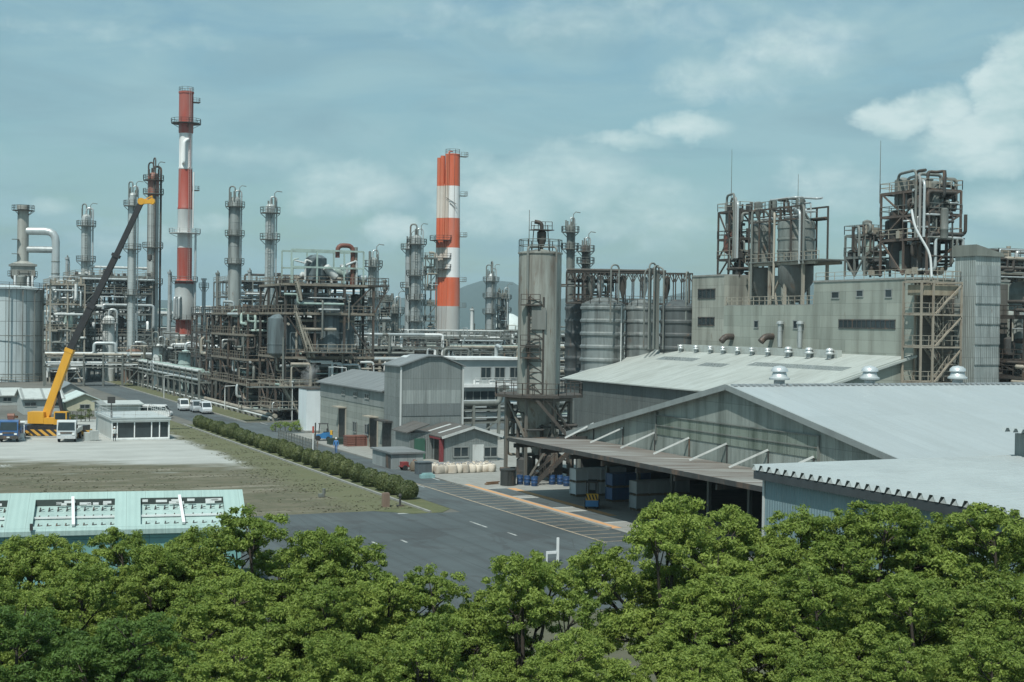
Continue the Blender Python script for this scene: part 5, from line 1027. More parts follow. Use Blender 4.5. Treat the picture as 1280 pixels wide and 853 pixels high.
# dark low sheds with the small gable in front
Y2 = 141.6; xa, xb = aY(556, 560, Y2).x, aY(622, 560, Y2).x; ze, zp = aY(556, 546, Y2).z, aY(590, 535, Y2).z
t = thing('small_gable_shed', 'small grey gabled shed with two dark windows and a red edged doorway', 'shed', (xa, Y2, 0)); xm = (xa + xb) / 2 + .1
b = MB(); b.prism([(xa, 0), (xb, 0), (xb, ze), (xm, zp), (xa, ze)], 'y', Y2, Y2 + 7.5); b.build('wall', SHED, t)
b = MB()
for p, q in (((xa - .5, ze - .14), (xm, zp + .02)), ((xm, zp + .02), (xb + .4, ze - .12))):
    b.add([(p[0], Y2 - .4, p[1]), (q[0], Y2 - .4, q[1]), (q[0], Y2 + 7.9, q[1]), (p[0], Y2 + 7.9, p[1]), (p[0], Y2 - .4, p[1] + .14), (q[0], Y2 - .4, q[1] + .14), (q[0], Y2 + 7.9, q[1] + .14), (p[0], Y2 + 7.9, p[1] + .14)], [(0, 3, 2, 1), (4, 5, 6, 7), (0, 1, 5, 4), (1, 2, 6, 5), (2, 3, 7, 6), (3, 0, 4, 7)])
b.build('roof', DROOF, t)
b = MB(); b.bar((xa - .52, Y2 - .46, ze - .1), (xm, Y2 - .46, zp + .08), .08, .26); b.bar((xm, Y2 - .46, zp + .08), (xb + .42, Y2 - .46, ze - .08), .08, .26); b.build('bargeboard', PALE, t)
for p0, p1 in ((567, 585), (605, 621)):
    a, c = aY(p0, 559, Y2), aY(p1, 571, Y2); Y_window(t, Y2, a.x, c.x, c.z, a.z, 2)
b = MB(); a = aY(592, 556, Y2); b.bb((a.x - .1, Y2 - .05, .02), (a.x + 1.2, Y2 - .004, a.z)); b.build('door', PALE, t)
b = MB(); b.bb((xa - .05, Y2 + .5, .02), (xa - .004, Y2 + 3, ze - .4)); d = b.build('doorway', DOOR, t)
b = MB(); b.bb((xa - .5, Y2 + .2, 0), (xa - .06, Y2 + .45, ze - .3)); b.bb((xa - .5, Y2 + .2, ze - .35), (xa - .06, Y2 + 3.4, ze - .12)); b.build('red_door_edge', W('dull_red_paint', (.20, .04, .045), None, .4), d)
sk = MB(); sl = (zp - ze) / (xm - xa)
for y in (Y2 + 2, Y2 + 5): sk.add([(xa + .2, y, ze + .16 + sl * .2), (xm - .4, y, zp + .16 - sl * .4), (xm - .4, y + .7, zp + .16 - sl * .4), (xa + .2, y + .7, ze + .16 + sl * .2)], [(0, 1, 2, 3)])
sk.build('roof_light', SKYL, t)
t = thing('dark_roof_lean_to', 'dark roofed lean-to squeezed between the tall shed and the small gabled shed', 'shed', (xa - 2.5, Y2 + 4, 0)); xl = aY(508, 560, 146).x
b = MB(); b.bb((xl, 145.2, 0), (xa - .06, 149.6, 2.9)); b.build('wall', SHED, t)
b = MB(); slab(b, xl - .4, 3.0, xa - .55, 3.9, 144.8, 149.8, .12); b.build('roof', DROOF, t)
b = MB(); b.bb((xl + .6, 145.05, .02), (xl + 1.8, 145.19, 2.3)); b.build('green_net_panel', W('green_net', (.05, .14, .10), None, .5), t)
# low walled bin in front
a, c = gp(474, 580), gp(529, 583); t = thing('low_store', 'low flat roofed grey store beside the road in front of the tall shed', 'shed', (50.6, 141, 0)); xA, xB = aY(490, 580, 136.2).x, aY(529, 580, 136.2).x
b = MB(); b.bb((xA, 136.2, 0), (xB, 142.4, 1.55)); b.build('wall', W('flat_grey_sheet', (.26, .285, .28), (.14, .15, .15), .5, 0, .6, panel=(.9, 5, 0, .02)), t)
b = MB(); b.bb((xA - .2, 136.0, 1.55), (xB + .2, 142.6, 1.72)); b.build('roof', GROOF, t)
b = MB(); b.bb((xA - .06, 136.6, .03), (xA - .004, 138.0, 1.4)); b.build('door', DARK, t)
# white office far behind
t = thing('white_office', 'white two storey office with ribbon windows behind the tall grey shed', 'office building', (0, 0, 0)); D_ = 196
yO = 206.0; xA, xB = aY(570, 470, yO).x, aY(650, 470, yO).x; zA, zB, zC, zD = [aY(610, y, yO).z for y in (450, 457, 476, 484)]
b = MB(); b.bb((xA, yO, 0), (xB, yO + 9, zA)); b.build('wall', W('office_white_wall', (.38, .42, .42), (.24, .265, .265), .35), t)
b = MB(); b.bb((xA - .3, yO - .5, zA), (xB + .3, yO + 9.3, zA + .35)); b.bb((xA - .2, yO - .8, zD), (xB + .2, yO - .004, zD + .5)); b.build('roof_slab', WHITE, t)
for x in (xA + 4.2, xA + 6.6, xA + 9.2, xA + 11.4): Y_window(t, yO, x, x + 1.7, zC + .4, zB - .3, 2)
Y_window(t, yO, xA + .4, xB - .5, zD - 2.2, zD - .6, 8)
b = MB(); b.rail([(xA + 3, yO - .7, zD + .5), (xB, yO - .7, zD + .5)], 1.0, 1, .06); b.build('balcony_railing', PALE, t)
for i in range(3): b = MB(); b.box((xA + 3.3 + i * 2.6, yO - .4, zC - .3), (.8, .5, .9)); b.build('air_conditioner', WHITE, t)
# ------------------------------------------------------------------ yard things along the road
def small(name, label, cat, mb, m, group=None): return tag(solid(mb.build(name, m)), label, cat, group)
BAGM = W('pale_bulk_bag', (.56, .51, .43), (.36, .25, .15), .8, 0, .85, sc=1.2, var=.5, streak=False)
def bag():
    t = thing('bulk_bag', '', 'bag', (0, 0, 0)); n = 20; vs = []; b = MB()
    pr = [(.40, 0), (.49, .05), (.53, .3), (.52, .62), (.47, .82), (.3, .9), (.12, .92), (.14, 1.0), (.02, 1.03)]
    b.lathe((0, 0, 0), pr, n)
    def sq(x, y, z):
        m = max(abs(x), abs(y), 1e-6); k = hypot(x, y) / m; k = 1 + (k - 1) * .75; return (x * k * (1 + .05 * sin(9 * z + x * 4)), y * k * (1 + .05 * sin(7 * z + y * 5)), z * .92)
    b.v = [sq(*v) for v in b.v]; b.build('sack', BAGM, t)
    for k in (-.3, .3): MB().tube([(k, -.3, .8), (k, -.1, 1.0), (k, .1, 1.0), (k, .3, .8)], .025, 5).build('lifting_loop', W('strap_blue', (.2, .22, .25)), t)
    return t
bg = None; rnd = random.Random(4); n = 0
for row in range(2):
    for i in range(9):
        q = aY(546 + i * 8.2, 588, 132.0 - row * 1.3); loc = (q.x + row * .4, 132.6 - row * 1.35 + rnd.uniform(-.15, .15), .016)
        lab = 'cream bulk bag by the gabled shed, %s from left in the %s row' % (ordn[i], ('back', 'front')[row])
        if bg is None: bg = bag(); bg.location = loc; bg['label'] = lab; bg['group'] = 'bulk bags by the small gabled shed'
        else: dup(bg, loc, rnd.uniform(0, 3), lab, rnd.uniform(.85, 1.05))
q = gp(519, 589); b = MB(); b.lathe((0, 0, 0), [(0.3, 0), (.55, .1), (.6, .5), (.45, .9), (.1, 1.1)], 9); b.v = [(q.x + x, q.y + y, z) for x, y, z in b.v]; small('tarpaulin_heap', 'brown tarpaulin heap between the low store and the cream bags', 'heap', b, W('brown_tarpaulin', (.15, .12, .085)))
q = gp(528, 593); b = MB(); b.bb((q.x - .6, q.y - .5, 0.02), (q.x + .8, q.y + .6, 1.15)); b.bb((q.x - .66, q.y - .56, 1.15), (q.x + .86, q.y + .66, 1.24)); small('grey_bin', 'dark grey box bin at the left end of the cream bulk bags', 'bin', b, W('dark_grey_bin', (.09, .11, .12)))
q = gp(534, 598); b = MB(); b.bb((q.x - .7, q.y - .3, 0.02), (q.x + .7, q.y + .3, .35)); b.bb((q.x - .5, q.y - .2, .35), (q.x + .5, q.y + .2, .5)); small('teal_box', 'low teal box lying beside the kerb by the bulk bags', 'box', b, W('pale_teal', (.25, .42, .42)))
t = thing('hand_cart', 'small red hand cart parked in front of the brown heap', 'cart', gp(507, 588))
b = MB(); b.bb((-.6, -.4, .35), (.6, .4, .45)); b.bar((.6, -.35, .4), (1.0, -.35, 1.0), .06); b.bar((.6, .35, .4), (1.0, .35, 1.0), .06); b.bar((1.0, -.35, 1.0), (1.0, .35, 1.0), .06); b.bb((-.5, -.35, .45), (.2, .35, .85)); b.build('body', W('cart_red', (.25, .04, .04)), t, local=True)
for k in (-1, 1): MB().cyl((-.2, k * .42, .28), (-.2, k * .5, .28), .27, n=12).build('wheel', RUBBER, t, local=True)
a = gp(635, 607); b = MB(); b.cyl((a.x, a.y, .02), (a.x, a.y, 1.5), .72, n=20); b.lathe((a.x, a.y, 0), [(.76, 1.4), (.76, 1.52), (.66, 1.52)], 20); b.bar((a.x - .3, a.y - .6, .02), (a.x - .3, a.y - .72, 1.5), .1); small('dark_drum', 'large dark round bin at the corner of the loading apron', 'bin', b, W('dark_bin', (.03, .034, .032), None, .3, .2))
b = MB(); q = gp(622, 606); b.bar((q.x - 1.2, q.y, .08), (q.x + .2, q.y + .5, .08), .3, .14); b.bar((q.x - 1.0, q.y + .2, .2), (q.x + .4, q.y + .6, .2), .25, .1); small('timber_baulk', 'brown timber baulks lying on the apron near the dark round bin', 'timber', b, W('brown_timber', (.17, .105, .06)))
DB = W('shade_darkened_drum_blue', (.02, .06, .15), (.01, .03, .07), .5, .1, .45); dr = None  # drum blue darkened: shade beside the silo tower put into the colour
for i, (px, py) in enumerate(((650, 606), (659, 607), (668, 608), (690, 606), (700, 606), (708, 608))):
    q = gp(px, py); lab = 'blue steel drum by the silo tower legs, %s from the dark round bin' % ordn[i]
    if dr is None:
        dr = thing('blue_drum', lab, 'drum', (q.x, q.y, .016), 'blue drums under the silo tower'); MB().lathe((0, 0, 0), [(.29, 0), (.3, .02), (.3, .28), (.315, .3), (.3, .32), (.3, .58), (.315, .6), (.3, .62), (.3, .88), (.26, .89), (.26, .86)], 16).build('body', DB, dr, local=True)
        b = MB(); b.cyl((.12, 0, .86), (.12, 0, .9), .05, n=8); b.build('bung', STEEL, dr, local=True)
    else: dup(dr, (q.x, q.y, .016), i, lab)
# red and dark stacks beside the low shed, blue machine, hedge, fence, poles
a = gp(447, 558); b = MB()
for i in range(5):
    for k in range(3): b.bb((a.x - 1.4 + k * 1.15, a.y - .3, .03 + i * .26), (a.x - .35 + k * 1.15, a.y + 1.2, .24 + i * .26))
small('red_pallet_stack', 'stack of faded red pallets by the doorway of the boarded shed', 'pallets', b, W('faded_red', (.19, .085, .065), (.1, .05, .04), .6))
a = gp(428, 556); b = MB()
for i in range(3):
    for k in range(3): b.bar((a.x - 1.6, a.y + k * .5, .15 + i * .25), (a.x + 1.6, a.y + k * .5 + .2, .15 + i * .25), .3, .22)
small('dark_pallet_stack', 'low dark green stack left of the red pallets', 'pallets', b, W('dark_green_stack', (.035, .06, .05)))
def forklift(label, loc, rz, s=1.0):
    t = thing('forklift', label, 'forklift', loc, None, rz); BL = W('forklift_blue', (.03, .16, .36), (.02, .06, .12), .4, 0, .4); YE = W('safety_yellow', (.62, .36, .03)); BK = RUBBER
    b = MB(); b.prism([(-1.22, .22), (.75, .3), (.75, .75), (.2, .8), (-.1, 1.0), (-.95, 1.05), (-.95, .73), (-1.22, .73)], 'y', -.52, .52); b.build('body', BL, t, local=True)
    b = MB(); b.prism([(-1.27, .74), (-.955, .74), (-.955, 1.25), (-1.22, 1.22)], 'y', -.5, .5); cwt = b.build('counterweight', YE, t, local=True)
    b = MB()
    for k in range(4): b.add([(-1.28, -.48 + k * .26, .78), (-1.28, -.36 + k * .26, .78), (-1.24, -.22 + k * .26, 1.2), (-1.24, -.34 + k * .26, 1.2)], [(0, 1, 2, 3)])
    b.build('black_stripes', BK, cwt, local=True)
    b = MB()
    for x, y in ((-.75, -.48), (-.75, .48), (.45, -.48), (.45, .48)): b.bar((x, y, .9), (x * .8, y * .95, 2.08), .06)
    b.bb((-.7, -.5, 2.06), (.5, .5, 2.14)); b.build('overhead_guard', DARK, t, local=True)
    b = MB(); b.bb((-.55, -.25, .95), (-.1, .25, 1.1)); b.bb((-.62, -.25, 1.05), (-.5, .25, 1.5)); b.build('seat', BK, t, local=True)
    b = MB()
    for y in (-.3, .3): b.bb((.82, y - .06, .1), (.95, y + .06, 2.2))
    for z in (.3, 1.2, 2.1): b.bb((.84, -.3, z), (.93, .3, z + .1))
    mast = b.build('mast', DARK, t, local=True)
    b = MB()
    for y in (-.25, .25): b.bb((.96, y - .06, .12), (2.0, y + .06, .17)); b.bb((.955, y - .06, .12), (1.0, y + .06, .8))
    b.build('fork', STEEL, mast, local=True)
    for x, r in ((.5, .33), (-.75, .27)):
        for y in (-.5, .5): MB().cyl((x, y - .1, r), (x, y + .1, r), r, n=16).build('wheel', BK, t, local=True)
    t.scale = (s,) * 3; return t
forklift('blue and yellow forklift with striped counterweight beside the stacked crates', gp(740, 635) + Vector((0, 0, .03)), radians(62))
forklift('blue forklift parked in front of the white tank', gp(403, 551) + Vector((0, 0, .02)), radians(160), 1.0)
# people
def person(label, loc, rz, shirt, legs, hat, pose=.22):
    t = thing('person', label, 'person', loc, None, rz)
    def sk(nm, pts, edges, m, sub=2):
        me = bpy.data.meshes.new(nm); me.from_pydata([p[:3] for p in pts], edges, []); o = bpy.data.objects.new(nm, me); COL.objects.link(o); o.parent = t
        o.modifiers.new('skin', 'SKIN'); o.modifiers.new('subdivision', 'SUBSURF').levels = sub; o.modifiers['subdivision'].render_levels = sub
        for v, p in zip(me.skin_vertices[0].data, pts): v.radius = p[3] if isinstance(p[3], tuple) else (p[3], p[3])
        me.skin_vertices[0].data[0].use_root = True; me.materials.append(m); return o
    st = pose
    P = [(0, 0, .95, (.17, .12)), (0, 0, 1.15, (.15, .11)), (0, 0, 1.38, (.2, .12)), (0, 0, 1.5, .065), (0, .01, 1.6, (.085, .1)), (0, 0, 1.72, .07),
         (-.21, 0, 1.4, .065), (-.27, -.05, 1.14, .05), (-.26, .1, .92, .04), (-.26, .14, .82, .04), (.21, 0, 1.4, .065), (.27, .05, 1.14, .05), (.26, .14, .92, .04), (.26, .18, .82, .04),
         (-.1, 0, .88, .09), (-.11, st * .5, .5, .065), (-.11, st * .4, .09, .045), (-.11, st * .4 + .17, .04, .04), (.1, 0, .88, .09), (.11, -st * .4, .5, .065), (.11, -st, .11, .045), (.11, -st + .16, .04, .04)]
    E = [(0, 1), (1, 2), (2, 3), (3, 4), (4, 5), (2, 6), (6, 7), (7, 8), (8, 9), (2, 10), (10, 11), (11, 12), (12, 13), (0, 14), (14, 15), (15, 16), (16, 17), (0, 18), (18, 19), (19, 20), (20, 21)]
    m, tt, pp = newmat('worker_body'); z = tt.new('ShaderNodeSeparateXYZ', i_0=tt.new('ShaderNodeTexCoord').outputs['Object']).outputs[2]
    c = tt.mix(tt.math('GREATER_THAN', z, .93), legs, shirt); c = tt.mix(tt.math('GREATER_THAN', z, 1.47), c, (.42, .26, .18)); c = tt.mix(tt.math('LESS_THAN', z, .1), c, (.03, .03, .03)); tt.l.new(c, pp.inputs['Base Color']); pp.inputs['Roughness'].default_value = .8
    sk('body', P, E, m)
    b = MB(); b.lathe((0, .01, 1.66), [(.14, 0), (.115, .02), (.105, .09), (.06, .13), (.01, .14)], 14); b.build('helmet', W('helmet_' + hat[0], hat[1], None, .2), t, local=True)
    b = MB()
    for k in (-1, 1):
        for i in range(4): b.tube([(k * .26 + (i - 1.5) * .018, .15 + (k > 0) * .04, .83), (k * .26 + (i - 1.5) * .02, .17 + (k > 0) * .04, .76), (k * .26 + (i - 1.5) * .02, .165 + (k > 0) * .04, .715 - .01 * (i % 2))], .009, 5)
        b.tube([(k * .235, .16 + (k > 0) * .04, .83), (k * .215, .19 + (k > 0) * .04, .79), (k * .22, .2 + (k > 0) * .04, .755)], .01, 5)
    b.build('fingers', W('skin_tone', (.42, .26, .18)), t, local=True)
    return t
person('person in blue overalls and pale helmet walking at the road edge by the red pallets', gp(420, 567) + Vector((0, 0, .02)), radians(150), (.05, .16, .36), (.05, .14, .32), ('pale', (.6, .6, .58)))
person('person in white shirt and dark trousers standing at the corner of the glass fronted hut', gp(143, 552) + Vector((0, 0, .02)), radians(200), (.6, .62, .6), (.04, .045, .05), ('white', (.75, .75, .73)), .06)
# ------------------------------------------------------------------ vehicles
def wheels(t, xs, w, r, th=.2):
    for x in xs:
        for s in (-1, 1):
            y = s * (w / 2 - th / 2)
            wh = MB().cyl((x, y - th / 2, r), (x, y + th / 2, r), r, n=18).build('wheel', RUBBER, t, local=True); wh2 = MB().cyl((x, y + s * th / 2, r), (x, y + s * (th / 2 + .012), r), r * .55, n=14).build('rim', ALU, wh, local=True)
def van(label, loc, rz, body=(.62, .65, .66), L=3.4, Wd=1.48, Hh=1.9, kind='van'):
    t = thing('parked_van', label, 'van', loc, 'vans parked along the road', rz); m = W('van_paint_%.2f' % body[0], body, None, .15, 0, .3)
    h = L / 2; b = MB()
    lower = [(-h, .35), (h - .05, .3), (h, .5), (h - .02, .85), (h - .35, 1.05), (-h + .02, 1.05)]; upper = [(-h + .02, 1.053), (h - .38, 1.053), (h - .85, Hh - .1), (h - 1.1, Hh), (-h + .2, Hh), (-h + .06, Hh - .12)]
    b.prism(lower, 'y', -Wd / 2, Wd / 2)
    n = len(upper); vs = [(p[0], (Wd / 2) * (1 - .1 * (p[1] - 1.05)) * s, p[1]) for s in (-1, 1) for p in upper]
    b.add(vs, [(i, (i + 1) % n, n + (i + 1) % n, n + i) for i in range(n)] + [tuple(range(n))[::-1], tuple(range(n, 2 * n))]); b.build('body', m, t, local=True)
    f = lambda x, z, s: (x, s * ((Wd / 2) * (1 - .1 * (z - 1.05)) + .008), z)
    for s in (-1, 1):
        for xa, xb in ((-h + .2, -h + 1.15), (-h + 1.25, h - 1.42), (h - 1.34, h - .8)): MB().add([f(xa, 1.12, s), f(xb + (.3 if xb > h - 1 else 0), 1.12, s), f(xb, Hh - .25, s), f(xa, Hh - .25, s)], [(0, 1, 2, 3)]).build('side_window', GLASS, t, local=True)
    d = .012; MB().add([(h - .395 + d, -Wd * .43, 1.1), (h - .395 + d, Wd * .43, 1.1), (h - .83 + d, Wd * .39, Hh - .14), (h - .83 + d, -Wd * .39, Hh - .14)], [(0, 1, 2, 3)]).build('windscreen', GLASS, t, local=True)
    MB().add([(-h + .01, -Wd * .42, 1.12), (-h + .01, Wd * .42, 1.12), (-h + .045, Wd * .39, Hh - .25), (-h + .045, -Wd * .39, Hh - .25)], [(0, 1, 2, 3)]).build('rear_window', GLASS, t, local=True)
    for s in (-1, 1):
        MB().box((h - .01, s * Wd * .38, .72), (.06, .24, .16)).build('headlight', W('lamp_glass', (.7, .72, .7), None, .1, 0, .1), t, local=True)
        MB().box((-h + .0, s * Wd * .43, .8), (.04, .12, .26)).build('tail_light', W('tail_red', (.4, .03, .03), None, .1), t, local=True)
        MB().box((h - .5, s * (Wd / 2 + .1), 1.15), (.1, .16, .14)).build('mirror', RUBBER, t, local=True)
    MB().bb((h - .06, -Wd * .46, .3), (h + .03, Wd * .46, .5)).build('bumper', W('bumper_grey', (.25, .26, .26)), t, local=True)
    wheels(t, (-h + .65, h - .65), Wd - .04, .29, .18); return t
for i, (px, py, c) in enumerate(((231, 514, (.66, .69, .69)), (247, 516, (.36, .4, .42)), (259, 518, (.52, .56, .58)))):
    q = gp(px, py); van(['white van at the far end of the three parked on the roadside', 'dull grey van in the middle of the three parked on the roadside', 'silver van nearest the bushes of the three parked on the roadside'][i], q + Vector((0, 1.2, .02)), radians(-93), c)
q = gp(195, 524); van('long white van with side windows parked behind the glass fronted hut', (q.x + .4, q.y + 2, .02), radians(-25), (.7, .72, .72), 4.6, 1.7, 2.0)
def truck(label, loc, rz, cab, crane=False, pale=False):
    t = thing('truck', label, 'truck', loc, 'trucks parked on the gravel lot', rz); m = W('truck_paint_%.3f_%.3f' % (cab[0], cab[2]), cab, None, .2, 0, .35); Wd = 2.2
    b = MB(); b.prism([(2.2, .55), (3.55, .55), (3.6, 1.3), (3.35, 2.45), (3.2, 2.6), (2.25, 2.6), (2.1, 2.4)], 'y', -Wd / 2, Wd / 2); cb_ = b.build('cab', m, t, local=True)
    MB().add([(3.615, -.98, 1.42), (3.615, .98, 1.42), (3.39, .93, 2.36), (3.39, -.93, 2.36)], [(0, 1, 2, 3)]).build('windscreen', GLASS, cb_, local=True)
    for s in (-1, 1): MB().add([(2.45, s * 1.108, 1.45), (3.4, s * 1.108, 1.45), (3.2, s * 1.108, 2.3), (2.5, s * 1.108, 2.3)], [(0, 1, 2, 3)]).build('side_window', GLASS, cb_, local=True); MB().box((3.62, s * .82, .98), (.05, .32, .2)).build('headlight', W('lamp_glass', (.7, .72, .7)), cb_, local=True); MB().box((3.5, s * 1.25, 1.9), (.1, .18, .4)).build('mirror', RUBBER, cb_, local=True)
    MB().bb((3.58, -1.08, .42), (3.72, 1.08, .78)).build('bumper', W('bumper_pale', (.5, .52, .52)) if pale else DARK, t, local=True); MB().bb((3.6, -.7, 1.02), (3.63, .7, 1.22)).build('grille', DARK, t, local=True)
    MB().add([(3.735, -.17, .52), (3.735, .17, .52), (3.735, .17, .68), (3.735, -.17, .68)], [(0, 1, 2, 3)]).build('number_plate', W('plate_white', (.6, .62, .6)), t, local=True)
    b = MB(); b.bb((-3.4, -.45, .6), (2.1, .45, .85)); b.build('chassis', DARK, t, local=True)
    b = MB(); b.bb((-3.4, -1.1, .95), (1.5, 1.1, 1.08))
    for y in (-1.1, 1.06): b.bb((-3.4, y, 1.08), (1.5, y + .04, 1.5))
    b.bb((1.46, -1.06, 1.08), (1.5, 1.06, 1.9)); b.bb((-3.4, -1.06, 1.08), (-3.36, 1.06, 1.5)); b.build('load_bed', m if not pale else PALE, t, local=True)
    wheels(t, (2.75, -2.2), Wd - .1, .42, .26)
    if crane:
        b = MB(); b.cyl((1.8, 0, 1.0), (1.8, 0, 2.7), .2, n=12); b.bb((1.55, -.35, 2.4), (2.1, .35, 2.9)); b.bar((1.8, 0, 2.95), (-2.6, 0, 2.6), .26, .3); b.cyl((1.8, -.4, 3.0), (1.8, .4, 3.0), .3, n=12); b.build('loader_crane', W('loader_crane', (.2, .09, .06)), t, local=True)
    return t
fw = radians(-90 - YAW) + radians(20)
truck('pale grey flat faced truck parked in front of the yellow crane', gp(83, 553) + Vector((.8, 3.2, .02)), radians(-104), (.50, .54, .55), False, True)
truck('blue truck with folded loader crane parked beside the left border', gp(13, 553) + Vector((.6, 3.2, .02)), radians(-104), (.03, .10, .24), True)
truck('blue truck mostly cut off by the left border', gp(-12, 551) + Vector((.6, 3.4, .02)), radians(-104), (.035, .12, .27), True)
# mobile crane with long boom
def crane():
    D = 190 / cos(radians(17)); q = gp(64, 546); base = q + Vector((.3, 1.5, .02)); D = F / ppm(base); t = thing('mobile_crane', 'yellow mobile crane with a long dark telescopic boom raised over the plant', 'crane', base)
    YE = W('crane_yellow', (.66, .34, .035), (.4, .2, .03), .35, 0, .4); BK = W('crane_black', (.028, .028, .03), None, .3, 0, .5)
    r = rt; f = Vector((-r.y, r.x, 0))
    def L(a, d, z): return base + r * a + f * d + Vector((0, 0, z))
    def obx(b, a0, a1, d0, d1, z0, z1): b.add([L(a, d, z) for a in (a0, a1) for d in (d0, d1) for z in (z0, z1)], [(0, 1, 3, 2), (4, 6, 7, 5), (0, 4, 5, 1), (2, 3, 7, 6), (0, 2, 6, 4), (1, 5, 7, 3)]); return b
    obx(MB(), -3.6, 4.4, -1.2, 1.2, .7, 1.35).build('carrier', BK, t)
    for a in (-2.6, -1.2, 2.4, 3.6):
        for d in (-1.15, 1.15): MB().cyl(L(a, d - .22, .62), L(a, d + .22, .62), .62, n=16).build('wheel', RUBBER, t)
    obx(MB(), -2.6, 2.0, -1.0, 1.0, 1.5, 2.3).build('slewing_body', YE, t)
    b = MB(); obx(b, -2.8, -.8, -1.05, 1.05, 1.55, 3.0); b.build('counterweight', YE, t)
    c = obx(MB(), .6, 2.2, -1.35, -.2, 1.45, 3.1).build('cab', YE, t)
    b = MB(); obx(b, .75, 2.05, -1.37, -1.352, 2.15, 2.95); obx(b, 2.202, 2.22, -1.25, -.3, 2.0, 2.95); b.build('cab_window', GLASS, c)
    # boom: three telescopic sections seen side-on
    P0 = L((55 - 64) * D / F, .2, 0); P0.z = aD(55, 521, D).z; P1 = aD(88, 436, D); P2 = aD(146, 318, D); P3 = aD(177, 252, D)
    for p in (P1, P2, P3): pass
    b = MB(); b.bar(P0, P1, .8, .95); b.bar(P1 - (P1 - P0).normalized() * .5, P1, .9, 1.1); b.build('boom_base', YE, t)
    b = MB(); b.bar(P1, P1.lerp(P2, .45), .66, .82); b.bar(P1.lerp(P2, .43), P1.lerp(P2, .47), .9, 1.1); b.bar(P1.lerp(P2, .45), P2, .58, .72); b.bar(P2 - (P2 - P1).normalized() * .4, P2, .84, 1.02); b.build('boom_section', BK, t)
    b = MB(); b.bar(P2, P3, .5, .64); b.build('boom_section', BK, t)
    b = MB(); h = aD(190, 252, D); b.bar(P3 - Vector((0, 0, .1)), h, .55, .5); b.cyl(P3 + f * -.3, P3 + f * .3, .45, n=12); b.cyl(h + f * -.25, h + f * .25, .4, n=12); b.bar(P3, h + Vector((0, 0, .7)), .12); b.bar(h + Vector((0, 0, .7)), h, .12); b.build('boom_head', YE, t)
    b = MB(); b.bar(L(1.4, 0, 2.2), P0.lerp(P1, .45) + Vector((.1, 0, -.5)), .36); b.build('lift_cylinder', BK, t)
    b = MB(); b.cyl(h + Vector((0, 0, -.3)), Vector((h.x, h.y, aD(192, 318, D).z)), .035, n=5); b.cyl(h + r * -.5, Vector(((h + r * -.5).x, (h + r * -.5).y, aD(192, 318, D).z)), .03, n=5); z = aD(192, 318, D).z; b.lathe((h.x - .2, h.y, z - .9), [(.05, 0), (.3, .2), (.3, .8), (.05, .95)], 8); b.build('hoist_rope', DARK, t)
    m, tt, pp = newmat('hazard_stripes'); o = tt.new('ShaderNodeTexCoord').outputs['Object']; s = tt.new('ShaderNodeSeparateXYZ', i_0=o)
    u = tt.math('ADD', tt.math('MULTIPLY', s.outputs[0], 1.4), tt.math('MULTIPLY', s.outputs[2], 1.6)); tt.l.new(tt.mix(tt.math('GREATER_THAN', tt.math('SINE', tt.math('MULTIPLY', u, 5.0)), 0.0), (.03, .03, .03), (.6, .33, .06)), pp.inputs['Base Color']); pp.inputs['Roughness'].default_value = .5
    for a in (-3.2, 4.0):
        b = MB(); obx(b, a - .25, a + .25, -2.6, 2.6, .35, .7); obx(b, a - .3, a + .3, -2.75, -2.3, 0, .34); obx(b, a - .3, a + .3, 2.3, 2.75, 0, .34); b.build('outrigger', YE, t)
    obx(MB(), -4.6, 6.6, -2.95, -2.85, .2, .95).build('hazard_board', m, t)
crane()
a = gp(23, 550); t = thing('portable_toilet_frame', 'small white frame booth standing between the blue truck and the grey truck', 'booth', (a.x, a.y, 0))
b = MB()
for x in (-.6, .6):
    for y in (-.5, .5): b.bar((a.x + x, a.y + y, 0), (a.x + x, a.y + y, 2.1), .1)
b.box((a.x, a.y, 2.15), (1.5, 1.3, .14)); b.box((a.x, a.y, .1), (1.4, 1.2, .16)); b.box((a.x, a.y - .5, .55), (1.2, .06, .5)); b.build('frame', WHITE, t)
b = MB(); b.box((a.x, a.y + .52, 1.1), (1.1, .05, 1.8)); b.build('back_panel', PALE, t)
a = gp(112, 551); b = MB(); b.box((a.x, a.y, .5), (1.3, 1.0, 1.0)); b.box((a.x + .5, a.y - .1, .65), (1.0, .9, 1.1)); small('grey_crates', 'pale grey bundled boxes on the gravel left of the glass fronted hut', 'boxes', b, W('pale_bundle', (.42, .45, .43), None, .5))
# ------------------------------------------------------------------ glass fronted hut and small houses on the left
A, B = gp(140, 551), gp(209, 549); YH = A.y; x0, x1 = A.x, B.x + .1; Cf = gp(109, 541); y1 = 191.5; zt = aY(170, 523, YH).z
t = thing('glass_fronted_hut', 'flat roofed prefab hut with a dark glazed front and pale ribbed side', 'hut', (x0, YH, 0))
HW = W('pale_ribbed_hut_wall', (.44, .475, .46), (.3, .325, .315), .35, 0, .5, panel=(1.2, 9, 0, .04), corr=.4)
b = MB(); b.bb((x0, YH + .15, .15), (x0 + .12, y1, zt - .3)); b.bb((x1 - .12, YH + .15, .15), (x1, y1, zt - .3)); b.bb((x0 + .13, y1 - .12, .15), (x1 - .13, y1, zt - .3)); b.build('wall', HW, t)
b = MB(); b.bb((x0 - .15, YH - .25, zt - .29), (x1 + .15, y1 + .2, zt)); b.bb((x0 - .2, YH - .3, zt - .02), (x1 + .2, YH - .1, zt + .1)); b.build('roof', W('hut_roof', (.38, .42, .415), (.3, .33, .33), .4), t)
b = MB(); b.bb((x0 - .05, YH - .1, 0), (x1 + .05, y1, .15)); b.build('floor_slab', PALE, t)
w = (x1 - x0); b = MB()
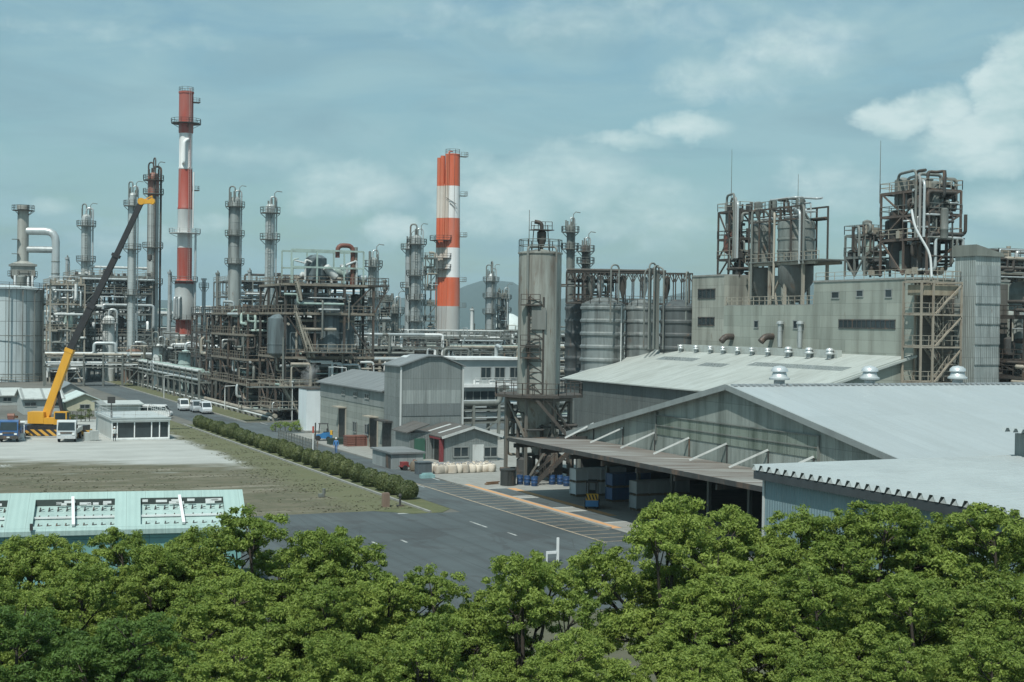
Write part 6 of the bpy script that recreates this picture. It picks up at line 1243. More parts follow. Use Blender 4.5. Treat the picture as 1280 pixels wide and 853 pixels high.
for f in (0, .09, .39, .69, .83, 1): b.bb((x0 + w * f - .06, YH + .02, .16), (x0 + w * f + .06, YH + .14, zt - .3))
b.bb((x0 + .07, YH + .03, zt - .5), (x1 - .07, YH + .13, zt - .302)); b.bb((x0 + .07, YH + .03, .152), (x1 - .07, YH + .13, .3)); f = b.build('glazed_front', WHITE, t)
b = MB(); b.bb((x0 + .07, YH + .16, .31), (x1 - .07, YH + .18, zt - .31)); b.build('pane', GLASS, f)
b = MB(); b.rail([(x0, YH - .1, zt), (x1, YH - .1, zt), (x1, y1, zt), (x0, y1, zt)], .9, 1.4, .045, True); b.build('roof_railing', PALE, t)
b = MB(); q = aY(139, 522, YH + 1); b.bar((q.x, q.y, zt), (q.x, q.y, zt + 2.6), .1); b.box((q.x, q.y, zt + 2.2), (.9, .3, .8)); b.build('roof_lamp', DARK, t)
def house(label, xa, xb, ya, yb, ze, zp, wall, roof, axis='y', wins=()):
    t = thing('small_house', label, 'house', (xa, ya, 0), 'small site buildings behind the crane'); b = MB()
    if axis == 'y': xm = (xa + xb) / 2; b.prism([(xa, 0), (xb, 0), (xb, ze), (xm, zp), (xa, ze)], 'y', ya, yb); ed = [((xa - .5, ya - .4, ze - .18), (xm, ya - .4, zp + .02), (xm, yb + .4, zp + .02), (xa - .5, yb + .4, ze - .18)), ((xm, ya - .4, zp + .02), (xb + .5, ya - .4, ze - .18), (xb + .5, yb + .4, ze - .18), (xm, yb + .4, zp + .02))]
    else: ym = (ya + yb) / 2; b.prism([(ya, 0), (yb, 0), (yb, ze), (ym, zp), (ya, ze)], 'x', xa, xb); ed = [((xa - .4, ya - .5, ze - .18), (xb + .4, ya - .5, ze - .18), (xb + .4, ym, zp + .02), (xa - .4, ym, zp + .02)), ((xa - .4, ym, zp + .02), (xb + .4, ym, zp + .02), (xb + .4, yb + .5, ze - .18), (xa - .4, yb + .5, ze - .18))]
    b.build('wall', wall, t); b = MB()
    for e in ed: b.add(list(e) + [(x, y, z + .16) for x, y, z in e], [(0, 3, 2, 1), (4, 5, 6, 7), (0, 1, 5, 4), (1, 2, 6, 5), (2, 3, 7, 6), (3, 0, 4, 7)])
    b.build('roof', roof, t)
    for (p0, q0, p1, q1, n) in wins: a = aY(p0, q0, ya); c = aY(p1, q1, ya); Y_window(t, ya, a.x, c.x, c.z, a.z, n)
    return t
CREAM = W('cream_wall', (.46, .46, .34), (.3, .3, .23), .35, 0, .8); CR = W('pale_green_roof', (.50, .58, .55), (.34, .4, .38), .35, 0, .5, panel=(.6, 60, 0, .03)); GW = W('grey_house_wall', (.36, .39, .375), (.2, .22, .21), .4, 0, .8); GR2 = W('ribbed_grey_house_roof', (.42, .45, .43), (.27, .29, .28), .45, 0, .6, panel=(.7, 60, 0, .05))
def hx_(p0, p1, yb, Y): return aY(p0, yb, Y).x, aY(p1, yb, Y).x
xa, xb = hx_(82, 129, 512, 236); house('cream walled house with pale green gable roof behind the crane', xa, xb, 236, 246, aY(82, 503, 236).z, aY(104, 493, 236).z, CREAM, CR, 'y', ((100, 506, 112, 511, 2),))
xa, xb = hx_(29, 78, 512, 228); house('grey house with ribbed roof behind the yellow crane body', xa, xb, 228, 238, aY(50, 498, 228).z, aY(50, 487, 233).z, GW, GR2, 'x', ((31, 503, 45, 508, 2), (62, 503, 74, 508, 2)))
xa, xb = hx_(-30, 28, 505, 252); house('long grey flat house at the left border below the storage tank', xa, xb, 252, 262, aY(10, 494, 252).z, aY(10, 486, 257).z, GW, GR2, 'x', ((4, 497, 14, 502, 2),))
xa, xb = hx_(70, 106, 498, 262); house('small dark roofed house behind the cream walled house', xa, xb, 262, 272, aY(80, 491, 262).z, aY(88, 480, 262).z, GW, W('slate_house_roof', (.2, .23, .235), None, .4), 'y')
xa, xb = hx_(128, 176, 510, 214); house('low flat grey store between the hut and the road', xa, xb, 214, 222, aY(150, 505, 214).z, aY(150, 502, 218).z, GW, GR2, 'x')
# ------------------------------------------------------------------ poles, lamps, posts, fences
def lamp(label, px, py, ytop, arm=1):
    q = gp(px, py); D = F / ppm(q); z = aD(px, ytop, D).z; t = thing('street_lamp', label, 'street lamp', q, 'street lamps'); 
    MB().tube([q, q + Vector((0, 0, z - .6)), q + Vector((0, 0, z)), q + rt * 1.9 * arm + Vector((0, 0, z + .12))], [.11, .08, .07, .06], 8).build('pole', PALE, t)
    e = q + rt * 2.2 * arm + Vector((0, 0, z + .08)); MB().box(e, (.75, .3, .16), -radians(YAW)).build('lamp_head', ALU, t); return t
lamp('street lamp with a long arm at the foot of the brown process frame', 281, 512, 483)
lamp('thin street lamp rising in front of the pipe decks near the boarded shed', 432, 530, 460, -1)
lamp('small street lamp far along the road verge beyond the parked vans', 205, 498, 470)
q = gp(391, 576); D = F / ppm(q); t = thing('road_post', 'slender white post with a red tip at the road edge by the long fence', 'post', q); b = MB(); zt = aD(391, 533, D).z; b.cyl(q, q + Vector((0, 0, zt)), .06, n=8); b.build('pole', WHITE, t); b = MB(); b.box(q + Vector((0, 0, zt - .35)), (.16, .16, .7)); b.build('red_band', W('sign_red', (.45, .08, .05)), t)
q = gp(365, 526); D = F / ppm(q); t = thing('tall_pole', 'tall slim pale pole in front of the big process tower', 'pole', q); b = MB(); zt = aD(365, 477, D).z; b.cyl(q, q + Vector((0, 0, zt)), .08, .05, 8); b.build('shaft', PALE, t); b = MB(); b.box(q + Vector((0, 0, zt)), (.3, .3, .2)); b.build('cap', PALE, t)
q = gp(697, 703); D = F / ppm(q); t = thing('barrier_post', 'white barrier post standing on the junction behind the trees', 'post', q); b = MB(); zt = 1.55; b.bb((q.x - .07, q.y - .05, 0), (q.x + .07, q.y + .05, zt)); b.build('post', WHITE, t); b = MB(); b.bb((q.x - .8, q.y - .04, .55), (q.x - .1, q.y + .04, .72)); b.bb((q.x - .8, q.y - .04, .01), (q.x - .72, q.y + .04, .55)); b.build('board', W('white_board', (.7, .72, .72)), t)
q = gp(764, 722); t = thing('road_barrier', 'white folding barrier lying half hidden behind the tree crowns', 'barrier', q); b = MB()
for k in (-.8, 0, .8): b.bar(q + Vector((k, 0, 0)), q + Vector((k + .3, .1, .9)), .08)
b.bar(q + Vector((-1, 0, .85)), q + Vector((1.2, .1, .85)), .1, .16); b.bar(q + Vector((-1, 0, .45)), q + Vector((1.1, .1, .45)), .1, .16); b.build('frame', WHITE, t); b = MB(); b.box(q + Vector((0, -.1, .15)), (2, .6, .12)); b.build('foot', CONC, t)
q = gp(482, 634); b = MB(); b.bb((q.x - .28, q.y - .2, 0), (q.x + .28, q.y + .2, 1.1)); b.bb((q.x - .24, q.y - .16, 1.1), (q.x + .24, q.y + .16, 1.16)); small('stone_marker', 'squat brown stone marker in front of the last rounded bush', 'marker', b, W('brown_stone', (.24, .17, .13), None, .5))
q = gp(500, 633); b = MB(); b.cyl((q.x, q.y, 0), (q.x, q.y, .75), .09, n=8); b.lathe((q.x, q.y, .75), [(.13, 0), (.16, .12), (.1, .25), (.01, .28)], 8); b.box((q.x, q.y, .06), (.5, .4, .1)); small('dark_bollard', 'small dark bollard beside the brown stone marker at the verge corner', 'bollard', b, DARK)
q = gp(402, 622); b = MB(); b.box((q.x, q.y, .18), (.5, .4, .25)); b.cyl((q.x + .2, q.y, .3), (q.x + .2, q.y, .75), .14, n=8); small('valve_box', 'grey valve box standing alone in the dry grass near the verge', 'valve box', b, STEEL)
# long fence beside the road
t = thing('mesh_fence', 'low grey mesh fence running along the road edge beside the side street', 'fence', (50, 165, 0)); b = MB(); a, c = gp(348, 549), gp(397, 566); n = 14
for i in range(n + 1): p = Vector((a.x, a.y, 0)).lerp(Vector((c.x, c.y, 0)), i / n); b.bar(p, p + Vector((0, 0, 1.3)), .09)
b.build('post', STEEL, t); b = MB()
for z in (.15, .5, .85, 1.2): b.bar((a.x, a.y, z), (c.x, c.y, z), .05)
for i in range(n * 5): p = Vector((a.x, a.y, 0)).lerp(Vector((c.x, c.y, 0)), i / (n * 5)); b.bar(p + Vector((0, 0, .1)), p + Vector((0, 0, 1.25)), .025)
b.build('mesh_panel', STEEL, t)
t = thing('low_pipe_wall', 'long pale pipeline on low sleepers along the far grass verge', 'pipeline', (54.6, 206, 0)); MB().tube([(54.4, 206, .75), (54.4, 345, .75)], .32, 8).build('pipe', BEIGE, t); MB().tube([(53.7, 206, .5), (53.7, 345, .5)], .16, 8).build('pipe', PALE, t)
b = MB()
for i in range(36): b.bb((53.4, 206.5 + i * 3.9, 0), (54.9, 206.8 + i * 3.9, .44))
b.build('sleeper', CONC, t)
# ------------------------------------------------------------------ mint roofed building in front of the lot
def mint():
    D0 = 76.0; ang = radians(-YAW + 15.0); a = aD(303, 655, D0); zE = a.z; dp = 3.7; zT = zE + .38 * dp; off = 0.0
    ex = Vector((cos(ang), sin(ang), 0)); ey = Vector((-sin(ang), cos(ang), 0)); base = Vector((a.x, a.y, 0))
    t = thing('mint_building', 'long mint green industrial building with openings in its shallow roof above the trees', 'industrial building', base, None, ang)
    MR = roofing('mint_roof_sheet', (.33, .45, .42), (.24, .32, .30), 0, 1.0, 30, .5, .1); MW = W('mint_wall', (.16, .33, .31), (.09, .18, .17), .4, 0, .7, panel=(2.4, 4, 0, .02))
    px2m = D0 / F; LW = 24.0
    def xat(px):                      # place along the eave where a sight line crosses the front wall
        d = ray(px, 640); k = base.dot(ey) / d.dot(ey); return (d * k - base).dot(ex)
    ops = [(xat(-75), xat(4)), (xat(40), xat(143)), (xat(176), xat(283))]
    def rz_(y): return zE + (zT - zE) * y / dp
    y0, y1 = dp * .05, dp * .8
    b = MB()
    def sl(xa, xb, ya, yb): slab2(b, xa, xb, ya, yb)
    def slab2(b, xa, xb, ya, yb, sh=0.0):
        k = off / dp
        vs = [(x + (k * y if x > -.5 else 0), y, rz_(y) + dz) for dz in (-.25, 0) for x, y in ((xa, ya), (xb, ya), (xb, yb), (xa, yb))]
        b.add(vs, [(0, 3, 2, 1), (4, 5, 6, 7), (0, 1, 5, 4), (1, 2, 6, 5), (2, 3, 7, 6), (3, 0, 4, 7)])
    slab2(b, -LW, .25, -.3, y0); slab2(b, -LW, .25, y1, dp); xs = [-LW] + [v for o in ops for v in o] + [.25]
    for i in range(0, len(xs), 2): slab2(b, xs[i], xs[i + 1], y0 + .002, y1 - .002)
    b.build('roof', MR, t, local=True)
    b = MB(); b.add([(x, y, z) for x in (-LW, .25) for y, z in ((dp, zT - .25), (2 * dp + .3, zE - .3), (2 * dp + .3, zE - .1), (dp, zT - .003))], [(0, 1, 2, 3), (4, 7, 6, 5), (0, 4, 5, 1), (2, 6, 7, 3), (1, 5, 6, 2), (0, 3, 7, 4)]); b.build('back_roof', MR, t, local=True)
    b = MB(); b.prism([(0.0, 0), (2 * dp, 0), (2 * dp, zE - .35), (dp, zT - .6), (0.0, zE - .62)], 'x', -LW, -.05); b.bb((-LW, -.06, zE - .6), (-.02, -.003, zE - .27)); b.build('wall', MW, t, local=True)
    fl = W('mint_inner_roof', (.33, .44, .415), (.2, .27, .255), .5, 0, .6, sc=2)
    for xa, xb in ops:
        b = MB(); zf = zE - .72
        b.add([(xa, y0, rz_(y0) - .26), (xb, y0, rz_(y0) - .26), (xb, y1, rz_(y1) - .36), (xa, y1, rz_(y1) - .36)], [(0, 1, 2, 3)]); op = b.build('roof_opening', fl, t, local=True)
        b = MB(); b.add([(xa, y1 - .01, rz_(y1) - .36), (xb, y1 - .01, rz_(y1) - .36), (xb, y1 - .01, rz_(y1) - .02), (xa, y1 - .01, rz_(y1) - .02)], [(0, 1, 2, 3)]); b.build('shade_back', W('painted_recess_shade', (.05, .065, .06)), op, local=True)  # interior shadow at the top of the opening, painted as a dark face
        b = MB(); xm = xa + (xb - xa) * .5; b.bar((xm, y0 - .2, rz_(y0) + .05), (xm - .15, y1 + .1, rz_(y1) + .08), .16, .12); ym = y0 + (y1 - y0) * .45; b.bar((xa, ym, rz_(ym) - .2), (xb, ym, rz_(ym) - .2), .1); b.build('pipe', WHITE, op, local=True)
        b = MB(); rnd = random.Random(int(xa * 10))
        for i in range(9): x = rnd.uniform(xa + .2, xb - .3); b.box((x, y1 - .25, rz_(y1) - .12 - rnd.random() * .15), (rnd.uniform(.2, .7), .08, .12))
        b.build('hanging_strips', WHITE, op, 'stuff', local=True)
        b = MB()
        for i in range(9):
            for j in range(3): x = xa + (xb - xa) * (i + .5) / 9; y = y0 + (y1 - y0) * (j + .6) / 3.4; b.bar((x, y, rz_(y) - .4), (x + .06, y + .1, rz_(y) - .12), .05); b.bar((x, y, rz_(y) - .25), (x + .25, y, rz_(y) - .2), .04)
        b.build('hooks', DARK, op, 'stuff', local=True)
    b = MB(); b.bb((xat(38), -.45, zE - .05), (xat(42), -.3, zE + .3)); b.build('roof_bracket', DARK, t, local=True)
mint()
# ------------------------------------------------------------------ vegetation
def leaf_mat(name, dark, light, tr=.52):
    m = bpy.data.materials.new(name); m.use_nodes = True; t = NT(m.node_tree); p = t.n['Principled BSDF']; out = t.n['Material Output']
    g = t.new('ShaderNodeNewGeometry').outputs['Random Per Island']; ob = t.new('ShaderNodeTexCoord').outputs['Object']; r = t.new('ShaderNodeObjectInfo').outputs['Random']
    k = t.math('ADD', t.math('MULTIPLY', g, .55), t.math('MULTIPLY', t.ramp(t.noise(ob, .8, 3), .3, .7), .45)); k = t.math('ADD', k, t.math('MULTIPLY', t.math('SUBTRACT', r, .5), .25))
    c = t.mix(k, dark, light); t.l.new(c, p.inputs['Base Color']); p.inputs['Roughness'].default_value = .5; p.inputs['Specular IOR Level'].default_value = .3
    tb = t.new('ShaderNodeBsdfTranslucent'); t.l.new(t.mix(.5, c, (.16, .2, .03)), tb.inputs[0]); mx = t.new('ShaderNodeMixShader', i_0=tr); t.l.new(p.outputs[0], mx.inputs[1]); t.l.new(tb.outputs[0], mx.inputs[2]); t.l.new(mx.outputs[0], out.inputs[0]); return m
LEAF = leaf_mat('camphor_leaves', (.11, .185, .036), (.40, .50, .115)); LEAF2 = leaf_mat('dark_camphor_leaves', (.05, .11, .03), (.17, .28, .065)); BUSHL = leaf_mat('clipped_bush_leaves', (.045, .07, .025), (.17, .19, .07), .25)
BARK = W('dark_bark', (.055, .045, .035), (.02, .018, .015), .5, 0, .95, sc=3)
def leaves(rnd, cl, per, size, up=.5):
    """many small leaf faces: cl = list of (centre, radius) clumps"""
    v, f = [], []
    for c, r in cl:
        for i in range(per):
            while True:
                d = Vector((rnd.uniform(-1, 1), rnd.uniform(-1, 1), rnd.uniform(-1, 1)))
                if .05 < d.length < 1: break
            d = d * (.55 + .45 * rnd.random()); p = c + Vector((d.x * r, d.y * r, d.z * r * .62))
            n = (d.normalized() * .7 + Vector((rnd.gauss(0, .5), rnd.gauss(0, .5), up + rnd.gauss(0, .4)))).normalized()
            a = n.orthogonal().normalized(); a.rotate(Matrix.Rotation(rnd.uniform(0, 6.28), 3, n)); b = n.cross(a); s = size * rnd.uniform(.65, 1.3); k = len(v)
            v += [p - a * s, p - b * s * .45, p + a * s - n * s * .25, p + b * s * .45]; f.append((k, k + 1, k + 2, k + 3))
    return v, f
def make_tree(seed, H=8.3, RX=2.85, leafm=LEAF, per=100):
    """broadleaf tree: tapered trunk, forking limbs, crown of many small tufts gathered in uneven lobes with gaps between"""
    rnd = random.Random(seed); t = thing('broadleaf_tree', '', 'tree', (0, 0, 0)); tb = MB(); cl = []; th = H * .3
    bend = Vector((rnd.uniform(-.4, .4), rnd.uniform(-.4, .4), 0)); top = bend + Vector((0, 0, th))
    tb.tube([(0, 0, 0), bend * .4 + Vector((0, 0, th * .5)), top], [.22, .18, .15], 8)
    lobes = [(Vector((rnd.uniform(-.5, .5), rnd.uniform(-.5, .5), H - 1.15)), 1.15)]
    nl = rnd.randint(13, 15)
    for i in range(nl):
        a = 2.4 * i + rnd.uniform(-.3, .3); f = (i + .5) / nl; rad = RX * (.55 + .45 * sin(pi * min(1, f * 1.1))) * rnd.uniform(.7, 1.05); r = rnd.uniform(.85, 1.3)
        lobes.append((Vector((cos(a) * rad, sin(a) * rad, H * .36 + f * (H * .62 - 1.5) + rnd.uniform(-.3, .3))), r))
    for c, r in lobes:
        st = top * .9 + Vector((0, 0, rnd.uniform(-.2, .4))); mid = st.lerp(c, .5) + Vector((0, 0, rnd.uniform(-.1, .5)))
        tb.tube([st, mid, c], [.10, .07, .03], 6)
        for j in range(5): e = c + Vector((rnd.gauss(0, 1), rnd.gauss(0, 1), rnd.uniform(-.1, 1))).normalized() * r * .85; tb.tube([mid.lerp(c, .6 + .08 * j), e], [.03, .01], 4)
        for j in range(int(44 * r * r)):
            d = Vector((rnd.gauss(0, 1), rnd.gauss(0, 1), rnd.gauss(.35, .8))).normalized()
            if d.z < -.45: d.z = -d.z
            q = c + Vector((d.x, d.y, d.z * .8)) * r * rnd.uniform(.55, 1.12); cl.append((q, rnd.uniform(.2, .36)))
    tb.build('trunk', BARK, t, local=True); v, f = leaves(rnd, cl, per,   .062, .4); cr = MB(); cr.v = [tuple(x) for x in v]; cr.f = f; cr.sm = [False] * len(f); cr.build('crown', leafm, t, local=True); return t
protos = [make_tree(s, leafm=LEAF) for s in (11, 12, 13, 14)] + [make_tree(s, leafm=LEAF2) for s in (15,)]
used = set(); TN = [0]
def tree(kind, px, ytop, D, label, w=1.0):
    g = aD(px, ytop + (6 if px < 300 or px == 845 else 3), D); s = g.z / 8.3; TN[0] += 1; rz = TN[0] * 2.1
    if kind not in used: o = protos[kind]; used.add(kind); o.location = (g.x, g.y, 0); o.rotation_euler = (0, 0, rz); o['label'] = label
    else: o = dup(protos[kind], (g.x, g.y, 0), rz, label)
    o.scale = (s * w, s * w, s); o['group'] = 'broadleaf trees along the near edge'
back = [(0, 55, 655, 51, 1.0, 'bright green tree whose crown overlaps the left part of the mint roof'), (1, 165, 645, 51, .95, 'green tree rising between the two right openings of the mint roof'), (2, 242, 652, 50, .9, 'green tree below the right roof opening of the mint building'), (3, 328, 624, 50, 1.1, 'tall tree hiding the right end of the mint building'), (0, 410, 646, 49, .95, 'tree at the right end of the left clump beside the dark junction'),
        (2, 845, 612, 49, 1.0, 'tall tree with open crown and visible trunk in front of the pale crates'), (1, 905, 622, 51, 1.0, 'tree in front of the warehouse canopy end and the teal corner post'), (3, 985, 624, 51, 1.0, 'tree in front of the left half of the teal wall'), (0, 1092, 614, 50, 1.1, 'tree whose top touches the scalloped eave of the teal shed'), (2, 1178, 636, 51, 1.0, 'tree covering the near end of the scalloped eave'), (1, 1256, 616, 50, 1.1, 'tall tree at the right border before the folded roof')]
back += [(2, 18, 664, 50, 1.0, 'bright green tree at the left border in front of the mint wall'), (3, 112, 668, 50, 1.0, 'rounded tree between the two roof opening groups of the mint building'), (0, 205, 664, 49, .95, 'low crowned tree just below the right roof opening')]
mid = [(1, 478, 706, 46, 1.0, 'lower tree left of the middle, just under the open asphalt'), (3, 553, 698, 46, 1.0, 'rounded lower tree in the middle below the asphalt junction'), (0, 655, 676, 45, .95, 'pointed tree left of the white barrier post'), (2, 100, 700, 45, 1.1, 'tree in front of the crown that overlaps the mint roof'), (1, 290, 705, 45, 1.1, 'tree in front of the tall one that hides the mint building end'), (3, 395, 716, 45, 1.0, 'tree between the left clump and the lower middle trees'), (0, 905, 706, 45, 1.1, 'middle row tree below the canopy end'), (3, 1030, 700, 45, 1.1, 'middle row tree below the teal wall'), (1, 1150, 705, 44, 1.1, 'middle row tree with dark limbs below the scalloped eave'), (0, 1265, 712, 44, 1.1, 'middle row tree at the right border'), (2, 10, 712, 45, 1.0, 'middle row tree at the left border')]
front = [(4, 40, 742, 40, 1.15, 'dark leaved tree filling the lower left corner'), (4, 160, 752, 40, 1.1, 'dark leaved tree right of the corner one'), (1, 290, 775, 40, 1.05, 'front tree third from the left corner'), (0, 420, 780, 40, 1.0, 'front tree below the end of the left clump'), (2, 545, 765, 40, 1.0, 'front tree with bare limbs showing at the lower middle'), (1, 715, 778, 40, 1.0, 'front tree just below the white barrier post'), (3, 860, 790, 40, 1.0, 'front tree under the tall open crowned tree'), (2, 1020, 815, 40, 1.0, 'low front tree with a pale fork at the bottom of the view'), (3, 1140, 790, 40, 1.0, 'front tree second from the lower right corner'), (1, 1250, 782, 40, 1.1, 'front tree in the lower right corner')]
for k, px, y, D, w, lab in back + mid + front: tree(k, px, y, D, lab, w)
# clipped bushes along the verge
def make_bush(seed):
    rnd = random.Random(seed); t = thing('rounded_bush', '', 'bush', (0, 0, 0), 'rounded bushes along the verge'); v, f = [], []
    for i in range(2600):
        z = rnd.uniform(-.75, 1); a = rnd.uniform(0, 6.28); rr = sqrt(1 - min(1, z * z)) if z > 0 else 1 - .3 * z * z; n = Vector((cos(a) * rr, sin(a) * rr, z)); p = Vector((n.x * .95, n.y * .95, .93 + n.z * .92)) * rnd.uniform(.93, 1.0 + .03 * sin(a * 5))
        n = (n.normalized() + Vector((rnd.gauss(0, .4), rnd.gauss(0, .4), rnd.gauss(0, .4)))).normalized(); u = n.orthogonal().normalized(); u.rotate(Matrix.Rotation(rnd.uniform(0, 6.28), 3, n)); w = n.cross(u); s = rnd.uniform(.06, .13); k = len(v); v += [p - u * s, p - w * s * .6, p + u * s, p + w * s * .6]; f.append((k, k + 1, k + 2, k + 3))
    m = MB(); m.v = [tuple(x) for x in v]; m.f = f; m.sm = [False] * len(f); m.lathe((0, 0, 0), [(.6, .1), (.8, .5), (.85, 1.0), (.68, 1.4), (.36, 1.68), (.02, 1.75)], 14); m.build('foliage', BUSHL, t, local=True)
    b = MB(); b.cyl((0, 0, 0), (0, 0, .4), .12, n=7); b.build('stem', BARK, t, local=True); return t
bp = [make_bush(1), make_bush(2)]; rnd = random.Random(8)
for i in range(26):
    q = Vector((41.25 + rnd.uniform(-.06, .06), 112.6 + i * 3.38 + rnd.uniform(-.2, .2), .02)); lab = 'rounded dark green bush, %s in the verge row counted from the stone marker' % ordn[i]; s = rnd.uniform(.92, 1.06) * (1.02 - .004 * i)
    if i < 2: o = bp[i]; o.location = q; o['label'] = lab
    else: o = dup(bp[i % 2], q, rnd.uniform(0, 6), lab)
    o.scale = (s * rnd.uniform(1.0, 1.12), s * .74, s * rnd.uniform(.9, 1.08))
def hedge(label, x0, x1, y0, y1, h, seed, m):
    rnd = random.Random(seed); t = thing('hedge', label, 'hedge', ((x0 + x1) / 2, (y0 + y1) / 2, 0)); cl = [(Vector((rnd.uniform(x0, x1), rnd.uniform(y0, y1), rnd.uniform(.3, h - .2))), .5) for _ in range(int((x1 - x0) * (y1 - y0) * 2.2) + 10)]
    v, f = leaves(rnd, cl, 40, .12); b = MB(); b.v = [tuple(x) for x in v]; b.f = f; b.sm = [False] * len(f); b.build('foliage', m, t)
    b = MB()
    for i in range(6): x = x0 + (x1 - x0) * (i + .5) / 6; b.cyl((x, (y0 + y1) / 2, 0), (x, (y0 + y1) / 2, h * .7), .05, n=5)
    b.build('stems', BARK, t)
a, c = gp(344, 541), gp(380, 540); hedge('bright green hedge in front of the white tank and the pole', a.x, c.x, a.y + .3, a.y + 2.2, 1.5, 3, LEAF)
a, c = gp(84, 528), gp(110, 527); hedge('dark hedge behind the yellow crane cab in front of the cream house', a.x, c.x + .5, a.y, a.y + 2, 2.0, 4, BUSHL)
# rough dry grass standing in the lot and on the verges
def tufts():
    rnd = random.Random(77); b = MB(); v, f = [], []; n = 0
    from mathutils import noise as mn
    while n < 6000:
        if rnd.random() < .72: x, y = rnd.uniform(4, 39.6), rnd.uniform(107, 158)
        else: x, y = rnd.uniform(34, 39.7), rnd.uniform(107, 200)
        k = mn.noise(Vector((x * .16, y * .3, 0)))
        if k < -.05 or (y + x * .55 > 158 and x < 34.5): 
            continue
        n += 1; h = rnd.uniform(.02, .06) * (1 + max(0, k)); w = rnd.uniform(.05, .16); a = rnd.uniform(0, 3.14); dx, dy = cos(a) * w, sin(a) * w; i = len(v); tx, ty = rnd.gauss(0, .08), rnd.gauss(0, .08)
        v += [(x - dx, y - dy, .01), (x + dx, y + dy, .01), (x + tx + dx * .3, y + ty + dy * .3, h), (x + tx - dx * .3, y + ty - dy * .3, h)]; f.append((i, i + 1, i + 2, i + 3))
    b.v = v; b.f = f; b.sm = [False] * len(f); m, t, p = newmat('dry_grass_blades'); g = t.new('ShaderNodeNewGeometry').outputs['Random Per Island']; ob = t.new('ShaderNodeTexCoord').outputs['Object']
    c = t.mix(t.math('ADD', t.math('MULTIPLY', g, .5), t.math('MULTIPLY', t.noise(ob, .25, 4), .6)), (.085, .095, .05), (.15, .145, .095)); t.l.new(c, p.inputs['Base Color']); p.inputs['Roughness'].default_value = .9
    b.build('dry_grass', m, kind='stuff')
tufts()
# ------------------------------------------------------------------ steam puff at the process tower
p = aD(388, 462, 198 / 1.0); t = thing('steam_puff', 'small pale puff of steam in front of the dark lower part of the process tower', 'steam', p)
p = aY(388, 466, 206.5); t.location = p; ORG[t.name] = p.copy()
b = MB(); rnd = random.Random(6)
m = bpy.data.materials.new('steam'); m.use_nodes = True; tt = NT(m.node_tree); tt.n.remove(tt.n['Principled BSDF'])
ob = tt.new('ShaderNodeTexCoord').outputs['Object']; s = tt.new('ShaderNodeSeparateXYZ', i_0=ob)
ln = tt.new('ShaderNodeVectorMath', operation='LENGTH', i_0=tt.new('ShaderNodeMapping', i_Vector=ob, i_Scale=(.65, .65, .42)).outputs[0]).outputs['Value']
dn = tt.math('MULTIPLY', tt.math('SUBTRACT', tt.ramp(tt.noise(ob, .9, 5, .6), .35, .7, 0, 1.4), tt.math('MULTIPLY', ln, .95)), 1.1, clamp=True)
vp = tt.new('ShaderNodeVolumePrincipled'); vp.inputs['Color'].default_value = (.9, .93, .93, 1); tt.l.new(dn, vp.inputs['Density']); tt.l.new(vp.outputs[0], tt.n['Material Output'].inputs['Volume'])
b.lathe(p, [(.05, -2.3), (1.0, -1.7), (1.5, -.4), (1.5, .8), (1.0, 1.9), (.05, 2.4)], 14); o = b.build('cloud', m, t); t['kind'] = 'stuff'
# ------------------------------------------------------------------ light, sky, haze
SUN = Vector((-.40, -.46, 1.0)).normalized(); el = math.asin(SUN.z); az = atan2(SUN.x, SUN.y)
sd = bpy.data.lights.new('sun', 'SUN'); sd.energy = SUN_E; sd.angle = radians(.6); sd.color = (1.0, .985, .92); so = bpy.data.objects.new('sun', sd); COL.objects.link(so); so.rotation_euler = (-SUN).to_track_quat('-Z', 'Y').to_euler(); so.location = SUN * 300
w = bpy.data.worlds.new('World'); SC.world = w; w.use_nodes = True; t = NT(w.node_tree); bgn = t.n['Background']
sk = t.new('ShaderNodeTexSky', sky_type='NISHITA', sun_disc=False, sun_elevation=el, sun_rotation=az, altitude=20, air_density=1.2, dust_density=1.5, ozone_density=1.5).outputs[0]
gen = t.new('ShaderNodeTexCoord').outputs['Generated']; nm = t.new('ShaderNodeVectorMath', operation='NORMALIZE', i_0=gen).outputs[0]; sx = t.new('ShaderNodeSeparateXYZ', i_0=nm)
u = t.math('SUBTRACT', t.math('ARCTAN2', sx.outputs[0], sx.outputs[1]), radians(YAW)); v = t.math('ARCSINE', sx.outputs[2])
uv = t.new('ShaderNodeCombineXYZ', i_0=u, i_1=v).outputs[0]
big = t.noise(uv, 7, 6, .6, (1, 3.4, 1), .6); fine = t.noise(uv, 30, 7, .62, (1, 1.5, 1), .3)
veil = t.ramp(big, .36, .62, .28, .88)
hz = t.ramp(v, .0, .09, 0, 1)
base = t.mix(1.0, sk, SKY_TINT, 'MULTIPLY')
c = t.mix(veil, base, VEIL)
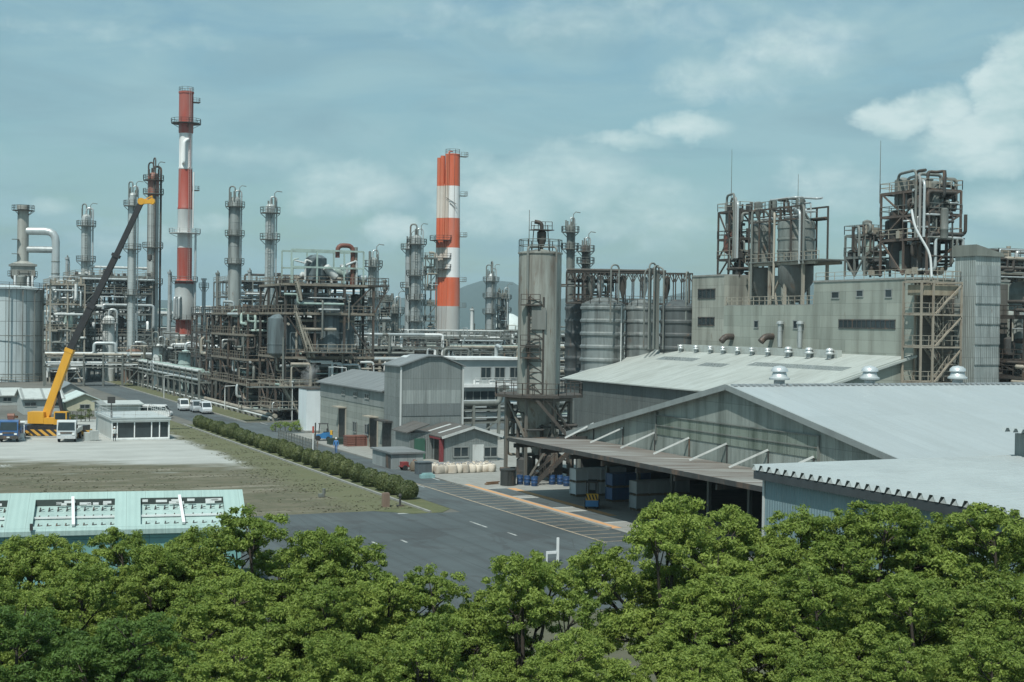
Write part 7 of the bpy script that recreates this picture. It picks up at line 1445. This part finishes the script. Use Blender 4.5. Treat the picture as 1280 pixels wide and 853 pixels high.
blobs = [(1120, 163, 48, 20, .95), (1165, 150, 44, 30, 1.1), (1205, 185, 60, 34, 1.0), (1252, 150, 44, 55, 1.25), (1290, 105, 50, 50, 1.1), (1330, 150, 70, 80, 1.0), (1230, 212, 70, 22, .7), (975, 72, 95, 40, .5), (905, 105, 85, 32, .45), (1030, 55, 60, 22, .4), (855, 162, 55, 17, .8), (775, 176, 60, 12, .65), (435, 238, 80, 32, .62), (488, 288, 42, 20, .75), (400, 250, 45, 22, .4), (625, 250, 75, 50, .75), (705, 225, 95, 42, .65), (265, 284, 24, 14, .5), (62, 266, 26, 12, .45), (1255, 265, 60, 28, .5), (1040, 245, 70, 40, .4), (560, 215, 60, 30, .35), (1150, 320, 80, 30, .35), (170, 300, 70, 18, .3), (820, 270, 100, 40, .45), (330, 200, 90, 14, .3), (150, 60, 160, 12, .22), (760, 30, 260, 30, .25), (-120, 200, 90, 40, .6), (1500, 200, 120, 70, .9), (-300, 120, 150, 60, .7)]
wu = t.math('ADD', u, t.math('MULTIPLY', t.math('SUBTRACT', fine, .5), .035)); wv = t.math('ADD', v, t.math('MULTIPLY', t.math('SUBTRACT', t.noise(uv, 26, 6, .6, (1, 1.5, 2), .2), .5), .028)); dens = None
for px, py, rx, ry, st in blobs:
    a = math.atan((px - 640) / F); e = (404 + (px - 640) * .014 - py) / F
    du = t.math('MULTIPLY', t.math('SUBTRACT', wu, a), F / rx / 1.15); dv = t.math('MULTIPLY', t.math('SUBTRACT', wv, e), F / ry / 1.15)
    g = t.math('MULTIPLY', t.math('SUBTRACT', 1.0, t.math('ADD', t.math('MULTIPLY', du, du), t.math('MULTIPLY', dv, dv))), st)
    dens = g if dens is None else t.math('MAXIMUM', dens, g)
dens = t.math('ADD', dens, t.math('MULTIPLY', t.math('SUBTRACT', fine, .5), 1.1))
cov = t.new('ShaderNodeMapRange', i_0=dens, i_1=-.12, i_2=.85, i_3=0.0, i_4=.92, interpolation_type='SMOOTHSTEP').outputs[0]
cl = t.mix(t.ramp(t.noise(uv, 18, 6, .6, (1, 2.2, 1)), .35, .62), CLOUD_LO, CLOUD_HI)
gray = t.ramp(t.noise(uv, 5, 6, .6, (1, 4.5, 3), .8), .47, .68, 0, .6)
c = t.mix(gray, c, GREY_BAND)
c = t.mix(cov, c, cl)
t.l.new(c, bgn.inputs[0]); bgn.inputs[1].default_value = SKY_S
if HAZE:
    b = MB(); b.bb((-9100, -9100, -1), (9100, 9100, 175)); m = bpy.data.materials.new('haze'); m.use_nodes = True; tt = NT(m.node_tree); tt.n.remove(tt.n['Principled BSDF']); vp = tt.new('ShaderNodeVolumePrincipled'); vp.inputs['Color'].default_value = (.72, .90, 1.0, 1); vp.inputs['Density'].default_value = HAZE; vp.inputs['Anisotropy'].default_value = .1; tt.l.new(vp.outputs[0], tt.n['Material Output'].inputs['Volume']); b.build('haze', m, kind='stuff')
vs_ = SC.view_settings; vs_.view_transform = 'Standard'; vs_.look = 'None'; vs_.gamma = 1; vs_.exposure = EXPO; vs_.use_curve_mapping = False
SC.cycles.max_bounces = 6; SC.cycles.diffuse_bounces = 3; SC.cycles.transmission_bounces = 4; SC.cycles.use_denoising = True
